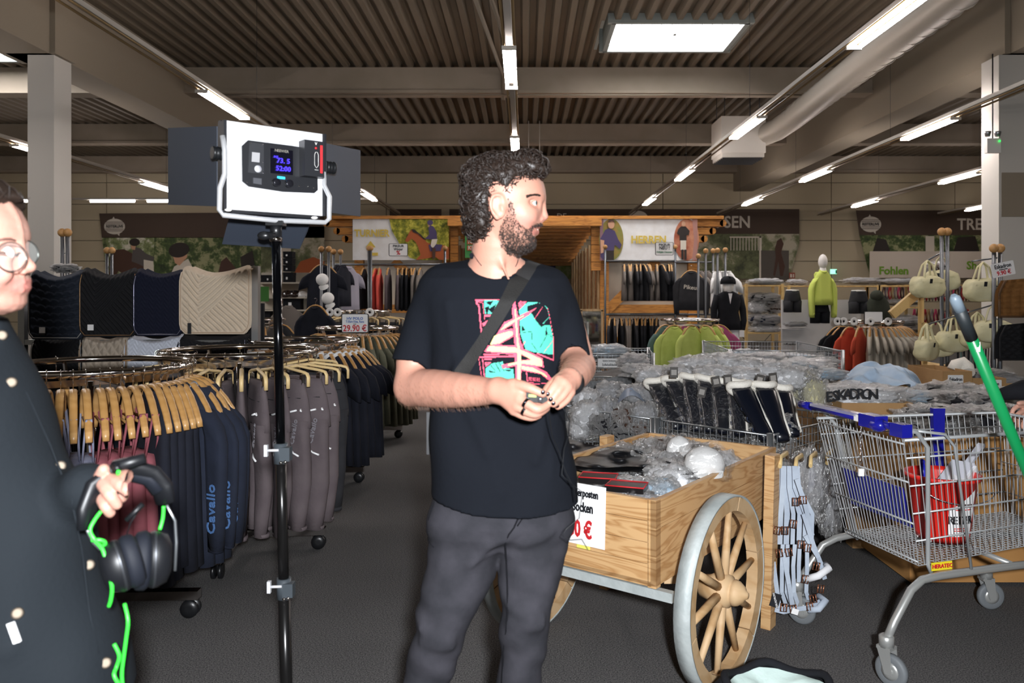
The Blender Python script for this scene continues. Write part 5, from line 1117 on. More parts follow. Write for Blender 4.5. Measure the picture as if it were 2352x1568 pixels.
for i, (x0, y0, x1, y1, x2, y2) in enumerate(((1776, 1290, 1790, 1395, 1830, 1400), (1800, 1270, 1812, 1340, 1820, 1390), (1850, 1230, 1880, 1280, 1895, 1330), (1846, 1330, 1880, 1320, 1905, 1310), (1820, 1400, 1860, 1395, 1885, 1380), (1780, 1400, 1800, 1405, 1835, 1398), (1846, 1180, 1868, 1250, 1892, 1310), (1830, 1100, 1850, 1160, 1866, 1230))):
    strap([(x0, y0, YH-.09), (x1, y1, YH-.1), (x2, y2, YH-.08)], .02)
for i, (px, py) in enumerate(((1828, 1152), (1822, 1203), (1785, 1218), (1803, 1218), (1790, 1270), (1812, 1268), (1845, 1148), (1855, 1258), (1875, 1300), (1800, 1395), (1822, 1398), (1868, 1375), (1860, 1392), (1840, 1250), (1850, 1330), (1885, 1352))): buckle(px, py, YH-.115, rz=.2*math.sin(i))
b = MB(); b.tube([P(1852, 1330, YH-.1), P(1880, 1322, YH-.13), P(1904, 1305, YH-.12), P(1896, 1296, YH-.08)], .016, 8); part('padded_noseband', b, whitev, TH)
b = MB(); b.tube([P(1856, 1400, YH-.1), P(1880, 1398, YH-.12), P(1896, 1380, YH-.1), P(1880, 1368, YH-.06)], .016, 8); part('padded_noseband', b, strapm, TH)
b = MB(); b.box(P(1781, 1378, YH-.12), (.04, .004, .06), Matrix.Rotation(.3, 3, 'Y')); part('woven_label', b, ink, TH); text('lettering', 'ESKADRON', .013, P(1781, 1378, YH-.125), (-.25, 0, 1), (-1, 0, -.25), paper, TH)
b = MB(); b.box(P(1826, 1404, YH-.13), (.03, .003, .025), Matrix.Rotation(.3, 3, 'Y')); part('paper_label', b, paper, TH)
for i, (px, py, Y) in enumerate(((1800, 1045, 3.62), (1835, 1050, 3.7), (1868, 1045, 3.8), (1905, 1040, 3.95))):
    t = thing('display_hanger', 'pale wooden hanger at the wire basket side, %s' % ordl(i, 4), 'hanger', P(px, py, Y)); c = P(px, py, Y); b = MB(); b.tube([c+Vector((-.05, -.10, -.03)), c+Vector((-.03, -.05, 0)), c, c+Vector((.03, .05, 0)), c+Vector((.05, .10, -.03))], .009, 8, flat=1.4); part('hanger_body', b, hang2, t)
    b = MB(); b.tube([c, c+Vector((0, 0, .03)), c+Vector((.015, .01, .05)), c+Vector((.04, .03, .045))], .002, 5); part('hook', b, chrome, t)
bag(1862, 1110, 3.95, 90, 170, 'grey', 'grey item in clear plastic hanging behind the halters', .8, 1); bag(1905, 1130, 4.05, 70, 210, 'grey', 'dark padded item in clear plastic hanging beside the halters', .7, 2); bag(1925, 1090, 4.25, 60, 160, 'cream', 'cream item in clear plastic with orange sticker seen through the cart', .6, 0)
# ---------------- shopping cart ----------------
wirem = mat('cart_wire', '#c4c7c8', .35, .5); bluep = mat('blue_plastic', '#1a1c8c', .25, coat=.3); alum = mat('cart_tube', '#c2c3c0', .32, .6)
ca = Vector((.972, .235, 0)); cb = Vector((-.235, .972, 0)).normalized()   # cart axis (to the front), cart width direction (away)
H0 = Vector((1.44, 3.0, 0)); TCt = thing('shopping_cart', 'wire shopping cart with blue handle holding a red bucket', 'shopping cart', (1.9, 3.5, 0)); WC = .60
def cp(a, w, z): return H0+ca*a+cb*w+Vector((0, 0, z))
def rim(a): return (.03+a*.04, WC-.01-a*.06)         # near / far offset of the basket top at a
ZTt, ZBt, LC = .93, .42, .95
def top(a, s_): n_, f_ = .02+a*.05, WC-.02-a*.05; return cp(a+.03, n_ if s_ == 0 else f_, ZTt+.0*a)
def bot(a, s_): n_, f_ = .07+a*.04, WC-.07-a*.04; return cp(.14+a*.88, n_ if s_ == 0 else f_, ZBt+.05*a)
b = MB(); b.tube([top(0, 0), top(LC, 0), top(LC, 1), top(0, 1)], .007, 8); part('top_rim', b, wirem, TCt)
for s_, nm in ((0, 'near_side_grid'), (1, 'far_side_grid')):
    b = MB(); n = 30
    for k in range(n+1): a = LC*k/n; b.tube([top(a, s_), bot(a, s_)], .0021, 5, cap=False)
    part('side_wires', b, wirem, TCt, stuff=True)
    for q in (.14, .36, .58, .8):
        b = MB(); b.tube([top(0, s_).lerp(bot(0, s_), q), top(LC, s_).lerp(bot(LC, s_), q)], .0036, 6); part('side_rod', b, wirem, TCt)
b = MB()
for k in range(1, 24): q = k/24; b.tube([top(0, 0).lerp(top(0, 1), q), bot(0, 0).lerp(bot(0, 1), q)], .0021, 5, cap=False)
part('gate_wires', b, wirem, TCt, stuff=True)
for q in (.03, .33, .66, .97): b = MB(); b.tube([top(0, 0).lerp(bot(0, 0), q), top(0, 1).lerp(bot(0, 1), q)], .004, 6); part('gate_rod', b, wirem, TCt)
b = MB()
for k in range(1, 20): q = k/20; b.tube([top(LC, 0).lerp(top(LC, 1), q), bot(LC, 0).lerp(bot(LC, 1), q)], .0026, 5, cap=False)
for q in (.2, .5, .8): b.tube([top(LC, 0).lerp(bot(LC, 0), q), top(LC, 1).lerp(bot(LC, 1), q)], .003, 5)
part('front_wires', b, wirem, TCt, stuff=True)
b = MB()
for k in range(0, 41): q = k/40; b.tube([bot(LC*q, 0), bot(LC*q, 1)], .0022, 4, cap=False)
for k in range(0, 21): q = k/20; b.tube([bot(0, 0).lerp(bot(0, 1), q), bot(LC, 0).lerp(bot(LC, 1), q)], .0022, 4, cap=False)
part('floor_grid', b, wirem, TCt, stuff=True)
for s_ in (0, 1):
    b = MB(); e = top(0, s_); b.tube([cp(-.0, .0 if s_ == 0 else WC, .975), cp(.07, .0 if s_ == 0 else WC, .965), cp(.13, .01 if s_ == 0 else WC-.01, .90), bot(.05, s_), bot(.07, s_)+Vector((0, 0, -.04))], .009, 8); part('handle_bracket', b, wirem, TCt)
# bent near-side frame wires
b = MB(); b.tube([cp(.06, .0, .97), cp(.2, .0, .95), cp(.245, .0, .90), cp(.36, .04, .40)], .006, 6); part('frame_wire', b, wirem, TCt)
# handle
hz = .985
b = MB(); b.tube([cp(0, WC+.06, hz), cp(0, WC-.02, hz)], .018, 12); b.tube([cp(0, WC-.02, hz), cp(0, .2, hz)], .015, 12); part('handle_bar', b, bluep, TCt)
b = MB(); b.box(cp(0, .16, hz), (.06, .10, .05), Matrix.Rotation(math.atan2(-cb.x, cb.y), 3, 'Z')); b.ball(cp(0, .13, hz-.01), (.035, .05, .03), 12); part('coin_lock', b, bluep, TCt)
b = MB(); b.tube([cp(0, .12, hz), cp(0, .02, hz-.01)], .014, 10); b.box(cp(0, .0, hz-.01), (.045, .07, .05), Matrix.Rotation(math.atan2(-cb.x, cb.y), 3, 'Z')); part('handle_end', b, bluep, TCt)
b = MB(); M_ = Matrix.Rotation(math.atan2(-cb.x, cb.y), 3, 'Z'); b.box(cp(0, .40, hz+.012), (.042, .32, .012), M_); part('handle_cover', b, mat('clear_cover', '#c9c6d6', .15, alpha=.45), TCt)
b = MB(); b.box(cp(-.016, .232, hz), (.006, .045, .026), M_); part('white_label', b, paper, TCt)
b = MB(); z = 0; cpt = cp(-.01, .22, hz-.03)
for k in range(14):
    c = cpt+Vector((0, 0, -.012*k)); M2 = Matrix.Rotation(k*PI/2, 3, 'Z'); b.tube([c+M2 @ Vector((.004*math.cos(a), 0, .009*math.sin(a))) for a in [2*PI*q/8 for q in range(8)]], .0013, 4, closed=True)
part('lock_chain', b, chrome, TCt)
b = MB(); c = cpt+Vector((0, 0, -.19)); b.box(c, (.022, .01, .03)); part('chain_key', b, white_pl, TCt)
# child seat flap, corner pieces
b = MB(); q0, q1 = cp(.10, .12, .72), cp(.10, .50, .72); b.hexa([q0+Vector((.04, 0, -.16)), q1+Vector((.04, 0, -.16)), q1+Vector((.048, 0, -.16)), q0+Vector((.048, 0, -.16))], [q0, q1, q1+Vector((.008, 0, 0)), q0+Vector((.008, 0, 0))]); part('seat_flap', b, bluep, TCt)
b = MB(); e = top(.62, 1); b.hexa([e+Vector((-.02, -.01, -.40)), e+Vector((.02, -.01, -.40)), e+Vector((.02, .01, -.40)), e+Vector((-.02, .01, -.40))], [e+Vector((-.028, -.015, .03)), e+Vector((.028, -.015, .03)), e+Vector((.028, .015, .03)), e+Vector((-.028, .015, .03))]); part('corner_guard', b, bluep, TCt)
yl = mat('yellow_plate', '#e8d72a', .4); b = MB(); e0 = on_plane(2163, 1299, cp(.2, .055, .4), cb); b.box(e0, (.095, .004, .032), Matrix.Rotation(math.atan2(ca.y, ca.x), 3, 'Z') @ Matrix.Rotation(-.02, 3, 'Y')); pl_ = part('maker_plate', b, yl, TCt); text('lettering', 'HERATEC', .022, e0-cb*.004, ca, (0, 0, 1), red_ink, pl_, .02)
# chassis
for s_, w_ in ((0, .03), (1, WC-.03)):
    k = 1 if s_ == 0 else -1
    b = MB(); b.tube([cp(1.15, w_+k*.1, .36), cp(.6, w_+k*.06, .375), cp(.2, w_, .39), cp(.12, w_-k*.0, .38), cp(.06, w_-k*.012, .35), cp(-.02, w_-k*.02, .24), cp(-.06, w_-k*.025, .175)], .016, 10); part('chassis_tube', b, alum, TCt)
b = MB(); b.tube([cp(.6, .09, .385), cp(.6, WC-.09, .385)], .012, 8); part('cross_tube', b, alum, TCt)
rubber = mat('grey_rubber', '#6c7073', .6)
def cart_wheel(p, r_=.062, yaw=.5):
    M_ = Matrix.Rotation(yaw, 3, 'Z') @ Matrix.Rotation(PI/2, 3, 'X')
    b = MB(); b.lathe([(.02, -.014), (r_*.6, -.013), (r_-.008, -.016), (r_, -.01), (r_+.001, 0), (r_, .01), (r_-.008, .016), (r_*.6, .013), (.02, .014)], p, 26, M_); w_ = part('wheel', b, rubber, TCt)
    b = MB(); b.lathe([(0, -.02), (.013, -.02), (.013, .02), (0, .02)], p, 12, M_); b.lathe([(.02, -.0155), (.034, -.0145), (.034, .0145), (.02, .0155)], p, 20, M_); part('hub', b, alum, w_)
    Mz = Matrix.Rotation(yaw, 3, 'Z'); b = MB()
    for s_ in (-.024, .024): b.hexa([p+Mz @ Vector((x, s_+y, -.012)) for x, y in ((-.014, -.002), (.014, -.002), (.014, .002), (-.014, .002))], [p+Mz @ Vector((x-.02, s_+y, .085)) for x, y in ((-.026, -.002), (.026, -.002), (.026, .002), (-.026, .002))])
    b.box(p+Mz @ Vector((-.02, 0, .083)), (.055, .05, .012), Mz); b.lathe([(.028, .085), (.028, .125), (.02, .13)], p+Mz @ Vector((-.02, 0, 0)), 14); part('caster_fork', b, alum, TCt)
for s_, w_ in ((0, .005), (1, WC-.005)):
    e = cp(-.06, w_, 0); cart_wheel(Vector((e.x+.015, e.y-.01, .064)), yaw=-.95 if s_ == 0 else -.6)
cart_wheel(cp(.92, .52, .064), .062, .0); cart_wheel(cp(.92, .10, .064), .062, .1)
# bucket and brush in the cart
bc = Vector((1.80, 3.38, .447)); rp = mat('red_bucket', '#dc2a22', .35, coat=.1); t = thing('bucket', 'red plastic bucket standing in the shopping cart', 'bucket', bc)
b = MB(); b.lathe([(0, .006), (.10, .006), (.103, 0), (.108, .03), (.138, .26), (.15, .262), (.152, .278), (.142, .28), (.134, .262), (.104, .03), (0, .012)], bc, 36); part('bucket_body', b, rp, t)
b = MB(); b.tube([bc+Vector((.15*math.cos(a), .15*math.sin(a)*.4-.13, .262-.05*math.sin(-a)*0-.07*math.sin(-a) if False else .25-.06*abs(math.sin(a)))) for a in [PI+PI*q/14 for q in range(15)]], .0025, 5); part('handle', b, steel, t)
vd = (Vector((0, 0, 0))-bc); vd.z = 0; vd.normalize(); a0 = math.atan2(vd.y, vd.x)
b = MB()
def bsurf(a, z, o=.002): r_ = .108+(.138-.108)*(z-.03)/.23+o; return bc+Vector((r_*math.cos(a), r_*math.sin(a), z))
b.grid(lambda u, v: bsurf(a0+.20+.95*u+.35*(1-v)*0, .035+.20*v*(0.55+.45*u), .0015), 14, 8); part('printed_field', b, paper, t, 'white printed field')
for i, ch in enumerate('REITER'):
    a = a0+.27+i*.145; p_ = bsurf(a, .105, .004); text('lettering', ch, .045, p_, (-math.sin(a), math.cos(a), 0), (0, 0, 1), ink, t, .02, .85)
for zz in (.150, .162, .06, .07): b = MB(); b.tube([bsurf(a0+.4+.6*q/8, zz, .002) for q in range(9)], .0022, 4); part('printed_line', b, rp, t)
wp_ = mat('white_brush', '#d6d8e2', .35); t = thing('dish_brush', 'white long-handled scrubbing brush leaning in the red bucket', 'brush', bc+Vector((.05, 0, .2)))
h1 = P(2255, 1020, 3.55); h0 = P(2195, 1105, 3.4)
b = MB(); b.beam(h0, h1, .03, .012); part('handle', b, wp_, t); b = MB(); b.beam(P(2175, 1120, 3.38), P(2215, 1065, 3.45), .10, .03); part('brush_block', b, wp_, t); b = MB(); b.beam(P(2190, 1122, 3.36), P(2225, 1075, 3.43), .08, .04); part('bristles', b, whitev, t)
t = thing('hoof_pick', 'blue plastic tool handle standing in the red bucket', 'tool', P(2120, 1115, 3.38)); b = MB(); b.tube([P(2128, 1130, 3.38), P(2122, 1090, 3.38), P(2118, 1062, 3.38)], [.014, .013, .01], 8); part('grip', b, mat('blue_tool', '#2a2ec0', .3), t); b = MB(); b.ball(P(2118, 1060, 3.38), .013, 8); part('grip_end', b, mat('blue_tool', '#2a2ec0', .3), t)
for i, (a, w_, l) in enumerate(((.34, .25, 'paper tag lying on the cart floor, left one'), (.36, .33, 'paper tag lying on the cart floor, right one'))): b = MB(); b.box(cp(a, w_, .452), (.06, .025, .004), Matrix.Rotation(.3+i, 3, 'Z')); single('paper_tag', b, paper, l, 'tag')
# broom
gbr = mat('green_broom', '#12854a', .3, coat=.3); A = P(2190, 678, 2.35); Bq = P(2375, 1120, 2.7); t = thing('broom', 'broom with long green handle leaning across the cart', 'broom', Bq); d = (Bq-A)
b = MB(); b.tube([A+d*.115*1.6, Bq, Bq+d*1.1], .0175, 14); part('handle', b, gbr, t)
b = MB(); b.tube([A+d*.065, A+d*.2], .0185, 14); part('grip', b, mat('grip_dark', '#23282b', .5), t); b = MB(); b.tube([A, A+d*.015, A+d*.075], [.008, .016, .0185], 14); part('end_cap', b, mat('grip_grey', '#7a8894', .4), t)
b = MB(); e = Bq+d*1.1; b.box(e, (.1, .35, .05)); part('broom_head', b, wplank, t); b = MB(); b.box(e+Vector((0, 0, -.04)), (.08, .33, .06)); part('bristles', b, black_pl, t)
b = MB(); q = A+d*.24; b.box(q+Vector((0, -.0175, 0)), (.012, .002, .03)); part('sticker', b, paper, t)
# ---------------- cardboard boxes and bundles on the right ----------------
card = mat('cardboard', '#b08a5c', .8, var=(4, '#a67f52'), bump=(60, .1)); card2 = mat('cardboard_orange', '#bb8a50', .75, var=(3, '#ad7c45'))
def open_box(x0, x1, Y0, Y1, z0, z1, label, m=card, wall=.008):
    t = thing('cardboard_box', label, 'box', ((x0+x1)/2, (Y0+Y1)/2, z0))
    for c, sz in ((((x0+x1)/2, Y0, (z0+z1)/2), (x1-x0, wall, z1-z0)), (((x0+x1)/2, Y1, (z0+z1)/2), (x1-x0, wall, z1-z0)), ((x0, (Y0+Y1)/2, (z0+z1)/2), (wall, Y1-Y0, z1-z0)), ((x1, (Y0+Y1)/2, (z0+z1)/2), (wall, Y1-Y0, z1-z0)), (((x0+x1)/2, (Y0+Y1)/2, z0+wall), (x1-x0, Y1-Y0, wall))):
        b = MB(); b.box(c, sz); part('side_panel', b, m, t)
    return t
def pxx(px, Y): return P(px, 0, Y).x
open_box(pxx(1935, 4.75), pxx(2095, 4.75), 4.75, 5.3, .30, P(0, 925, 4.75).z, 'open cardboard box under the wrapped ESKADRON blanket')
open_box(1.98, 3.05, 4.02, 4.6, .02, P(0, 1003, 4.02).z, 'large tan cardboard box behind the shopping cart', card2)
open_box(pxx(1960, 4.62), pxx(2080, 4.62), 4.62, 4.72, .0, P(0, 1000, 4.62).z, 'narrow upright cardboard box behind the cart gate', card)
open_box(pxx(1868, 6.1), pxx(2130, 6.1), 6.1, 6.8, .3, P(0, 886, 6.1).z, 'cardboard box under the pale blue fleece blanket')
t = thing('table', 'plain low table under the cardboard boxes on the right', 'table', (2.4, 5.4, 0)); b = MB(); b.box((2.5, 5.75, .27), (2.2, 2.1, .04)); part('table_top', b, steel, t)
for x, y in ((1.6, 4.8), (3.5, 4.8), (1.6, 6.7), (3.5, 6.7)): b = MB(); b.box((x, y, .125), (.04, .04, .25)); part('leg', b, steel, t)
# pale blue fleece blanket: folded heap
b = MB()
def f(u, v):
    px = 1925+190*u; base = 892-6*u; hgt = 60*math.sin(PI*min(1, u*1.02+.02))**.75*(1.0+.12*math.sin(u*9))
    py = base-hgt*(1-(1-v)**2); Y = 6.0+.7*v
    q = P(px, py, Y); fl_ = mnoise.noise(Vector((u*3.2+v*2, v*4-u*3, 2.2)))*.05+.03*math.sin((u*1.2+v)*16+3*mnoise.noise(Vector((u*3, v*3, 5)))); return q+Vector((0, -fl_*1.4, fl_*.6))
b.grid(f, 80, 40); single('fleece_blanket', b, cloth('pale_blue_fleece', '#c3d4e6', '#b7c9dc'), 'pale blue fleece blanket in a loose folded heap', 'blanket')
bag(1990, 898, 5.9, 240, 26, 'blue', 'flat pale blue blanket in plastic under the fleece heap', 0, 1)
o = bag(1975, 908, 5.0, 190, 58, 'white', 'white wrapped blanket printed ESKADRON in black letters', .0, 2)
TE = thing('film_print', 'black letters ESKADRON printed on the plastic of the white wrapped blanket', 'lettering', P(1975, 905, 4.6)); 
for i, ch in enumerate('ESKADRON'): text('letter', ch, .085, P(1905+i*14.5, 912-4*math.sin(i/7*PI)-i*.8, 4.66+.02*abs(i-4)), (1, 0, .07), (-.05, 0, 1), ink, TE, .02, 1.)
bag(2085, 910, 5.2, 130, 34, 'blue', 'pale wrapped bundle right of the ESKADRON blanket', 0, 0); bag(1880, 858, 6.3, 120, 34, 'blue', 'pale blue bundle in plastic left of the fleece heap', .3, 1); bag(1850, 836, 7.0, 110, 30, 'white', 'white bundle in plastic behind the pile of boots', .1, 2); bag(1760, 838, 6.6, 130, 34, 'white', 'long white bundle in plastic in front of the long basket', .2, 0)
blkp = [(2180, 905, 5.3, 150, 56), (2230, 925, 5.0, 190, 60), (2290, 915, 5.3, 150, 56), (2140, 960, 4.45, 170, 60), (2230, 965, 4.4, 190, 66), (2310, 960, 4.5, 140, 66), (2120, 985, 4.3, 120, 40), (2220, 1000, 4.25, 170, 50), (2310, 1000, 4.25, 150, 50)]
for i, (px, py, Y, w, h) in enumerate(blkp): bag(px, py, Y, w, h, 'black', 'black folded rug in shiny clear plastic, %s in the pile behind the cart' % (ORD[i]+' of nine'), .25*i, i, 'black wrapped rugs behind the cart')
YBx = 6.6
open_box(pxx(2166, YBx), pxx(2232, YBx), YBx, YBx+.6, .0, P(0, 852, YBx).z, 'tall cardboard box with Eskadron price sheet at the right, left one'); open_box(pxx(2234, YBx), pxx(2310, YBx), YBx, YBx+.6, 0, P(0, 868, YBx).z, 'tall cardboard box with price sheet, middle one'); open_box(pxx(2312, YBx), pxx(2390, YBx), YBx, YBx+.6, 0, P(0, 880, YBx).z, 'tall cardboard box at the right picture edge')
price_sign(2177, 861, 2212, 910, YBx-.02, [('Eskadron', .6, .16, ink, .75), ('Gamaschen Sonderposten', .25, .07, ink, .7), ('39.90 €', -.3, .22, red_ink, .7)], 'white price sheet reading Eskadron 39.90 on the left tall box', frame=False)
price_sign(2258, 872, 2300, 920, YBx-.02, [('Eskadron', .62, .16, ink, .75), ('Sonderposten', .2, .1, ink, .7)], 'white price sheet reading Eskadron on the middle tall box', frame=False)
b = MB(); b.tube([P(2190, 850, 6.9), P(2196, 838, 6.9), P(2212, 833, 6.85), P(2222, 843, 6.85), P(2224, 856, 6.8)], .055, 12); single('fleece_roll', b, fleece, 'cream sheepskin roll sticking out of the left tall box', 'sheepskin')
bag(2265, 858, 7.0, 110, 24, 'black', 'black garment lying over the tall boxes', .0, 1); bag(2310, 872, 6.9, 80, 26, 'grey', 'grey bundle in plastic in the middle tall box', .0, 2)
# ---------------- right background ----------------
YS = 12.9; shw = wood('shelf_pine', '#cfae72', '#b8935a', (6, 6, 2), 1.5, .6)
def wood_shelf(px0, px1, ytop, Y, shelves, label, d=.5):
    t = thing('wooden_shelf', label, 'shelf', P((px0+px1)/2, 0, Y)); t.location.z = 0; z = P(0, ytop, Y).z
    for px in (px0, px1):
        for yy in (Y, Y+d): b = MB(); b.box((pxx(px, Y), yy, z/2), (.045, .035, z)); part('upright', b, shw, t)
    for y in shelves: zz = P(0, y, Y).z; b = MB(); b.box(((pxx(px0, Y)+pxx(px1, Y))/2, Y+d/2, zz), (pxx(px1, Y)-pxx(px0, Y), d, .025)); part('shelf_board', b, shw, t)
    b = MB(); a_, c_ = pxx(px0, Y), pxx(px1, Y); z0 = P(0, shelves[-1], Y).z; b.tube([(a_, Y+d, .2), (c_, Y+d, z0)], .006, 5); b.tube([(c_, Y+d, .2), (a_, Y+d, z0)], .006, 5); part('cross_brace', b, dsteel, t); return t
wood_shelf(1714, 1797, 652, YS, (656, 765), 'pine shelf rack with folded rugs in plastic left of the white display panel'); wood_shelf(1812, 2018, 655, 14.2, (657, 700), 'long pine shelf rack behind the mannequin'); wood_shelf(2020, 2112, 655, 14.2, (657, 706, 768), 'pine shelf rack behind the beige bags'); 
for i, (px, py, w, h, c, Y) in enumerate(((1757, 647, 80, 16, 'grey', YS), (1830, 648, 46, 14, 'grey', 14.3), (1978, 645, 84, 16, 'grey', 14.3), (2060, 647, 86, 15, 'grey', 14.3), (1756, 684, 76, 26, 'black', YS), (1738, 705, 50, 30, 'white', YS), (1776, 704, 44, 32, 'brown', YS), (1756, 735, 80, 32, 'navy', YS), (1757, 755, 76, 20, 'white', YS), (2070, 694, 90, 14, 'grey', 14.3), (2070, 735, 90, 26, 'grey', 14.3), (2072, 755, 90, 20, 'brown', 14.3))):
    bag(px, py, Y+.2, w, h, c, 'folded %s rug in plastic, %s on the pine shelf racks' % (c, ORD[i]+' of twelve'), 0, i, 'folded rugs on the pine racks', dep=.6)
t = thing('display_board', 'large white display panel carrying shorts and shoes', 'display panel', P(1890, 800, 12.7)); t.location.z = 0; b = MB(); a_, c_ = pxx(1796, 12.7), pxx(1985, 12.7); zt_ = P(0, 688, 12.7).z; b.box(((a_+c_)/2, 12.72, zt_/2+.2), (c_-a_, .06, zt_-.4)); part('panel', b, mat('panel_white', '#cfccca', .5), t)
b = MB(); z = P(0, 754, 12.6).z; b.box((pxx(1827, 12.5), 12.55, z), (.4, .28, .012)); part('small_shelf', b, mat('panel_white', '#cfccca', .5), t)
for px in (1828, 1890, 1975): b = MB(); x = pxx(px, 12.7); b.box((x, 12.7, zt_+.06), (.05, .05, .16)); part('bracket', b, steel, t)
def shorts(px, py0, py1, w, Y, m, label):
    z0, z1 = P(0, py0, Y).z, P(0, py1, Y).z; x = pxx(px, Y); hw = S(w/2, Y); t = thing('shorts', label, 'shorts', (x, Y, z0)); zc = z0-(z0-z1)*.5
    b = MB(); b.loft([sec(hw*.72, .09, z0, 20), sec(hw*.8, .1, z0-.06, 20), sec(hw*.95, .115, z0-.16, 20), sec(hw, .11, zc, 20)]); 
    me = b; 
    for v_ in range(len(b.v)): b.v[v_] = (b.v[v_][0]+x, b.v[v_][1]+Y, b.v[v_][2])
    part('waist', b, m, t)
    for sx in (-1, 1):
        b = MB(); b.loft([sec(hw*.51, .105, zc+.01, 16, cx=x+sx*hw*.48, cy=Y), sec(hw*.46, .095, (zc+z1)/2, 16, cx=x+sx*hw*.5, cy=Y), sec(hw*.44, .09, z1, 16, cx=x+sx*hw*.52, cy=Y)]); part('leg', b, m, t)
    b = MB(); b.lathe([(hw*.70, -.01), (hw*.7, .012), (0, .016)], (x, Y, z0), 20); part('form_top', b, white_pl, t)
shorts(1820, 667, 717, 40, 12.45, charcoal, 'charcoal riding shorts on a form, left of the lime hoodie mannequin'); shorts(1883, 691, 742, 44, 12.4, blackc, 'black riding shorts on a form under the lime hoodie'); shorts(1972, 668, 720, 44, 12.45, charcoal, 'dark riding shorts on a form, right of the lime hoodie mannequin')
bag(1827, 744, 12.5, 50, 12, 'grey', 'grey slipper shoe on the small shelf of the white panel', 0, 0, name='slipper'); bag(1820, 789, 12.3, 40, 6, 'black', 'flat black item at the foot of the white panel', 0, 1)
mann = mat('mannequin_white', '#e2ded9', .35)
t = thing('mannequin', 'white egg-headed half mannequin wearing a lime hoodie', 'mannequin', P(1890, 690, 12.3)); c = P(1890, 601, 12.3)
b = MB(); b.ball(c, (.068, .085, .12), 16); b.tube([c+Vector((0, 0, -.08)), c+Vector((0, 0, -.24))], [.045, .06], 12); part('head', b, mann, t)
b = MB(); b.tube([c+Vector((0, 0, -.5)), P(1890, 692, 12.3)], .05, 10); part('stand', b, steel, t)
lh2 = garment_proto('lh2', 'hoodie', mat('lime_bright', '#cbd968', .85, bump=(60, .3, .004)), 'long', L=.46, W=.19, seed=61, hood=True)
use(lh2, c+Vector((0, .0, -.04)), .05, 'bright lime hoodie worn by the egg-headed mannequin', None, (.80, 2.2, 1.16))
t = thing('mannequin', 'headed mannequin in black riding jacket, white breeches and velvet helmet', 'mannequin', P(1675, 800, 11.9)); t.location.z = 0; Ym = 11.9; x = pxx(1673, Ym)
zc = P(0, 657, Ym).z
b = MB(); b.ball((x, Ym, zc), (.08, .1, .125), 16); b.tube([(x, Ym, zc-.08), (x, Ym, zc-.24)], [.05, .055], 12); part('head', b, mann, t)
zt_, zb_ = P(0, 672, Ym).z, P(0, 757, Ym).z
b = MB(); S_ = []
for z, w, th_ in ((zt_+.02, .07, .06), (zt_-.03, .17, .09), (zt_-.12, .19, .11), (zt_-.3, .15, .11), (zb_+.12, .18, .12), (zb_, .205, .13)): S_.append(sec(w, th_, z, 20, cx=x, cy=Ym))
b.loft(S_); part('jacket', b, blackc, t)
for sx in (-1, 1): b = MB(); b.tube([(x+sx*.16, Ym, zt_-.04), (x+sx*.22, Ym+.01, zt_-.25), (x+sx*.225, Ym-.03, zt_-.42), (x+sx*.2, Ym-.05, zt_-.56)], [.06, .052, .047, .04], 10); part('sleeve', b, blackc, t)
b = MB(); b.prism([(-.03, 0), (.03, 0), (0, -.16)], (x, Ym-.115, zt_-.01), (1, 0, 0), (0, 0, 1), (0, .004, 0)); part('shirt_front', b, paper, t)
for sx in (-1, 1): b = MB(); b.tube([(x+sx*.09, Ym, zb_+.03), (x+sx*.095, Ym, .5), (x+sx*.1, Ym, .06)], [.085, .06, .045], 12); part('leg', b, whitec, t)
b = MB(); b.lathe([(.2, 0), (.2, .015)], (x, Ym, 0), 24); part('base', b, steel, t)
helmet((x-.005, Ym, zc+.03), .115, blackc, 'black velvet riding helmet on the headed mannequin', -.3)
b = MB(); b.box(P(1704, 766, Ym-.1), (.07, .004, .1)); single('price_tag', b, paper, 'white tag hanging beside the white breeches', 'tag')
t = thing('rain_jacket', 'dark green rain jacket with hood on a half form right of the white panel', 'jacket', P(2018, 740, 12.2)); x = pxx(2016, 12.2)
b = MB(); S_ = [sec(w, th_, P(0, y, 12.2).z, 20, i, .006, 30, cx=x+dx, cy=12.2) for i, (y, w, th_, dx) in enumerate(((672, .06, .07, 0), (682, .1, .1, 0), (694, .16, .11, 0), (712, .17, .12, .02), (735, .16, .12, .05), (752, .17, .13, .06)))]; b.loft(S_); rj = part('body', b, cloth('rain_green', '#35382f'), t)
b = MB(); b.ball(P(2014, 679, 12.15), (.1, .1, .09), 14); part('hood', b, cloth('rain_green', '#35382f'), t)
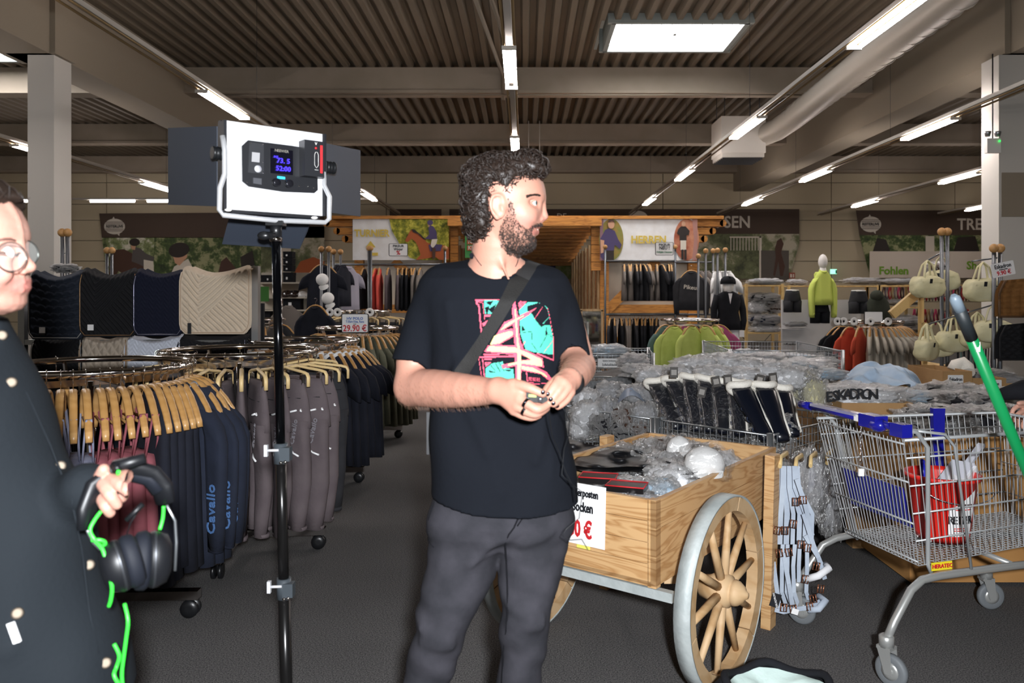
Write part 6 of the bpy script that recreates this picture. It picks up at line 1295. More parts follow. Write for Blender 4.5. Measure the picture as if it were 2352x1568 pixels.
# right column area: ladder posts, beige bags, quilted coats
upright(2163, 532, 7.9, 'tall double display post with wooden balls carrying the beige bags', 2, 13); upright(2283, 570, 7.2, 'double display post with wooden balls beside the right column', 2, 14)
bagm = cloth('bag_beige', '#dbd5b0', '#cec79f')
def handbag_proto():
    t = thing('duffel_bag', 'proto', 'bag')
    b = MB()
    def f(u, v):
        a = 2*PI*u; e = PI*(v-.5); c, s_ = math.cos(a), math.sin(a); ce, se = math.cos(e), math.sin(e); p = .55
        d = Vector((math.copysign(abs(c)**p, c)*abs(ce)**.5*.19, math.copysign(abs(s_)**p, s_)*abs(ce)**.5*.09, math.copysign(abs(se)**.8, se)*.12)); d *= 1+.09*mnoise.noise(d*14)+.04*mnoise.noise(d*30); return d+Vector((0, 0, -.30))
    b.grid(f, 40, 22, cu=True); part('body', b, bagm, t)
    for sy in (-.05, .05): b = MB(); b.tube([(-.085, sy, -.33), (-.08, sy, -.2), (-.045, sy*.5, -.06), (0, 0, -.01), (.045, sy*.5, -.06), (.08, sy, -.2), (.085, sy, -.33)], .009, 6, flat=1.8); part('handle', b, bagm, t)
    b = MB(); b.box((0, -.082, -.25), (.25, .01, .008)); part('zip', b, bagm, t); b = MB(); b.box((-.03, -.1, -.24), (.03, .006, .05), Matrix.Rotation(.2, 3, 'X')); part('hang_tag', b, ink, t)
    return t
hbp = handbag_proto()
for i, (px, py, Y, rz, lb) in enumerate(((2130, 596, 7.8, .2, 'beige canvas duffel bag hung upper left, front one'), (2162, 585, 8.2, -.5, 'beige canvas duffel bag behind the upper left one'), (2258, 600, 7.4, 0., 'beige canvas duffel bag hung beside the price sign'), (2128, 742, 7.5, .7, 'beige duffel bag at the lower left of the display'), (2150, 735, 7.7, -.6, 'beige duffel bag, second of the lower row'), (2190, 723, 7.6, .1, 'beige duffel bag in the middle of the lower row'), (2245, 715, 7.5, .2, 'beige duffel bag just right of the broom handle'), (2282, 697, 7.3, -.5, 'beige duffel bag at the right end of the display'))):
    use(hbp, P(px, py, Y), rz, lb, None, .9 if i < 3 else .85)
for p0, p1, lb in (((2130, 598, 7.8), (2166, 578, 8.0), 'display arm holding the upper left duffel bags'), ((2232, 600, 7.3), (2290, 592, 7.3), 'display arm holding the duffel bag by the price sign'), ((2130, 745, 7.6), (2300, 694, 7.3), 'display arm holding the lower row of duffel bags')):
    b = MB(); b.tube([P(*p0), P(*p1)], .008, 6); single('hanging_rail', b, railm, lb, 'rail')
price_sign(2277, 602, 2330, 634, 7.1, [('Eskadron', .45, .30, ink, .8), ('Sonderposten', 0, .1, ink, .8), ('9.90 €', -.5, .32, red_ink, .9)], 'tilted white price sign reading Eskadron 9.90', frame=False, ang=.2)
def coat(px0, px1, py0, py1, Y, m, label, q, pip=None):
    t = thing('quilted_rug', label, 'rug', P((px0+px1)/2, py1, Y))
    b = MB()
    def f(u, v):
        x0 = px0+14*(1-min(1, v*3)); xx = x0+(px1-x0)*u; yy = py0+(py1-py0)*v+12*(1-u)*(1-v)*(u < .5)
        return P(xx, yy, Y-.03*q(u, v)+.03*math.sin(u*5))
    b.grid(f, 40, 40); part('quilting', b, m, t); b = MB(); b.grid(lambda u, v: f(1-u, v)+Vector((0, .06, 0)), 8, 8); part('lining', b, m, t)
    b = MB(); b.tube([f(0, v/8)+Vector((0, -.01, 0)) for v in range(9)]+[f(u/8, 1)+Vector((0, -.01, 0)) for u in range(1, 9)], .01, 6); part('binding', b, pip or m, t)
coat(2294, 2440, 632, 727, 6.9, cloth('brown_quilt', '#8a5f34', '#7d552c'), 'brown quilted horse rug at the right edge', lambda u, v: min(1, 3*min(tri(u*7), tri(v*7))), mat('rug_binding', '#5a3f24', .8)); coat(2296, 2440, 735, 825, 6.8, padblack, 'black quilted rug below the brown one', q_diam)
# halters and straps on the far rack
for i in range(16):
    px = 2200+i*6.5; b = MB(); Yk = 9.6; b.tube([P(px, 775, Yk), P(px+2*math.sin(i), 830, Yk), P(px+3*math.cos(i*2), 905 if i % 2 else 880, Yk)], .012, 5, flat=.4); single('hanging_strap', b, (blackc, teal, blackc, greyc)[i % 4], '%s strap, %s on the rail behind the beige bags' % (('black', 'teal', 'black', 'grey')[i % 4], ordl(i, 16)), 'strap', 'straps on the rail behind the bags')
b = MB(); b.tube([P(2165, 772, 9.6), P(2300, 772, 9.6)], .012, 6); single('strap_rail', b, shw, 'pale rail carrying the hanging straps', 'rail')
for row, (y0, y1, xa_, xb_, n, Yk) in enumerate(((656, 690, 2030, 2240, 30, 15.2), (710, 745, 2100, 2230, 16, 15.))):
    cs_ = (brownv, cloth('pink_halter', '#a03a55'), greyc, cloth('tan_halter', '#8d7450'), cloth('red_halter', '#8e2c2c'), taupe)
    for i in range(n):
        px = xa_+(xb_-xa_)*i/n; b = MB(); x = 2*math.sin(i*3.1); b.tube([P(px, y0, Yk), P(px-3+x, (y0+y1)/2, Yk-.05), P(px, y1, Yk), P(px+4, (y0+y1)/2+4, Yk), P(px+1, y0, Yk)], .016, 5)
        single('halter', b, cs_[(i*5+row) % 6], 'small coloured halter, %s in the %s row at the far right back' % (ordl(i, n), ('upper', 'lower')[row]), 'halter', 'far halters, %s row' % ('upper', 'lower')[row])
b = MB(); b.tube([P(2025, 655, 15.2), P(2250, 655, 15.2)], .015, 6); single('halter_rail', b, shw, 'upper rail of the far halters', 'rail')
t = thing('pine_pole', 'yellowish slanted pine pole running up to the beige bags', 'pole', P(2048, 725, 9.)); b = MB(); b.beam(P(2048, 723, 9.), P(2112, 668, 9.), .10, .06, (0, -1, 0)); part('pole', b, shw, t); b = MB(); b.beam(P(2116, 668, 9.), P(2116, 742, 9.), .045, .04); b.beam(P(2123, 740, 9.), P(2123, 860, 9.), .05, .04); part('post', b, shw, t)
b = MB(); b.box(P(2075, 838, 12), (1.0, .8, .06)); single('pallet_board', b, shw, 'low pine board on the floor behind the t-shirts', 'board')
bag(2080, 812, 12, 60, 44, 'grey', 'grey wrapped bundles stacked on the low pine board', .1, 1)
bag(2150, 620, 12.5, 50, 40, 'brown', 'small brown toy horse behind the upper duffel bags', .1, 1, name='toy_horse')
bag(152, 616, 6.4, 60, 22, 'black', 'crumpled black plastic bag on top of the saddle pad stand', .1, 1, name='plastic_bag')
# hat lying on the floor at the bottom edge
hc = P(1790, 1568, 2.62); hc.z = 0.0; t = thing('cloth_bag', 'black cloth bag with mint lining lying open on the floor by the wheel', 'bag', hc)
b = MB(); b.grid(lambda u, v: hc+Vector((math.cos(2*PI*u)*(.17+.05*math.sin(PI*v))*(1+.08*math.sin(6*PI*u)), math.sin(2*PI*u)*(.15+.04*math.sin(PI*v)), .02+.17*v+.012*math.sin(10*PI*u))), 48, 10, cu=True); b.tube([hc+Vector((math.cos(2*PI*u/40)*.17*(1+.08*math.sin(6*PI*u/40)), math.sin(2*PI*u/40)*.15, .185+.012*math.sin(10*PI*u/40))) for u in range(40)], .014, 8, closed=True); part('outer_fabric', b, blackc, t)
b = MB(); b.grid(lambda u, v: hc+Vector((math.cos(2*PI*u)*.16*(1-v), math.sin(2*PI*u)*.14*(1-v), .18-.06*math.sin(PI*v/2)+.02*mnoise.noise(Vector((math.cos(2*PI*u)*2, math.sin(2*PI*u)*2, v*3))))), 40, 10, cu=True); part('lining', b, cloth('mint_lining', '#c9dcd6', '#bcd0ca'), t)
# ---------------- people ----------------
def skin_mat(name):
    m = mat(name, '#d8a892', .5, spec=.35); nt = m.node_tree; a = nt.nodes.new('ShaderNodeAttribute'); a.attribute_name = 'Col'; b = nt.nodes['Principled BSDF']
    nt.links.new(a.outputs['Color'], b.inputs['Base Color']); b.inputs['Subsurface Weight'].default_value = .12; b.inputs['Subsurface Radius'].default_value = (.9, .35, .2); b.inputs['Subsurface Scale'].default_value = .01
    tc = nt.nodes.new('ShaderNodeTexCoord'); n = nt.nodes.new('ShaderNodeTexNoise'); n.inputs['Scale'].default_value = 220; nt.links.new(tc.outputs['Object'], n.inputs['Vector'])
    bp = nt.nodes.new('ShaderNodeBump'); bp.inputs['Strength'].default_value = .15; bp.inputs['Distance'].default_value = .002; nt.links.new(n.outputs['Fac'], bp.inputs['Height']); nt.links.new(bp.outputs[0], b.inputs['Normal']); return m
skin = skin_mat('skin'); hairm = mat('dark_hair', '#241b16', .45, spec=.35); beardm = mat('beard_hair', '#2a201b', .5); eyew = mat('eye_white', '#d8d2cc', .2); iris = mat('iris', '#3f4a48', .15); pupil = mat('pupil', '#08080a', .1); nailm = mat('black_nail', '#0c0c12', .12, coat=.6)
def poly_sd(X, Z, pts):
    """signed distance to polygon in xz (negative inside)"""
    d = np.full(X.shape, 1e9); s = np.ones(X.shape); n = len(pts)
    for i in range(n):
        ax_, az = pts[i]; bx, bz = pts[i-1]; ex, ez = bx-ax_, bz-az; wx, wz = X-ax_, Z-az
        t = np.clip((wx*ex+wz*ez)/(ex*ex+ez*ez), 0, 1); d = np.minimum(d, (wx-ex*t)**2+(wz-ez*t)**2)
        c1 = Z >= az; c2 = Z < bz; c3 = ex*wz > ez*wx
        s = np.where((c1 & c2 & c3) | (~c1 & ~c2 & ~c3), -s, s)
    return s*np.sqrt(d)
def inside(px, py, poly):
    r = np.zeros(px.shape, bool); n = len(poly)
    for i in range(n):
        x1, y1 = poly[i]; x2, y2 = poly[i-1]
        if y1 == y2: continue
        c = ((y1 > py) != (y2 > py)) & (px < (x2-x1)*(py-y1)/(y2-y1)+x1); r ^= c
    return r
def pj(V): return VX+V[:, 0]/V[:, 1]*F, VY-(V[:, 2]-EYE)/V[:, 1]*F
def vn(me):
    n = np.zeros(len(me.vertices)*3, np.float32); me.vertices.foreach_get('normal', n); return n.reshape(-1, 3)
YM = 1.95
def p3(px, py, Y): v = P(px, py, Y); return (v.x, v.y, v.z)
def face_profile(pts, Y0, Wm, T, X, Y, Z, taper=None):
    pl = [(P(a, b_, Y0).x, P(a, b_, Y0).z) for a, b_ in pts]; t = -poly_sd(X, Z, pl); w = Wm*np.sqrt(np.maximum(0, 1-(1-np.clip(t/T, 0, 1))**2))
    if taper is not None: w = w*taper(Z)
    ay = np.abs(Y-Y0); return np.where(t > 0, np.maximum((ay-w)*.7, -t), np.sqrt(t*t+ay*ay))
prof = [(1180, 392), (1207, 396), (1230, 403), (1244, 418), (1250, 434), (1252, 450), (1247, 461), (1246, 472), (1245, 490), (1243, 508), (1244, 515), (1242, 521), (1236, 525), (1237, 533), (1232, 540), (1229, 545), (1230, 556), (1226, 567), (1214, 576), (1190, 582), (1160, 568), (1140, 545), (1126, 515), (1114, 480), (1104, 440), (1115, 405), (1145, 390)]
def head_sdf(X, Y, Z):
    zt = P(0, 560, YM).z; zb = P(0, 440, YM).z
    d = face_profile(prof, YM, .073, .062, X, Y, Z, lambda z: .78+.22*np.clip((z-zt)/(zb-zt), 0, 1))
    d = smin(d, sd_ell(X, Y, Z, p3(1160, 448, YM), (.094, .078, .098)), .02)
    ec = p3(1223, 466, YM-.045); 
    d = smax(d, -sd_ell(X, Y, Z, p3(1232, 465, YM-.052), (.020, .018, .013)), .014); d = smax(d, -sd_ell(X, Y, Z, p3(1232, 465, YM+.052), (.020, .018, .013)), .014)
    for sy in (-1, 1):
        d = smin(d, chain(X, Y, Z, [p3(1206, 454, YM+sy*.055), p3(1224, 449, YM+sy*.046), p3(1243, 454, YM+sy*.02)], [.006, .0075, .008]), .014)
        d = smin(d, sd_ell(X, Y, Z, p3(1206, 494, YM+sy*.046), (.026, .02, .022)), .02)
        d = smin(d, sd_ell(X, Y, Z, p3(1219, 466, YM+sy*.036), (.0155, .0155, .0145)), .006)
        d = smin(d, sd_ell(X, Y, Z, p3(1241, 503, YM+sy*.013), (.0085, .0075, .0075)), .005)
    d = smin(d, chain(X, Y, Z, [p3(1245, 458, YM), p3(1246, 475, YM), p3(1250, 496, YM)], [.0065, .0078, .0092], .008), .012)
    d = smin(d, sd_cap(X, Y, Z, p3(1250, 497, YM), p3(1240, 507, YM), .0082, .007), .006)
    d = smax(d, -sd_ell(X, Y, Z, p3(1245, 508, YM-.008), (.0045, .0035, .0025)), .002)
    for sy in (-1, 1):
        d = smin(d, sd_cap(X, Y, Z, p3(1237, 520, YM+sy*.003), p3(1221, 526, YM+sy*.022), .0050, .003), .006)
        d = smin(d, sd_cap(X, Y, Z, p3(1232, 534, YM+sy*.003), p3(1219, 530, YM+sy*.021), .0056, .003), .006)
        d = smax(d, -sd_cap(X, Y, Z, p3(1243, 527, YM), p3(1221, 528, YM+sy*.026), .0028, .0015), .002)
        # ear
        e = sd_ell(X, Y, Z, p3(1145, 473, YM+sy*.078), (.019, .007, .031), Matrix.Rotation(-.15, 3, 'Y'))
        e = smin(e, chain(X, Y, Z, [p3(1158, 462, YM+sy*.079), p3(1150, 449, YM+sy*.083), p3(1135, 449, YM+sy*.087), p3(1127, 463, YM+sy*.089), p3(1130, 484, YM+sy*.087), p3(1142, 500, YM+sy*.08)], [.003, .004, .0042, .0042, .004, .006]), .003)
        e = smax(e, -sd_ell(X, Y, Z, p3(1145, 472, YM+sy*.087), (.012, .006, .019)), .004)
        e = smin(e, chain(X, Y, Z, [p3(1154, 482, YM+sy*.082), p3(1152, 474, YM+sy*.082)], [.0045, .004]), .003)
        d = smin(d, e, .005)
    d = smin(d, chain(X, Y, Z, [p3(1140, 500, YM+.01), p3(1138, 560, YM+.02), p3(1132, 640, YM+.05)], [.056, .056, .066]), .022)
    d = smin(d, chain(X, Y, Z, [p3(1140, 640, YM+.06), p3(1020, 690, 2.03)], [.045, .035]), .03); d = smin(d, chain(X, Y, Z, [p3(1150, 640, YM+.06), p3(1260, 690, 2.05)], [.045, .035]), .03)
    d = smin(d, sd_ell(X, Y, Z, p3(1155, 700, YM+.06), (.14, .095, .12)), .03)
    d = smin(d, chain(X, Y, Z, [p3(1163, 540, YM-.03), p3(1150, 590, YM-.02), p3(1168, 640, YM-.045)], [.003, .004, .003]), .014)
    return d
def arm_sdf(X, Y, Z):
    q = lambda l: [p3(*a) for a in l]
    d = chain(X, Y, Z, q([(995, 690, 2.03), (955, 800, 2.04), (948, 888, 2.03)]), [.05, .046, .044], .01)
    f_ = chain(X, Y, Z, q([(948, 890, 2.02), (1000, 892, 1.95), (1070, 897, 1.86), (1142, 898, 1.79)]), [.046, .048, .040, .0275], .012)
    d = smin(d, f_, .02)
    hb = None
    for k, r_ in (((1196, 903, 1.742), .0135), ((1194, 917, 1.735), .0135), ((1188, 932, 1.74), .0125), ((1180, 942, 1.75), .0115)):
        e = sd_cap(X, Y, Z, p3(1146, 896, 1.785), p3(*k), .022, r_); hb = e if hb is None else smin(hb, e, .012)
    hb = smin(hb, sd_cap(X, Y, Z, p3(1146, 892, 1.78), p3(1180, 884, 1.75), .02, .0145), .014)
    d = smin(d, hb, .014)
    fr = [chain(X, Y, Z, q([(1178, 884, 1.752), (1200, 886, 1.735), (1222, 893, 1.725), (1247, 904, 1.722)]), [.0145, .0118, .0105, .0088]),
          chain(X, Y, Z, q([(1196, 903, 1.742), (1218, 916, 1.748), (1240, 921, 1.757), (1254, 918, 1.762)]), [.0125, .0098, .009, .008]),
          chain(X, Y, Z, q([(1194, 917, 1.735), (1213, 928, 1.72), (1233, 939, 1.714), (1248, 935, 1.722), (1259, 928, 1.732)]), [.0125, .0102, .0098, .0088, .0078]),
          chain(X, Y, Z, q([(1188, 932, 1.74), (1208, 945, 1.727), (1229, 951, 1.722), (1246, 944, 1.73), (1256, 937, 1.738)]), [.0118, .0098, .0092, .0083, .0075]),
          chain(X, Y, Z, q([(1180, 942, 1.75), (1199, 954, 1.742), (1221, 959, 1.738), (1238, 954, 1.743)]), [.0108, .0085, .008, .007])]
    for e in fr: d = smin(d, e, .004)
    g = chain(X, Y, Z, q([(1285, 700, 2.05), (1318, 800, 2.04), (1328, 840, 2.0)]), [.048, .044, .042], .01)
    g = smin(g, chain(X, Y, Z, q([(1328, 842, 1.99), (1322, 858, 1.9), (1308, 872, 1.81)]), [.042, .038, .027], .012), .015)
    hb = None
    for k, r_ in (((1284, 874, 1.757), .0125), ((1294, 880, 1.75), .0125), ((1303, 889, 1.753), .012), ((1310, 900, 1.762), .011)):
        e = sd_cap(X, Y, Z, p3(1305, 872, 1.80), p3(*k), .021, r_); hb = e if hb is None else smin(hb, e, .010)
    g = smin(g, hb, .012)
    for e in (chain(X, Y, Z, q([(1284, 874, 1.757), (1273, 886, 1.742), (1264, 898, 1.735), (1259, 907, 1.733)]), [.0115, .0095, .0085, .0076]),
              chain(X, Y, Z, q([(1294, 880, 1.75), (1283, 896, 1.736), (1272, 911, 1.73), (1266, 919, 1.729)]), [.0118, .0098, .0088, .0078]),
              chain(X, Y, Z, q([(1303, 889, 1.753), (1293, 907, 1.741), (1279, 921, 1.734), (1272, 928, 1.732)]), [.0112, .0094, .0084, .0076]),
              chain(X, Y, Z, q([(1310, 900, 1.762), (1302, 917, 1.751), (1289, 929, 1.744), (1281, 934, 1.742)]), [.0104, .0085, .0077, .007]),
              chain(X, Y, Z, q([(1290, 866, 1.785), (1270, 880, 1.775), (1258, 892, 1.762), (1252, 901, 1.752)]), [.013, .0108, .0098, .0085])): g = smin(g, e, .004)
    return np.minimum(d, g)
def bounds(a, b_, pad=0): return np.array([min(a[0], b_[0])-pad, min(a[1], b_[1])-pad, min(a[2], b_[2])-pad]), np.array([max(a[0], b_[0])+pad, max(a[1], b_[1])+pad, max(a[2], b_[2])+pad])
MAN = thing('person', 'man with dark curly hair and beard in black printed t-shirt and grey jeans', 'person', (-.03, 2.03, 0))
Vh, Fh = snet(head_sdf, (P(960, 0, YM).x, 1.80, P(0, 730, YM).z), (P(1300, 0, YM).x, 2.14, P(0, 372, YM).z), .0033)
Va, Fa = snet(arm_sdf, (P(895, 0, 2.0).x, 1.695, P(0, 975, 1.75).z), (P(1380, 0, 2.0).x, 2.1, P(0, 700, 2.0).z), .0032)
Vb = np.concatenate([Vh, Va]); Fb = np.concatenate([Fh, Fa+len(Vh)])
me = np_mesh('body', Vb, Fb, skin)
BEARD = [(1167, 455), (1176, 462), (1180, 480), (1186, 500), (1194, 513), (1204, 521), (1214, 526), (1220, 519), (1232, 513), (1244, 512), (1247, 518), (1236, 518), (1222, 527), (1219, 536), (1226, 544), (1231, 548), (1232, 562), (1228, 572), (1214, 583), (1188, 590), (1166, 583), (1150, 567), (1145, 540), (1150, 518), (1160, 500), (1166, 480)]
px, py = pj(Vb); base = np.tile(np.array(s2l('#ad7e6c')), (len(Vb), 1)); col = base.copy()
hm = np.arange(len(Vb)) < len(Vh)
def blend(mask, c, k):
    global col
    kk = (mask*k)[:, None]; col = col*(1-kk)+np.array(s2l(c))*kk
g2 = lambda cx, cy, rx, ry: np.exp(-(((px-cx)/rx)**2+((py-cy)/ry)**2))
blend(hm*g2(1205, 505, 22, 16), '#cf8078', .5); blend(hm*g2(1143, 475, 22, 32), '#d08878', .45); blend(hm*g2(1250, 500, 12, 12), '#d08a7c', .4)
lipz = hm & (Vb[:, 0] > P(1217, 0, YM).x) & (((py > 518) & (py < 526)) | ((py > 529) & (py < 539))); blend(lipz, '#a8625a', .6)
blend(hm & inside(px, py, BEARD), '#5a463c', .4)
for (cx, cy) in ((1215, 927), (1236, 938), (1232, 950), (1283, 896), (1293, 906), (1274, 887)): blend((~hm)*g2(cx, cy, 7, 7), '#cf8a7c', .35)
vcol(me, col); body = part('body', me, skin, MAN); body.data.materials.clear(); body.data.materials.append(skin)
bvh_skin = BVHTree.FromPolygons([tuple(v) for v in Vb], [tuple(f) for f in Fb])
# eyes, lids and brows
for sy in (-1, 1):
    c = Vector(p3(1222.5, 466, YM+sy*.0385)); b = MB(); b.ball(c, .0125, 18); part('eye', b, eyew, MAN)
    gz = Vector((.80, sy*.42, -.02)).normalized() if sy < 0 else Vector((.9, .3, 0)).normalized(); rt_ = gz.to_track_quat('Z', 'Y').to_matrix()
    b = MB(); b.lathe([(0, .0129), (.003, .0127), (.0056, .0115)], c, 14, rt_, 0); b.lathe([(0, .0131), (.0026, .0129)], c, 12, rt_, 1); part('iris', b, [iris, pupil], MAN)
    b = MB(); s_ = sy
    b.tube([p3(1213, 466, YM+s_*.0515), p3(1219, 461.5, YM+s_*.0525), p3(1226, 461, YM+s_*.0485), p3(1232, 465, YM+s_*.0405)], [.0018, .0028, .0028, .002], 6); b.tube([p3(1214, 467, YM+s_*.0512), p3(1221, 472, YM+s_*.0505), p3(1229, 471, YM+s_*.0445)], [.0012, .0016, .0014], 6)
    ob = part('eyelid', b, mat('lid_skin', '#c8917f', .5), MAN)
    b = MB(); b.tube([p3(1214, 465.5, YM+s_*.0535), p3(1219, 462.5, YM+s_*.0545), p3(1227, 462.5, YM+s_*.0503), p3(1233, 465, YM+s_*.0425)], .0006, 4); part('eyelashes', b, hairm, MAN)
r = random.Random(3)
def strands(pts, n, name, m, fn, parent=MAN):
    b = MB()
    for _ in range(n): fn(b, r)
    return part(name, b, m, parent)
def brow(b, r):
    t = r.random(); x = 1211+t*31; y = 452.5-6*math.sin(t*2.4)+r.uniform(-2.6, 2.6)*(1-t*.5); hit = bvh_skin.ray_cast(Vector((0, 0, EYE)), (P(x, y, 1.)-Vector((0, 0, EYE))).normalized())
    if hit[0] is None: return
    h = hit[0]-Vector((0, .0006, 0)); n_ = hit[1]; n_ = n_ if n_.y < 0 else -n_; d = Vector((-.004, 0, .0018*(1-t*1.6))); d = d-n_*d.dot(n_); b.tube([h, h+d*.6+n_*.0008, h+d*1.3+n_*.0008], [.0007, .0006, .0003], 3, cap=False)
strands(None, 260, 'eyebrow', beardm, brow)
# hair cap and curls
def hair_sdf(X, Y, Z):
    d = sd_ell(X, Y, Z, p3(1150, 408, YM), (.090, .083, .052)); d = smin(d, sd_ell(X, Y, Z, p3(1108, 455, YM), (.045, .078, .083)), .02); d = smin(d, sd_ell(X, Y, Z, p3(1104, 512, YM+.005), (.033, .066, .043)), .02)
    for sy in (-.045, -.015, .015, .045): d = smin(d, chain(X, Y, Z, [p3(1175, 385, YM+sy), p3(1215, 377, YM+sy), p3(1240, 384, YM+sy)], [.026, .024, .015]), .015)
    for sy in (-1, 1): d = smin(d, chain(X, Y, Z, [p3(1160, 410, YM+sy*.064), p3(1166, 430, YM+sy*.066), p3(1171, 448, YM+sy*.066)], [.022, .011, .005]), .01)
    n = np.sin(X*130+np.sin(Z*90)*1.5)*np.sin(Z*120+np.sin(Y*100))*np.sin(Y*125+X*60); return d+.0045*n
Vc, Fc_ = snet(hair_sdf, (P(1040, 0, YM).x, 1.83, P(0, 570, YM).z), (P(1270, 0, YM).x, 2.07, P(0, 340, YM).z), .005)
me = np_mesh('hair', Vc, Fc_, hairm); hair = part('hair', me, hairm, MAN); nn_ = vn(me)
cx_, cy_ = pj(Vc); b = MB(); idx = [i for i in range(len(Vc))]
for q in range(3000):
    i = r.choice(idx); v = Vector(Vc[i]); n_ = Vector(nn_[i])
    if n_.length < .5: continue
    tn = n_.cross(Vector((r.uniform(-1, 1), r.uniform(-1, 1), r.uniform(-1, 1)))).normalized(); sd_ = n_.cross(tn); R_ = r.uniform(.006, .0125); a0_ = r.random()*6; sp = r.uniform(2.4, 5.2); pts = []
    for k in range(9):
        t = k/8; a = a0_+sp*t; pts.append(v+n_*(R_*.45+R_*math.sin(a)*.8-.0015)+sd_*(R_*math.cos(a))+tn*(t-.5)*R_*1.6)
    b.tube(pts, [.0006, .0010, .0013, .0014, .0014, .0013, .0011, .0008, .0004], 4, cap=False)
for q in range(160):    # loose flyaway curls
    i = r.choice(idx); v = Vector(Vc[i]); n_ = Vector(nn_[i]); tn = n_.orthogonal().normalized(); sd_ = n_.cross(tn); pts = [v+n_*(.004+.011*math.sin(t*3.1))+tn*(.012*(t-.5)*2)+sd_*(.004*math.sin(t*7)) for t in [k/7 for k in range(8)]]; b.tube(pts, .0004, 3, cap=False)
o = part('curl', b, hairm, hair, None, True)
# beard
front = [i for i in range(len(Vh)) if inside(px[i:i+1], py[i:i+1], BEARD)[0]]
nb_ = vn(body.data); b = MB()
for q in range(3300):
    i = r.choice(front); v = Vector(Vb[i]); n_ = Vector(nb_[i]); cxp, cyp = px[i], py[i]; dens = 1. if cyp > 530 else (.6 if cxp < 1185 else .75)
    if cyp < 512 and cxp > 1186: dens = .3
    if r.random() > dens: continue
    tn = n_.cross(Vector((r.uniform(-1, 1), r.uniform(-1, 1), r.uniform(-1, 1)))).normalized(); L_ = r.uniform(.0035, .0075)*(1.35 if cyp > 560 else 1); dn = Vector((.15, 0, -.6)); pts = [v+n_*(L_*t*.8*(1-.3*t))+tn*(L_*.45*math.sin(t*3.6))+dn*(L_*t*t*.6) for t in (0, .25, .5, .75, 1)]; b.tube(pts, [.0006, .0006, .0006, .0005, .0002], 3, cap=False)
part('beard', b, beardm, MAN, None, True)
b = MB(); b.box(p3(1231, 527.5, YM), (.008, .028, .0035)); part('teeth', b, mat('teeth', '#ddd5cc', .3), MAN)
# arm hair, nails
b = MB(); vi = [i for i in range(len(Vh), len(Vb)) if (py[i] > 850 and px[i] < 1120) or (px[i] > 1290 and py[i] < 870)]
for q in range(1500):
    i = r.choice(vi); v = Vector(Vb[i]); n_ = Vector(nb_[i]); d_ = Vector((.6, -.3, -.7)) if px[i] < 1200 else Vector((-.6, -.3, -.6)); b.tube([v, v+n_*.002+d_*.004, v+n_*.003+d_*.010], [.00022, .0002, .0001], 3, cap=False)
part('arm_hair', b, mat('arm_hair', '#7a5a48', .6), MAN, None, True)
for (x, y, Y, rz) in ((1247, 901, 1.7135, .3), (1258, 905, 1.725, 0), (1265, 917, 1.7205, 0), (1271, 926, 1.724, 0), (1280, 932, 1.734, 0)):
    b = MB(); b.ball(p3(x, y, Y), (.0048, .0016, .0052), 10, Matrix.Rotation(.6, 3, 'Y')); part('fingernail', b, nailm, MAN)
for (x, y, Y, x2, y2) in ((1208, 925.5, 1.7235, 0, 0), (1205, 943, 1.729, 0, 0)):
    c = Vector(p3(x, y, Y)); d_ = Vector((.8, -.35, -.5)).normalized(); M_ = d_.to_track_quat('Z', 'Y').to_matrix(); b = MB(); b.lathe([(.0106, -.0035), (.0118, -.0035), (.0118, .0035), (.0106, .0035), (.0106, -.0035)], c, 24, M_)
    tag(link('finger_ring', b.mesh('finger_ring', mat('black_ring', '#101014', .12, .6))), 'black ring on the man\'s right hand, %s one' % ('upper' if y < 930 else 'lower'), 'ring')
# t-shirt
def tsec(pts, X, Y, Z, Yc, k=2.4, round_=.0):
    zz = np.array([P(0, p_[0], Yc).z for p_ in pts]); L_ = np.array([P(p_[1], 0, Yc).x for p_ in pts]); R_ = np.array([P(p_[2], 0, Yc).x for p_ in pts]); D_ = np.array([p_[3] for p_ in pts]); C_ = np.array([p_[4] if len(p_) > 4 else 0 for p_ in pts])
    o_ = np.argsort(zz); zz, L_, R_, D_, C_ = zz[o_], L_[o_], R_[o_], D_[o_], C_[o_]
    cx = (np.interp(Z, zz, L_)+np.interp(Z, zz, R_))/2; a = (np.interp(Z, zz, R_)-np.interp(Z, zz, L_))/2; bb = np.interp(Z, zz, D_); cy = Yc+np.interp(Z, zz, C_)
    q = (np.abs((X-cx)/a)**k+np.abs((Y-cy)/bb)**k)**(1/k); d = (q-1)*np.minimum(a, bb); return np.maximum(d, np.maximum(Z-zz[-1], zz[0]-Z))
TS = [(592, 1085, 1205, .045, .03), (604, 1035, 1240, .07, .03), (618, 1000, 1268, .09, .02), (640, 975, 1290, .105, .01), (690, 972, 1305, .122, 0), (800, 985, 1303, .125, 0), (900, 992, 1300, .125, 0), (1000, 990, 1308, .128, 0), (1080, 990, 1322, .132, 0), (1170, 996, 1326, .136, 0)]
YT = 2.02
def fold(X, Y, Z):
    x, z = X*1., Z; n = np.sin(22*x+9*z+1.3*np.sin(11*z+5*x))*.35+np.sin(47*x-21*z+1.7*np.sin(17*z))*.22+np.sin(13*x+31*z+2*np.sin(9*x))*.22; return n
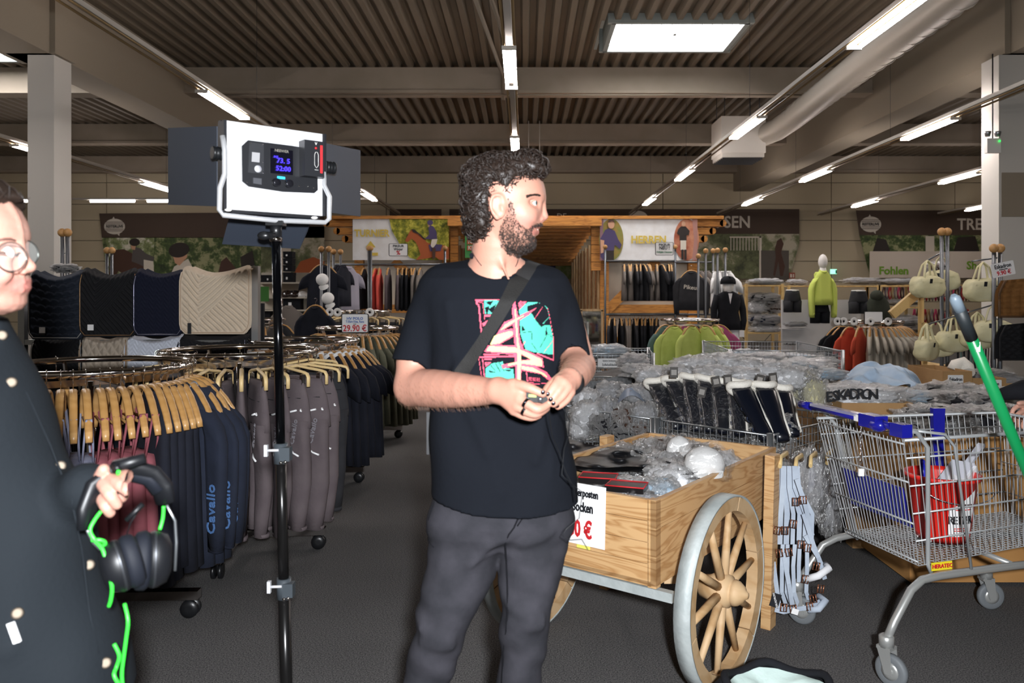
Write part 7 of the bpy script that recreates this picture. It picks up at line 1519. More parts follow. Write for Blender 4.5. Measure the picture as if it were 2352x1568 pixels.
def shirt_sdf(X, Y, Z):
    d = tsec(TS, X, Y, Z, YT); 
    sl = chain(X, Y, Z, [p3(1020, 655, 2.03), p3(985, 735, 2.035), p3(956, 832, 2.03)], [.056, .061, .058], .02); e_ = np.array(p3(956, 832, 2.03)); sl = np.maximum(sl, (X-e_[0])*-.22+(Y-e_[1])*-.12+(Z-e_[2])*-.95)
    sr = chain(X, Y, Z, [p3(1260, 665, 2.04), p3(1290, 740, 2.03), p3(1316, 830, 1.985)], [.055, .056, .047], .02); e2 = np.array(p3(1314, 835, 1.985)); sr = np.maximum(sr, (X-e2[0])*.1+(Y-e2[1])*-.4+(Z-e2[2])*-.9)
    d = smin(smin(d, sl, .028), sr, .028)
    low = np.clip((P(0, 700, YT).z-Z)/.15, .25, 1); d = d+.0075*fold(X, Y, Z)*low
    dx = np.abs(X-P(1085, 0, 2).x-.25*(Z-P(0, 950, 2).z)); 
    for (x0, y0, x1, y1, am) in ((1035, 860, 1120, 1040, .006), (1060, 830, 1010, 930, .006), (1280, 900, 1230, 1060, .006), (1020, 700, 1040, 860, .006), (1290, 940, 1270, 1100, .005), (1110, 960, 1150, 1130, .004)):
        A = p3(x0, y0, 1.90); B_ = p3(x1, y1, 1.89); dd = sd_cap(X, Y, Z, A, B_, 0, 0); d = d-am*np.exp(-(dd/.016)**2)
    # hollows: neck, sleeves, hem
    d = smax(d, -sd_ell(X, Y, Z, p3(1142, 583, 1.955), (.066, .10, .062)), .004); d = smax(d, -sd_ell(X, Y, Z, p3(1160, 600, 1.90), (.036, .06, .040)), .006)
    d = smax(d, -chain(X, Y, Z, [p3(962, 812, 2.03), p3(944, 880, 2.03)], [.050, .053]), .003); d = smax(d, -chain(X, Y, Z, [p3(1311, 815, 1.99), p3(1322, 865, 1.94)], [.041, .044]), .003)
    hx = (X-P(1160, 0, YT).x)/.19; hemz = P(0, 1158, YT).z+.022*hx*hx+.01*hx*-1
    inner = tsec([(1120, 1000, 1316, .125), (1200, 1004, 1316, .127)], X, Y, Z, YT); d = smax(d, -inner, .003); d = np.maximum(d, hemz-Z); return d
tsm = mat('black_tshirt', '#14161b', .95, bump=(70, .3, .003), spec=.06)
Vs, Fs = snet(shirt_sdf, (P(890, 0, 2.03).x, 1.85, P(0, 1172, 2.0).z), (P(1365, 0, 2.03).x, 2.19, P(0, 575, 2.0).z), .0045)
shirt = part('tshirt', np_mesh('tshirt', Vs, Fs, tsm), tsm, MAN); bvh = BVHTree.FromPolygons([tuple(v) for v in Vs], [tuple(f) for f in Fs]); EYEV = Vector((0, 0, EYE))
def proj(px_, py_, off=.0015, fb=1.9, tree=None):
    d = (P(px_, py_, 1.)-EYEV).normalized(); h = (tree or bvh).ray_cast(EYEV, d)
    if h[0] is None: return P(px_, py_, fb)
    return h[0]-d*off
b = MB(); nk = [(1082, 583), (1090, 592), (1101, 603), (1118, 616), (1136, 627), (1156, 635), (1172, 638), (1188, 630)]
b.tube([proj(x, y+3, .001, 1.93) for x, y in nk], .0045, 6, flat=1.5); part('neckband', b, tsm, shirt)
for c_, n_, r0 in ((p3(956, 832, 2.03), (.22, .12, .95), .0575), (p3(1315, 832, 1.985), (-.1, .4, .9), .0465)):
    M_ = Vector(n_).to_track_quat('Z', 'Y').to_matrix(); b = MB(); b.lathe([(r0, -.001), (r0+.0016, .0), (r0+.0016, .016), (r0, .017)], Vector(c_)+Vector((0, 0, .003)), 32, M_)
hem_ = None
# printed graphic: cells laid on the shirt, generic shapes in the same colours
Z3 = lambda l: [(1060+.153*x, 660+.153*y) for x, y in l]
def lin(x0, y0, x1, y1, w): 
    L_ = math.hypot(x1-x0, y1-y0); nx, ny = -(y1-y0)/L_*w/2, (x1-x0)/L_*w/2; return [(x0+nx, y0+ny), (x1+nx, y1+ny), (x1-nx, y1-ny), (x0-nx, y0-ny)]
TE_, PK, YE, BK = 1, 2, 3, 0
layers = [(TE_, [(335, 185), (570, 195), (500, 400), (350, 400)]), (BK, [(360, 220), (480, 200), (430, 270)]), (BK, [(400, 330), (520, 250), (470, 390)]), (BK, [(350, 300), (420, 280), (390, 400), (375, 400)]),
 (PK, [(205, 182), (330, 182), (330, 205), (250, 205), (250, 258), (220, 258)]), (PK, lin(250, 215, 330, 235, 10)), (PK, lin(258, 250, 300, 690, 22)), (PK, lin(320, 240, 350, 480, 9)), (PK, lin(205, 182, 570, 180, 9)), (PK, [(355, 405), (480, 405), (470, 437), (355, 437)]), (PK, [(310, 540), (390, 490), (420, 520), (320, 590)]),
 (TE_, [(865, 330), (990, 220), (1150, 225), (1230, 255), (1285, 300), (1312, 400), (1332, 560), (1372, 740), (1380, 1010), (1080, 970), (960, 930), (885, 700)]),
 (BK, [(985, 280), (1150, 232), (1230, 250), (1290, 330), (1325, 460), (1330, 560), (1235, 570), (1200, 600), (1120, 500), (1060, 400), (990, 350)]), (TE_, lin(1225, 540, 1320, 440, 12)), (BK, [(900, 560), (960, 640), (900, 660)]), (BK, [(1270, 560), (1290, 700), (1262, 720)]), (BK, lin(900, 680, 1060, 660, 6)), (BK, lin(1060, 680, 1050, 830, 7)), (BK, lin(1050, 830, 1140, 960, 7)), (BK, lin(1290, 700, 1180, 900, 7)), (BK, lin(1300, 700, 1370, 750, 6)),
 (PK, lin(1090, 480, 1220, 290, 7)), (PK, [(848, 235), (880, 203), (990, 213), (868, 335)]), (BK, lin(850, 262, 930, 205, 4)), (BK, lin(855, 290, 960, 205, 4)), (BK, lin(862, 312, 985, 215, 4)), (PK, lin(1290, 300, 1320, 420, 6)), (PK, lin(1320, 420, 1378, 740, 6)), (PK, lin(1378, 740, 1380, 1100, 6)), (PK, lin(1130, 990, 1380, 1090, 20)), (PK, lin(1240, 970, 1370, 800, 6)), (PK, lin(900, 900, 960, 800, 14)),
 (TE_, [(358, 1220), (450, 1140), (620, 1110), (640, 1200), (780, 1230), (790, 1395), (358, 1370)]), (BK, lin(430, 1160, 510, 1250, 8)), (BK, lin(510, 1140, 580, 1260, 10)), (BK, lin(560, 1120, 640, 1250, 8)), (BK, [(640, 1240), (760, 1235), (710, 1262)]), (BK, [(400, 1240), (520, 1275), (430, 1275)]),
 (PK, lin(270, 1045, 800, 1030, 26)), (PK, lin(330, 1000, 570, 1000, 22)), (PK, lin(340, 1080, 460, 1080, 20)), (PK, lin(262, 1070, 300, 1330, 9)), (PK, lin(315, 1070, 345, 1350, 14)), (PK, [(350, 1120), (450, 1120), (360, 1200)]), (BK, lin(350, 1140, 420, 1130, 4)), (PK, lin(975, 1270, 990, 1410, 12)), (PK, lin(975, 1425, 1290, 1440, 5)), (PK, lin(1000, 1450, 1180, 1450, 14)),
 (PK, [(768, 240), (803, 200), (850, 420), (868, 430), (860, 640), (885, 800), (925, 900), (890, 1415), (810, 1415), (800, 900), (775, 600), (760, 350)]),
 (PK, [(535, 690), (640, 520), (860, 430), (1132, 300), (1010, 410), (860, 500), (650, 625), (770, 610), (785, 735), (580, 850), (450, 875)]), (PK, [(340, 965), (400, 868), (560, 860), (800, 872), (1000, 950), (1215, 1060), (1240, 1200), (900, 1165), (610, 1215), (605, 1160), (880, 1105), (790, 1010), (500, 985)]), (PK, [(870, 1150), (1100, 1180), (1280, 1270), (1370, 1390), (1310, 1395), (1190, 1300), (900, 1245)]),
 (BK, [(640, 640), (770, 575), (770, 612)]), (BK, [(585, 845), (782, 735), (785, 872)]), (BK, [(895, 1010), (1050, 1080), (890, 1085)]),
 (YE, [(800, 290), (828, 480), (850, 800), (895, 1000), (882, 1415), (838, 1415), (838, 900), (808, 500)]), (YE, [(590, 640), (660, 555), (800, 480), (960, 410), (830, 490), (650, 610)]), (YE, [(500, 720), (740, 652), (772, 680), (765, 715), (570, 835), (430, 858)]), (YE, [(372, 945), (425, 880), (800, 900), (1000, 985), (1200, 1080), (1212, 1180), (900, 1135), (690, 1178), (710, 1145), (900, 1105), (1060, 1090), (880, 980), (480, 962)]), (YE, [(900, 1180), (1080, 1210), (1240, 1290), (1300, 1360), (1180, 1285), (900, 1220)])]
cs_ = 1.6; gx = np.arange(1088, 1276, cs_); gy = np.arange(684, 884, cs_); GX, GY = np.meshgrid(gx+cs_/2, gy+cs_/2); C_ = np.zeros(GX.shape, int)
for c, pl in layers: C_[inside(GX, GY, Z3(pl))] = c
b = MB(); vid = {}; wob = lambda v: v
def gv(i, j):
    if (i, j) not in vid: vid[(i, j)] = len(b.v); b.v.append(tuple(proj(gx[0]+i*cs_, gy[0]+j*cs_, .0016))); b.n += 1
    return vid[(i, j)]
for j in range(C_.shape[0]):
    for i in range(C_.shape[1]):
        if C_[j, i]: q = (gv(i, j), gv(i, j+1), gv(i+1, j+1), gv(i+1, j)); b.f.append(q); b.m.append(C_[j, i]-1); b.sm.append(True)
part('printed_graphic', b, [mat('print_teal', '#3a9c86', .75), mat('print_pink', '#c9485f', .75), mat('print_yellow', '#dccb7c', .75)], shirt, 'teal, pink and yellow printed graphic')
def text_on(s_, cx, cy, hpx, m, parent, name='lettering', ang=.07):
    o = text(name, s_, 1.0, (0, 0, 0), (1, 0, 0), (0, 1, 0), m, parent, .01, 1., thick=0.)
    for v in o.data.vertices: x, y = v.co.x*hpx, v.co.y*hpx; v.co = proj(cx+x*math.cos(ang)+y*math.sin(ang), cy-y*math.cos(ang)+x*math.sin(ang), .0024)
    return o
pk_ = MATS['print_pink']; text_on('荒坂社', 1227, 871.5, 9.5, pk_, shirt)
# jeans
def jeans_sdf(X, Y, Z):
    d = tsec([(1100, 1000, 1314, .112), (1150, 996, 1316, .115), (1190, 986, 1316, .118, .0), (1215, 992, 1306, .105, .0), (1240, 1030, 1270, .075, .0)], X, Y, Z, 2.03)
    a = chain(X, Y, Z, [p3(1072, 1225, 2.03), p3(1062, 1290, 2.02), p3(1022, 1410, 1.985), p3(998, 1500, 1.99), p3(978, 1568, 2.01), p3(945, 1760, 2.07), p3(930, 1960, 2.13)], [.093, .089, .070, .061, .059, .057, .055], .03)
    c = chain(X, Y, Z, [p3(1228, 1225, 2.03), p3(1218, 1300, 2.01), p3(1208, 1400, 1.98), p3(1204, 1455, 1.985), p3(1193, 1568, 2.0), p3(1183, 1760, 2.05), p3(1178, 1960, 2.1)], [.087, .081, .065, .061, .056, .055, .054], .03)
    lg = smin(a, c, .012); d = smin(d, lg, .045)
    d = d+.0055*(np.sin(60*Z+14*X+2*np.sin(25*X+9*Z))*.5+np.sin(33*Z-41*X+1.5*np.sin(20*Z))*.5)*np.clip((P(0, 1200, 2).z-Z)/.2, .2, 1)
    for (x0, y0, x1, y1) in ((960, 1445, 1040, 1470), (965, 1475, 1045, 1490), (1160, 1395, 1255, 1420), (1165, 1430, 1255, 1440), (1110, 1260, 1180, 1225), (1200, 1250, 1280, 1225), (1080, 1300, 1160, 1235)):
        dd = sd_cap(X, Y, Z, p3(x0, y0, 1.93), p3(x1, y1, 1.92), 0, 0); d = d-.008*np.exp(-(dd/.013)**2)
    return d
jm = mat('grey_denim', '#28282c', .9, bump=(300, .25, .002), var=(13, '#343338'), spec=.1)
Vj, Fj = snet(jeans_sdf, (P(880, 0, 2.03).x-.05, 1.84, .06), (P(1345, 0, 2.03).x, 2.21, P(0, 1110, 2).z), .0075)
jeans = part('jeans', np_mesh('jeans', Vj, Fj, jm), jm, MAN); bj = BVHTree.FromPolygons([tuple(v) for v in Vj], [tuple(f) for f in Fj]); seam_m = mat('denim_seam', '#17171a', .95, spec=.05)
b = MB(); b.tube([proj(x, y, .001, 1.92, bj) for x, y in ((1192, 1168), (1190, 1190), (1180, 1212), (1168, 1228), (1160, 1248), (1163, 1290), (1165, 1340), (1166, 1400), (1162, 1450), (1156, 1500), (1152, 1568))], .0022, 5); part('inseam', b, seam_m, jeans)
b = MB(); b.tube([proj(x, y, .001, 1.92, bj) for x, y in ((1192, 1166), (1200, 1190), (1188, 1208))], .0018, 5); b.tube([proj(x, y, .001, 1.92, bj) for x, y in ((998, 1150), (985, 1190), (984, 1240), (996, 1256))], .0022, 5); part('seam', b, seam_m, jeans)
for cx0, cy0, Yf in ((930, 1985, 2.13), (1178, 1985, 2.1)):
    c = Vector((P(cx0, 0, Yf).x, Yf-.06, 0)); b = MB(); 
    def f(u, v): a = 2*PI*u; w = .045*(1-.15*v); L_ = .14*(1-.25*v*v); return c+Vector((w*math.cos(a), L_*math.sin(a)-.02+.03*v, .012+.07*v*(1.25-.35*(-math.sin(a)*.5+.5))))
    b.grid(f, 24, 8, cu=True); b.lathe([(0, .085), (.035, .08)], c+Vector((0, .01, 0)), 16); so = part('shoe', b, blackc, MAN); b = MB(); b.grid(lambda u, v: c+Vector((.049*math.cos(2*PI*u), .145*math.sin(2*PI*u)-.02, .016*v)), 24, 3, cu=True); part('sole', b, white_pl, so)
# shoulder bag with strap, necklace, wristband, device and cable
SB = thing('shoulder_bag', 'black shoulder bag with ribbed strap across the man\'s chest', 'bag', P(1000, 1000, 2.13)); strm = mat('strap_webbing', '#1c1b1a', .6, bump=(400, .5, .002), spec=.12); nt_w = strm
Lf = [(1214, 598), (1190, 605), (1182, 619), (1153, 679), (1124, 729), (1097, 777), (1070, 815), (1042, 852), (1020, 885)]; Rt = [(1242, 606), (1232, 612), (1230, 620), (1200, 668), (1176, 702), (1153, 740), (1128, 778), (1105, 813), (1075, 862), (1052, 890)]
def lerp_path(pth, t):
    L_ = [0]; 
    for i in range(1, len(pth)): L_.append(L_[-1]+math.hypot(pth[i][0]-pth[i-1][0], pth[i][1]-pth[i-1][1]))
    s_ = t*L_[-1]
    for i in range(1, len(pth)):
        if s_ <= L_[i]: k = (s_-L_[i-1])/(L_[i]-L_[i-1]); return (pth[i-1][0]*(1-k)+pth[i][0]*k, pth[i-1][1]*(1-k)+pth[i][1]*k)
    return pth[-1]
def f(u, v):
    a, c = lerp_path(Lf, v), lerp_path(Rt, v); x, y = a[0]+(c[0]-a[0])*u, a[1]+(c[1]-a[1])*u; return proj(x, y, .006, 1.93)
b = MB(); b.grid(f, 7, 40); b.grid(lambda u, v: f(1-u, v)+Vector((0, .0025, 0)), 7, 40); part('strap', b, strm, SB)
b = MB(); b.grid(lambda u, v: f(u, v*.14)+Vector((0, -.003, 0)), 7, 8); part('strap_pad', b, mat('strap_pad', '#232222', .6), SB)
b = MB(); b.box(P(1008, 985, 2.10), (.05, .13, .11)); b.tube([P(1000, 900, 2.13), P(998, 950, 2.10), P(996, 1000, 2.08)], .012, 6, flat=2); part('bag_body', b, mat('bag_black', '#1b1b1e', .5), SB)
b = MB(); b.tube([proj(x, y, .0008, 1.92, bvh_skin) for x, y in ((1083, 574), (1090, 588), (1098, 600), (1106, 610))], .0012, 5); b.tube([proj(x, y, .0008, 1.92, bvh_skin) for x, y in ((1190, 596), (1188, 604), (1184, 612))], .0012, 5); single('necklace', b, mat('cord_dark', '#3a1f1c', .6), 'thin dark cord around the man\'s neck', 'necklace')
b = MB(); c = Vector(p3(1311, 876, 1.83)); d_ = Vector((-.55, -.75, -.2)).normalized(); M_ = d_.to_track_quat('Z', 'Y').to_matrix(); b.lathe([(.030, -.008), (.033, -.008), (.033, .008), (.030, .008)], c, 28, M_); single('wristband', b, black_pl, 'black band around the man\'s left wrist', 'wristband')
DV = thing('radio_transmitter', 'small black transmitter held in the man\'s fingers with a thin cable', 'transmitter', P(1240, 913, 1.74)); b = MB(); b.beam(P(1208, 908, 1.742), P(1262, 913, 1.742), .028, .022, (0, 0, 1)); part('housing', b, mat('device_black', '#131313', .25), DV); b = MB(); b.ball(P(1241, 918, 1.727), (.006, .002, .006), 12); part('button', b, mat('device_grey', '#3a3a3c', .2), DV); b = MB(); b.beam(P(1214, 908, 1.727), P(1232, 909, 1.727), .004, .006); part('label', b, mat('device_olive', '#8c9a4a', .5), DV)
b = MB(); b.tube([P(1262, 925, 1.735), P(1262, 960, 1.78), P(1268, 1000, 1.83), P(1285, 1040, 1.845), P(1300, 1085, 1.85), P(1318, 1120, 1.86), P(1322, 1150, 1.87)], .0013, 5); b.tube([P(1293, 935, 1.75), P(1308, 965, 1.79), P(1306, 1000, 1.84), P(1296, 1030, 1.85), P(1293, 1060, 1.85), P(1290, 1090, 1.85), P(1312, 1110, 1.85)], .0013, 5)
b.tube([P(1312, 1110, 1.85), P(1338, 1130, 1.84), P(1330, 1190, 1.84), P(1300, 1215, 1.83), P(1292, 1230, 1.83), P(1310, 1240, 1.83), P(1336, 1238, 1.84), P(1350, 1262, 1.84)], .001, 5); part('cable', b, black_pl, DV)
# ---------------- person at the left edge ----------------
WOM = thing('person', 'person with round glasses in dark jacket at the left edge, seen from the side', 'person', (-1.15, 1.35, 0)); YL = 1.32
prof2 = [(-10, 455), (22, 475), (42, 505), (50, 535), (49, 552), (44, 562), (47, 576), (50, 590), (50, 610), (50, 630), (56, 640), (53, 652), (56, 662), (49, 673), (44, 682), (45, 697), (34, 714), (5, 724), (-45, 706), (-120, 690), (-190, 600), (-200, 500), (-120, 430)]
def head2(X, Y, Z):
    d = face_profile(prof2, YL, .070, .062, X, Y, Z); d = smin(d, sd_ell(X, Y, Z, p3(-90, 540, YL), (.098, .076, .095)), .02)
    d = smin(d, chain(X, Y, Z, [p3(44, 562, YL), p3(56, 592, YL), p3(68, 612, YL)], [.006, .0072, .0088]), .012); d = smin(d, sd_cap(X, Y, Z, p3(68, 613, YL), p3(50, 625, YL), .008, .007), .006)
    for sy in (-1, 1):
        d = smax(d, -sd_ell(X, Y, Z, p3(28, 578, YL+sy*.045), (.018, .016, .012)), .012); d = smin(d, sd_ell(X, Y, Z, p3(10, 580, YL+sy*.034), (.015, .015, .013)), .006); d = smin(d, sd_ell(X, Y, Z, p3(-15, 625, YL+sy*.045), (.03, .02, .025)), .02)
        d = smin(d, sd_ell(X, Y, Z, p3(52, 622, YL+sy*.012), (.008, .007, .007)), .004)
        d = smin(d, sd_cap(X, Y, Z, p3(49, 648, YL), p3(25, 655, YL+sy*.02), .0055, .003), .005); d = smin(d, sd_cap(X, Y, Z, p3(47, 664, YL), p3(25, 660, YL+sy*.019), .0062, .003), .005); d = smax(d, -sd_cap(X, Y, Z, p3(62, 656, YL), p3(27, 657, YL+sy*.024), .0018, .001), .002)
    return smin(d, chain(X, Y, Z, [p3(-100, 640, YL), p3(-110, 740, YL+.01), p3(-130, 820, YL+.03)], [.05, .052, .07]), .02)
V2, F2 = snet(head2, (P(-220, 0, YL).x, 1.2, P(0, 830, YL).z), (P(100, 0, YL).x, 1.44, P(0, 410, YL).z), .004)
def hand2(X, Y, Z):
    q = lambda l: [p3(*a) for a in l]; d = chain(X, Y, Z, q([(150, 1150, 1.42), (205, 1125, 1.39), (244, 1138, 1.385)]), [.034, .026, .022], .01)
    d = smin(d, chain(X, Y, Z, q([(244, 1130, 1.385), (262, 1126, 1.39), (274, 1136, 1.39)]), [.022, .02, .016], .01), .01)
    for l, r_ in (([(236, 1128, 1.36), (229, 1100, 1.335), (238, 1078, 1.325)], [.014, .0112, .0098]), ([(268, 1118, 1.385), (280, 1092, 1.345), (302, 1097, 1.318), (324, 1110, 1.322)], [.012, .0105, .0102, .009]), ([(258, 1122, 1.38), (251, 1100, 1.335), (277, 1114, 1.308), (302, 1133, 1.312)], [.012, .0108, .0104, .0092]), ([(248, 1132, 1.375), (233, 1108, 1.332), (251, 1134, 1.305), (268, 1158, 1.312)], [.012, .0105, .0102, .009]), ([(242, 1146, 1.375), (230, 1138, 1.34), (241, 1160, 1.312), (253, 1177, 1.318)], [.011, .0098, .0092, .0085])): d = smin(d, chain(X, Y, Z, [p3(*a) for a in l], r_, .004), .0025)
    return d
V3, F3 = snet(hand2, (P(130, 0, 1.4).x, 1.29, P(0, 1195, 1.32).z), (P(345, 0, 1.4).x, 1.46, P(0, 1050, 1.35).z), .0032)
V2b = np.concatenate([V2, V3]); F2b = np.concatenate([F2, F3+len(V2)]); me = np_mesh('body', V2b, F2b, skin); qx, qy = pj(V2b); c2 = np.tile(np.array(s2l('#ab7f70')), (len(V2b), 1)); lm = ((qx > 24) & (qy > 641) & (qy < 670) & (np.arange(len(V2b)) < len(V2))).astype(float)[:, None]*.6; c2 = c2*(1-lm)+np.array(s2l('#c07068'))*lm; ck = (np.exp(-(((qx+5)/40)**2+((qy-640)/28)**2))*(np.arange(len(V2b)) < len(V2)))[:, None]*.3; c2 = c2*(1-ck)+np.array(s2l('#cf8478'))*ck; vcol(me, c2)
bd2 = part('body', me, skin, WOM); bd2.data.materials.clear(); bd2.data.materials.append(skin); bv2 = BVHTree.FromPolygons([tuple(v) for v in V2b], [tuple(f) for f in F2b])
hair2 = lambda X, Y, Z: smax(smin(sd_ell(X, Y, Z, p3(-95, 510, YL), (.108, .09, .092)), sd_ell(X, Y, Z, p3(-130, 600, YL+.01), (.075, .088, .11)), .03), -sd_ell(X, Y, Z, p3(50, 600, YL), (.075, .2, .105)), .01)+.003*np.sin(X*140+Z*60)*np.sin(Y*90)
V4, F4 = snet(hair2, (P(-260, 0, YL).x, 1.2, P(0, 730, YL).z), (P(60, 0, YL).x, 1.44, P(0, 390, YL).z), .006); hr = part('hair', np_mesh('hair', V4, F4, hairm), hairm, WOM); n4 = vn(hr.data); b = MB()
for q in range(500):
    i = r.randrange(len(V4)); v = Vector(V4[i]); n_ = Vector(n4[i]); tn = n_.cross(Vector((0, 1, .2))).normalized(); b.tube([v, v+n_*.001+tn*.01, v+n_*.0005+tn*.02], [.0012, .0012, .0004], 3, cap=False)
part('hair_strand', b, hairm, hr, None, True)
b = MB(); b.tube([proj(x, y, .001, 1.25, bv2) for x, y in ((-5, 552), (10, 549), (25, 549), (36, 553))], [.0018, .0022, .0022, .0012], 5); part('eyebrow', b, mat('brow_brown', '#5a3d34', .7), WOM)
b = MB(); b.ball(p3(14, 582, YL-.036), .0122, 14); part('eye', b, eyew, WOM)
GLS = thing('glasses', 'thin-rimmed round glasses on the face at the left edge', 'glasses', P(40, 590, 1.27)); frm = mat('dark_frame', '#4a4d4a', .25, .7); glass = mat('lens_glass', '#dfe8e6', .02, alpha=.07)
for (x, y, Y, w) in ((26, 590, 1.262, .024), (57, 582, 1.335, .023)):
    c = P(x, y, Y); u_ = Vector((.42, .9, 0)).normalized() if x > 50 else Vector((.80, .58, 0)).normalized(); u_ = Vector((.45, .89, 0)).normalized(); ring = [c+u_*(w*math.cos(a))+Vector((0, 0, w*.98*math.sin(a))) for a in [2*PI*q/28 for q in range(28)]]
    b = MB(); b.tube(ring, .0012, 6, closed=True); part('rim', b, frm, GLS); b = MB(); b.add(ring, [tuple(range(28))], smooth=False); part('lens', b, glass, GLS)
b = MB(); b.tube([P(36, 586, 1.285), P(44, 580, 1.30), P(50, 582, 1.315)], .0012, 5); part('bridge', b, frm, GLS); b = MB(); b.tube([P(14, 580, 1.243), P(-60, 578, 1.235), P(-140, 582, 1.24)], .0014, 5); part('temple', b, frm, GLS)
jk = mat('dark_jacket', '#1a1e22', .85, bump=(120, .25, .003), spec=.12); YJ = 1.42
JS = [(722, -330, 8, .085), (745, -380, 16, .10), (785, -420, 26, .13), (860, -460, 52, .15), (980, -480, 106, .165), (1100, -480, 152, .17), (1200, -480, 188, .175), (1350, -480, 228, .18), (1480, -480, 262, .185), (1600, -480, 285, .185)]
def jacket_sdf(X, Y, Z):
    d = tsec(JS, X, Y, Z, YJ, 2.2); d = smin(d, chain(X, Y, Z, [p3(-60, 860, 1.5), p3(60, 1120, 1.52), p3(130, 1150, 1.44), p3(196, 1122, 1.385)], [.06, .058, .05, .04]), .02)
    d = smin(d, chain(X, Y, Z, [p3(-150, 860, 1.34), p3(-170, 1100, 1.3), p3(-120, 1350, 1.28), p3(-140, 1500, 1.25)], [.075, .07, .062, .055]), .03)
    d = d+.006*(np.sin(28*X+11*Z+1.6*np.sin(13*Z))*.5+np.sin(17*Z-31*X+2*np.sin(9*X+5*Z))*.5)
    d = smax(d, -chain(X, Y, Z, [p3(-110, 720, YL+.02), p3(-110, 760, YL+.03)], [.062, .066]), .005)
    for (x0, y0, x1, y1, am) in ((30, 1200, 100, 1230, .005), (60, 1000, 80, 1200, .005), (120, 1180, 200, 1480, .006), (20, 1500, 160, 1380, .006), (40, 870, 140, 1150, .004)):
        dd = sd_cap(X, Y, Z, p3(x0, y0, 1.27), p3(x1, y1, 1.27), 0, 0); d = d-am*np.exp(-(dd/.014)**2)
    return d
V5, F5 = snet(jacket_sdf, (P(-520, 0, YJ).x, 1.16, P(0, 1600, YJ).z), (P(300, 0, YJ).x, 1.64, P(0, 728, YJ).z), .009); jkt = part('jacket', np_mesh('jacket', V5, F5, jk), jk, WOM); bv5 = BVHTree.FromPolygons([tuple(v) for v in V5], [tuple(f) for f in F5])
snap = mat('snap_metal', '#6a6054', .6, .8)
for i, (x, y) in enumerate(((26, 878), (139, 1070), (205, 1297), (40, 1408), (243, 1522), (4, 770))):
    q = proj(x, y, .002, 1.27, bv5); d_ = (EYEV-q).normalized(); b = MB(); b.lathe([(.009, 0), (.0095, .002), (.007, .0035), (.003, .003), (0, .003)], q, 18, d_.to_track_quat('Z', 'Y').to_matrix()); part('snap_button', b, snap, jkt)
b = MB(); b.beam(proj(24, 1430, .004, 1.25, bv5), proj(40, 1475, .004, 1.25, bv5), .012, .004, (0, -1, 0)); part('zip_pull', b, paper, jkt)
b = MB(); b.tube([proj(x, y, .0, 1.27, bv5) for x, y in ((60, 900), (115, 1020), (165, 1150), (188, 1260), (205, 1400), (225, 1500))], .002, 5); part('placket_seam', b, jk, jkt)
def sleg(X, Y, Z): return np.minimum(chain(X, Y, Z, [p3(-40, 1560, 1.45), (P(-60, 0, 1.45).x, 1.45, .45), (P(-60, 0, 1.45).x, 1.47, .05)], [.10, .075, .055], .03), chain(X, Y, Z, [p3(-220, 1560, 1.45), (P(-230, 0, 1.45).x, 1.47, .45), (P(-230, 0, 1.45).x, 1.47, .05)], [.10, .075, .055], .03))
V6, F6 = snet(sleg, (P(-380, 0, 1.45).x, 1.3, .0), (P(120, 0, 1.45).x, 1.62, P(0, 1540, 1.45).z), .014); part('trousers', np_mesh('trousers', V6, F6, blackc), blackc, WOM)
# headset with green cable
HS = thing('headset', 'black over-ear headset with green cable held by the person on the left', 'headset', P(290, 1300, 1.34)); hsm = mat('headset_black', '#121316', .42, spec=.35); hsp = mat('headset_cushion', '#12151d', .7, spec=.25); lg_ = mat('lime_cable', '#35d23a', .4)
b = MB(); b.tube([P(197, 1215, 1.31), P(200, 1170, 1.315), (P(218, 1120, 1.33)), P(255, 1090, 1.35), P(300, 1078, 1.37), P(345, 1090, 1.39), P(372, 1118, 1.40), P(380, 1155, 1.40)], [.011, .013, .014, .014, .014, .014, .013, .011], 10, flat=1.9); part('headband', b, hsm, HS)
b = MB(); b.tube([P(208, 1205, 1.32), P(212, 1165, 1.325), P(230, 1125, 1.34), P(262, 1102, 1.355), P(300, 1092, 1.37), P(340, 1103, 1.385), P(362, 1130, 1.39)], .008, 8, flat=2); part('band_cushion', b, hsp, HS)
b = MB(); b.tube([P(383, 1160, 1.40), P(402, 1195, 1.41), P(405, 1245, 1.41), P(402, 1310, 1.41)], .0025, 6); part('cup_fork', b, steel, HS); b = MB(); b.tube([P(200, 1215, 1.31), P(215, 1245, 1.32), P(240, 1270, 1.33)], .003, 6); part('cup_fork', b, steel, HS)
def cup(cx, cy, Y, nx, rr, rz_):
    n_ = Vector(nx).normalized(); M_ = n_.to_track_quat('Z', 'Y').to_matrix() @ Matrix.Diagonal((.82, 1.05, 1)).to_3x3(); c = P(cx, cy, Y)
    b = MB(); b.lathe([(0, -.030), (rr*.5, -.029), (rr*.85, -.022), (rr, -.006), (rr*1.0, .004), (rr*.92, .008)], c, 30, M_); sh = part('ear_cup', b, hsm, HS)
    b = MB(); b.lathe([(rr*.95, .006), (rr*1.06, .014), (rr*1.02, .026), (rr*.85, .032), (rr*.66, .027), (rr*.56, .014), (rr*.55, .006), (0, .005)], c, 30, M_); part('ear_cushion', b, hsp, sh)
    b = MB(); b.lathe([(rr*.99, -.004), (rr*1.02, -.001), (rr*.99, .002)], c, 30, M_); part('cup_ring', b, dsteel, sh); return c
cup(276, 1298, 1.32, (.78, .58, .22), .042, 0); cup(352, 1284, 1.37, (-.86, -.50, .05), .046, 0)
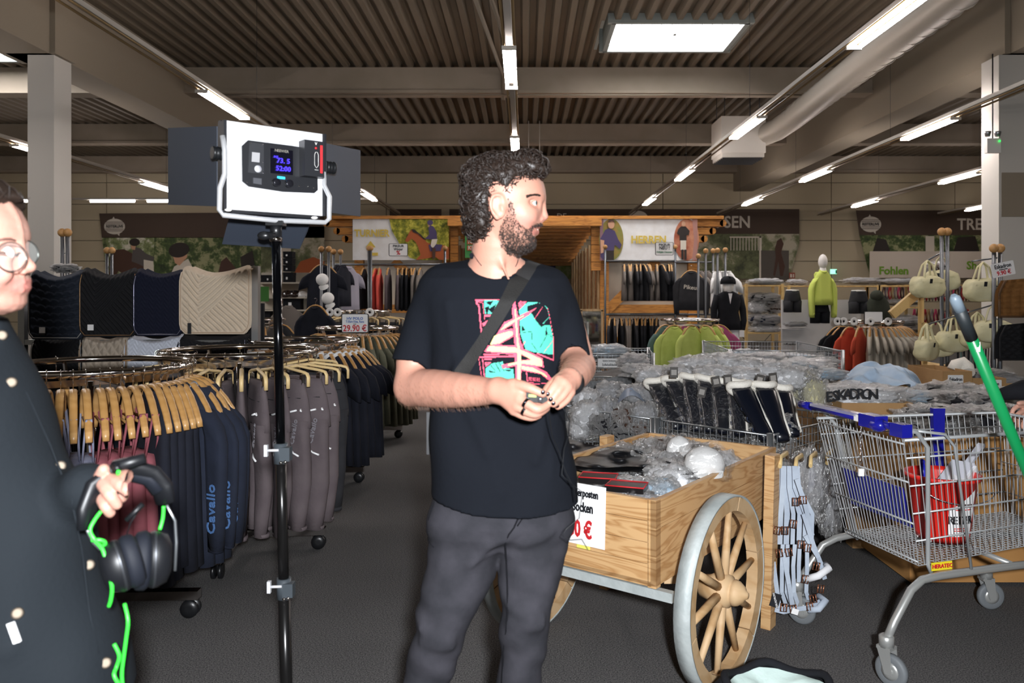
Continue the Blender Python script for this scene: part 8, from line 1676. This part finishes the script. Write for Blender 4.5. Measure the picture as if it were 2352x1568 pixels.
b = MB(); b.tube([P(290, 1195, 1.33), P(328, 1157, 1.34)], .0045, 8); b.tube([P(328, 1157, 1.34), P(300, 1200, 1.345), P(287, 1240, 1.34)], .0012, 5); part('microphone', b, hsm, HS)
b = MB(); b.tube([P(262, 1072, 1.335), P(285, 1066, 1.335), P(334, 1052, 1.345)], [.011, .011, .009], 8); b.tube([P(270, 1080, 1.32), P(268, 1068, 1.325)], .006, 6); part('cable_plug', b, hsm, HS)
for pts in ([(232, 1174, 1.31), (216, 1196, 1.305), (207, 1218, 1.30), (218, 1240, 1.30), (236, 1262, 1.295), (246, 1300, 1.29), (257, 1345, 1.29), (255, 1375, 1.295), (250, 1392, 1.30)], [(376, 1162, 1.39), (374, 1190, 1.39), (367, 1216, 1.385)], [(286, 1386, 1.34), (294, 1425, 1.33), (290, 1465, 1.33), (284, 1510, 1.33), (280, 1550, 1.33), (284, 1600, 1.33)], [(262, 1478, 1.32), (274, 1505, 1.32), (268, 1530, 1.32), (262, 1548, 1.31), (270, 1566, 1.31), (284, 1580, 1.32)], [(272, 1083, 1.318), (268, 1100, 1.335), (258, 1130, 1.335)], [(210, 1240, 1.30), (232, 1240, 1.305), (242, 1247, 1.31), (236, 1254, 1.31)]):
    b = MB(); q = [P(*p_) for p_ in pts]; fine = []
    for i in range(len(q)-1):
        p0, p1, p2, p3_ = q[max(0, i-1)], q[i], q[i+1], q[min(len(q)-1, i+2)]
        for k in range(5): t = k/5; fine.append(.5*((2*p1)+(-p0+p2)*t+(2*p0-5*p1+4*p2-p3_)*t*t+(-p0+3*p1-3*p2+p3_)*t**3))
    fine.append(q[-1]); b.tube(fine, .0031, 8); part('green_cable', b, lg_, HS)
# ---------------- hand at the right edge ----------------
RP = thing('person', 'person mostly outside the right edge, only hand and dark sleeve showing', 'person', P(2480, 900, 3.9))
def rh(X, Y, Z):
    q = lambda l: [p3(*a) for a in l]; d = chain(X, Y, Z, q([(2440, 905, 3.9), (2380, 930, 3.85), (2358, 945, 3.83)]), [.034, .03, .03], .01)
    for l in ([(2358, 935, 3.83), (2340, 932, 3.8), (2328, 940, 3.79), (2324, 950, 3.79)], [(2360, 942, 3.82), (2342, 948, 3.79), (2332, 958, 3.78), (2330, 966, 3.78)], [(2362, 952, 3.82), (2346, 960, 3.79), (2338, 970, 3.78), (2338, 978, 3.78)], [(2366, 960, 3.83), (2352, 970, 3.8), (2348, 980, 3.79)], [(2372, 930, 3.83), (2350, 925, 3.79), (2340, 926, 3.78)]): d = smin(d, chain(X, Y, Z, q(l), [.014, .011, .010, .009][:len(l)], .005), .006)
    return d
V7, F7 = snet(rh, (P(2310, 0, 3.8).x, 3.7, P(0, 1000, 3.8).z), (P(2470, 0, 3.9).x, 3.98, P(0, 880, 3.9).z), .005); me = np_mesh('body', V7, F7, skin); vcol(me, np.tile(np.array(s2l('#cf9c88')), (len(V7), 1))); o = part('body', me, skin, RP); o.data.materials.clear(); o.data.materials.append(skin)
b = MB(); b.tube([P(2300, 905, 3.98), P(2350, 895, 3.95), P(2430, 895, 3.95), P(2500, 870, 4.0), P(2560, 760, 4.05)], [.03, .05, .06, .07, .09], 16); part('sleeve', b, blackc, RP)
b = MB(); S_ = [sec(w, d_, z, 20, cx=2.98, cy=4.15) for z, w, d_ in ((.0, .12, .1), (.8, .16, .12), (1.0, .18, .13), (1.45, .2, .12), (1.55, .08, .08))]; b.loft(S_); part('clothes', b, blackc, RP)
b = MB(); b.ball((2.98, 4.15, 1.72), (.08, .1, .12), 16); part('head', b, hairm, RP)
# ---------------- LED light panel on its stand ----------------
silver = mat('panel_silver', '#d4d4d7', .42, .25); pblk = mat('panel_black', '#1b1c20', .4); barn = mat('barn_door', '#2f3540', .6); scrn = mat('screen_dark', '#0a0a14', .15); dig = mat('screen_digits', '#3a2ad0', .4, emit='#4030ff', strength=1.6)
LA = Vector((P(521, 0, 2.25).x, 2.25, 0)); LB = Vector((P(741, 0, 2.44).x, 2.44, 0)); lu = (LB-LA).normalized(); ln = Vector((lu.y, -lu.x, 0)); LWd = (LB-LA).length
zt_, zb_ = 1.992, 1.737; LC_ = (LA+LB)/2+Vector((0, 0, (zt_+zb_)/2)); LP = thing('led_panel', 'silver-backed LED light panel with open barn doors on the black stand', 'light panel', LC_)
def lf(px, py, off=0.): return on_plane(px, py, LC_+ln*off, ln)
RZ = Matrix((lu, -ln, Vector((0, 0, 1)))).transposed()
b = MB(); b.box(LC_-ln*.018, (LWd, .034, zt_-zb_), RZ); part('housing', b, silver, LP)
b = MB(); b.box(LC_-ln*.045, (LWd+.012, .022, zt_-zb_+.012), RZ); part('front_frame', b, pblk, LP)
b = MB(); b.box(LC_-ln*.058, (LWd-.02, .004, zt_-zb_-.02), RZ); part('diffuser', b, mat('led_face', '#ffffff', .5, emit='#f4f6ff', strength=9.), LP)
for s_ in (-1, 1): b = MB(); b.box(LC_+lu*(s_*(LWd/2+.006))-ln*.02, (.008, .05, zt_-zb_), RZ); part('side_rim', b, pblk, LP)
b = MB(); cs = [lf(x, y, .004) for x, y in ((570, 322), (672, 335), (728, 344), (730, 436), (722, 443), (650, 440), (572, 428), (557, 416), (556, 335))]; n_ = len(cs); b.add(cs+[c-ln*.006 for c in cs], [tuple(reversed(range(n_))), tuple(range(n_, 2*n_))]+[(i, (i+1) % n_, (i+1) % n_+n_, i+n_) for i in range(n_)], smooth=False); cpn = part('control_panel', b, pblk, LP)
def lq(pts, off, m, name, parent=None, t=.002):
    b = MB(); cs = [lf(x, y, off) for x, y in pts]; n_ = len(cs); b.add(cs+[c-ln*t for c in cs], [tuple(reversed(range(n_))), tuple(range(n_, 2*n_))]+[(i, (i+1) % n_, (i+1) % n_+n_, i+n_) for i in range(n_)], smooth=False); return part(name, b, m, parent or cpn)
lq([(621, 340), (673, 346), (673, 402), (621, 397)], .007, scrn, 'screen')
vz = Vector((0, 0, 1))
for s_, x, y, h in (('NEEWER', 647, 347, .011), ('INT', 634, 360, .008), ('73. 5', 651, 370, .021), ('52:00', 651, 388, .021)): text('lettering', s_, h, lf(x, y, .011), lu, vz, dig if h != .011 else mat('letters_grey', '#7c7870', .5), cpn, .01)
lq([(637, 404), (655, 406), (655, 412), (637, 410)], .0075, mat('cyan_key', '#35b6dc', .4, emit='#35b6dc', strength=.5), 'cyan_key')
lq([(573, 326), (606, 330), (606, 400), (570, 396)], .0065, mat('panel_grey', '#26272b', .5), 'battery_plate'); lq([(579, 349), (597, 351), (596, 373), (578, 371)], .008, mat('label_grey', '#9b9a9c', .6), 'printed_label')
b = MB(); b.lathe([(.0105, 0), (.0105, .003), (0, .0035)], lf(592, 388, .007), 18, ln.to_track_quat('Z', 'Y').to_matrix()); part('round_button', b, silver, cpn); lq([(582, 408), (601, 410), (601, 424), (582, 421)], .0075, mat('panel_mid', '#4a4b50', .4), 'switch')
for x, y in ((633, 419), (662, 422)): b = MB(); b.lathe([(.0125, 0), (.0115, .012), (.009, .0135), (0, .0135)], lf(x, y, .006), 20, ln.to_track_quat('Z', 'Y').to_matrix()); part('knob', b, mat('knob_gloss', '#26262c', .18, .5), cpn)
for x, y in ((687, 427), (707, 428), (720, 431), (576, 329), (604, 332), (604, 373), (604, 396), (568, 418)): b = MB(); b.ball(lf(x, y, .0065), .0022, 8); part('screw', b, chrome, cpn)
b = MB(); c = lf(716, 366, .022); b.box(c, (.064, .04, .108), RZ); bt = part('battery', b, mat('battery_black', '#202125', .4), LP); fo = c+ln*.0205
b = MB(); b.box(fo+lu*.022, (.008, .001, .085), RZ); part('red_stripe', b, red_ink, bt); b = MB(); b.tube([fo+lu*.006+Vector((0, 0, z))+lu*x for x, z in ((-.006, .012), (-.003, .02), (.003, .02), (.006, .012), (.006, -.02), (0, -.028), (-.006, -.02))], .0008, 4, closed=True); b.beam(fo+lu*.0+Vector((0, 0, -.034)), fo+lu*.012+Vector((0, 0, -.034)), .001, .001); part('white_symbol', b, white_pl, bt); b = MB(); b.ball(fo+lu*.004+Vector((0, 0, .032)), .004, 8); part('red_dot', b, red_ink, bt); text('lettering', 'V', .012, fo+lu*.004+Vector((0, 0, .045)), lu, vz, white_pl, bt)
# yoke, knobs, feet
yk = mat('yoke_silver', '#d9dadc', .3, .5)
b = MB(); b.tube([P(511, 312, 2.24), P(516, 345, 2.235), P(516, 400, 2.225), P(505, 432, 2.215), P(504, 482, 2.21), P(512, 494, 2.21), P(630, 506, 2.31), P(746, 511, 2.42), P(756, 503, 2.43), P(757, 452, 2.43), P(744, 425, 2.44), P(745, 372, 2.45)], .0075, 10); part('yoke', b, yk, LP)
for x, y, Y in ((500, 352, 2.25), (759, 385, 2.47)):
    M_ = lu.to_track_quat('Z', 'Y').to_matrix(); b = MB(); prf = []
    for k in range(3): prf += [(.018, -.016+k*.011), (.020, -.012+k*.011), (.018, -.008+k*.011)]
    b.lathe(prf, P(x, y, Y), 14, M_); part('tilt_knob', b, black_pl, LP)
for x, y in ((524, 482), (722, 500)): b = MB(); b.ball(lf(x, y, .004), (.011, .008, .005), 10); part('foot', b, white_pl, LP)
for pts in (((500, 290, 2.29), (388, 294, 2.62), (388, 470, 2.62), (500, 474, 2.29)), ((748, 329, 2.50), (828, 345, 2.80), (828, 497, 2.80), (748, 487, 2.50))):
    q = [P(*p) for p in pts]; nrm_ = (q[1]-q[0]).cross(q[3]-q[0]).normalized()*.003; b = MB(); b.add(q+[v+nrm_ for v in q], [(0, 1, 2, 3), (7, 6, 5, 4), (0, 4, 5, 1), (1, 5, 6, 2), (2, 6, 7, 3), (3, 7, 4, 0)], smooth=False); part('barn_door', b, barn, LP)
q = [P(526, 488, 2.36), P(508, 556, 2.36), P(520, 562, 2.42), P(688, 571, 2.52), P(712, 505, 2.48)]; q = [P(530, 485, 2.34), P(716, 500, 2.47), P(706, 530, 2.52), P(688, 571, 2.58), P(510, 560, 2.46)]; b = MB(); b.add(q+[v+Vector((0, .003, -.001)) for v in q], [(0, 1, 2, 3, 4), (9, 8, 7, 6, 5)]+[(i, i+5, (i+1) % 5+5, (i+1) % 5) for i in range(5)], smooth=False); part('barn_door', b, barn, LP)
q = [P(512, 282, 2.27), P(740, 312, 2.46), P(744, 318, 2.6), P(500, 292, 2.42)]; b = MB(); b.add(q+[v+Vector((0, 0, -.003)) for v in q], [(0, 1, 2, 3), (7, 6, 5, 4), (0, 4, 5, 1), (1, 5, 6, 2), (2, 6, 7, 3), (3, 7, 4, 0)], smooth=False); part('barn_door', b, pblk, LP)
b = MB(); b.box(P(634, 513, 2.33), (.05, .04, .014)); b.tube([P(634, 514, 2.34), P(634, 545, 2.34)], .017, 12); mnt = part('mount', b, black_pl, LP); b = MB(); b.tube([P(630, 541, 2.33), P(604, 541, 2.31)], .012, 10); b.ball(P(606, 541, 2.31), (.02, .012, .013), 12); part('mount_knob', b, black_pl, mnt)
ST = thing('light_stand', 'black telescopic light stand with silver clamps in front of the clothes racks', 'light stand', (P(660, 0, 2.34).x, 2.34, 0)); gblk = mat('stand_gloss', '#0f1013', .12, .7, coat=.4); dkb = mat('stand_black', '#191818', .25, .3)
s0 = P(634, 545, 2.34); s1 = P(645, 1040, 2.34); s2 = P(652, 1350, 2.34); s3 = P(663, 1790, 2.34)
b = MB(); b.tube([s0, s1], .0135, 16); part('upper_tube', b, gblk, ST); b = MB(); b.tube([s1, s2], .0155, 16); part('middle_tube', b, dkb, ST); b = MB(); b.tube([s2, s3], .0178, 16); part('lower_tube', b, dkb, ST)
b = MB(); b.tube([s0+Vector((0, 0, .0)), s0+Vector((0, 0, -.012))], .019, 14); part('top_spigot', b, chrome, ST)
for c, sx in ((s1, -1), (s2, -1)):
    b = MB(); b.tube([c+Vector((0, 0, .03)), c+Vector((0, 0, -.03))], .021, 14); b.box(c+Vector((.018, -.01, .0)), (.03, .03, .04)); cl_ = part('clamp', b, mat('clamp_grey', '#3d4348', .4), ST); b = MB(); b.tube([c+Vector((0, -.02, .012)), c+Vector((-.034, -.024, .012))], .004, 8); b.box(c+Vector((-.036, -.024, .012)), (.010, .012, .034)); part('clamp_lever', b, silver, cl_); b = MB(); b.ball(c+Vector((.02, -.022, -.022)), .006, 8); b.ball(c+Vector((.008, -.024, -.024)), .006, 8); part('bolt', b, chrome, cl_)
for k in range(3):
    a = PI/2+.4+k*2*PI/3; e = Vector((s3.x+.45*math.cos(a), s3.y+.45*math.sin(a), .012)); b = MB(); b.tube([Vector((s3.x, s3.y, .24)), e], .010, 8); lg = part('leg', b, dkb, ST); b = MB(); b.tube([Vector((s3.x, s3.y, .08)), (Vector((s3.x, s3.y, .24))+e)/2], .006, 8); part('brace', b, dkb, lg)
b = MB(); b.tube([s3, Vector((s3.x, s3.y, .05))], .0178, 12); part('lower_tube', b, dkb, ST)
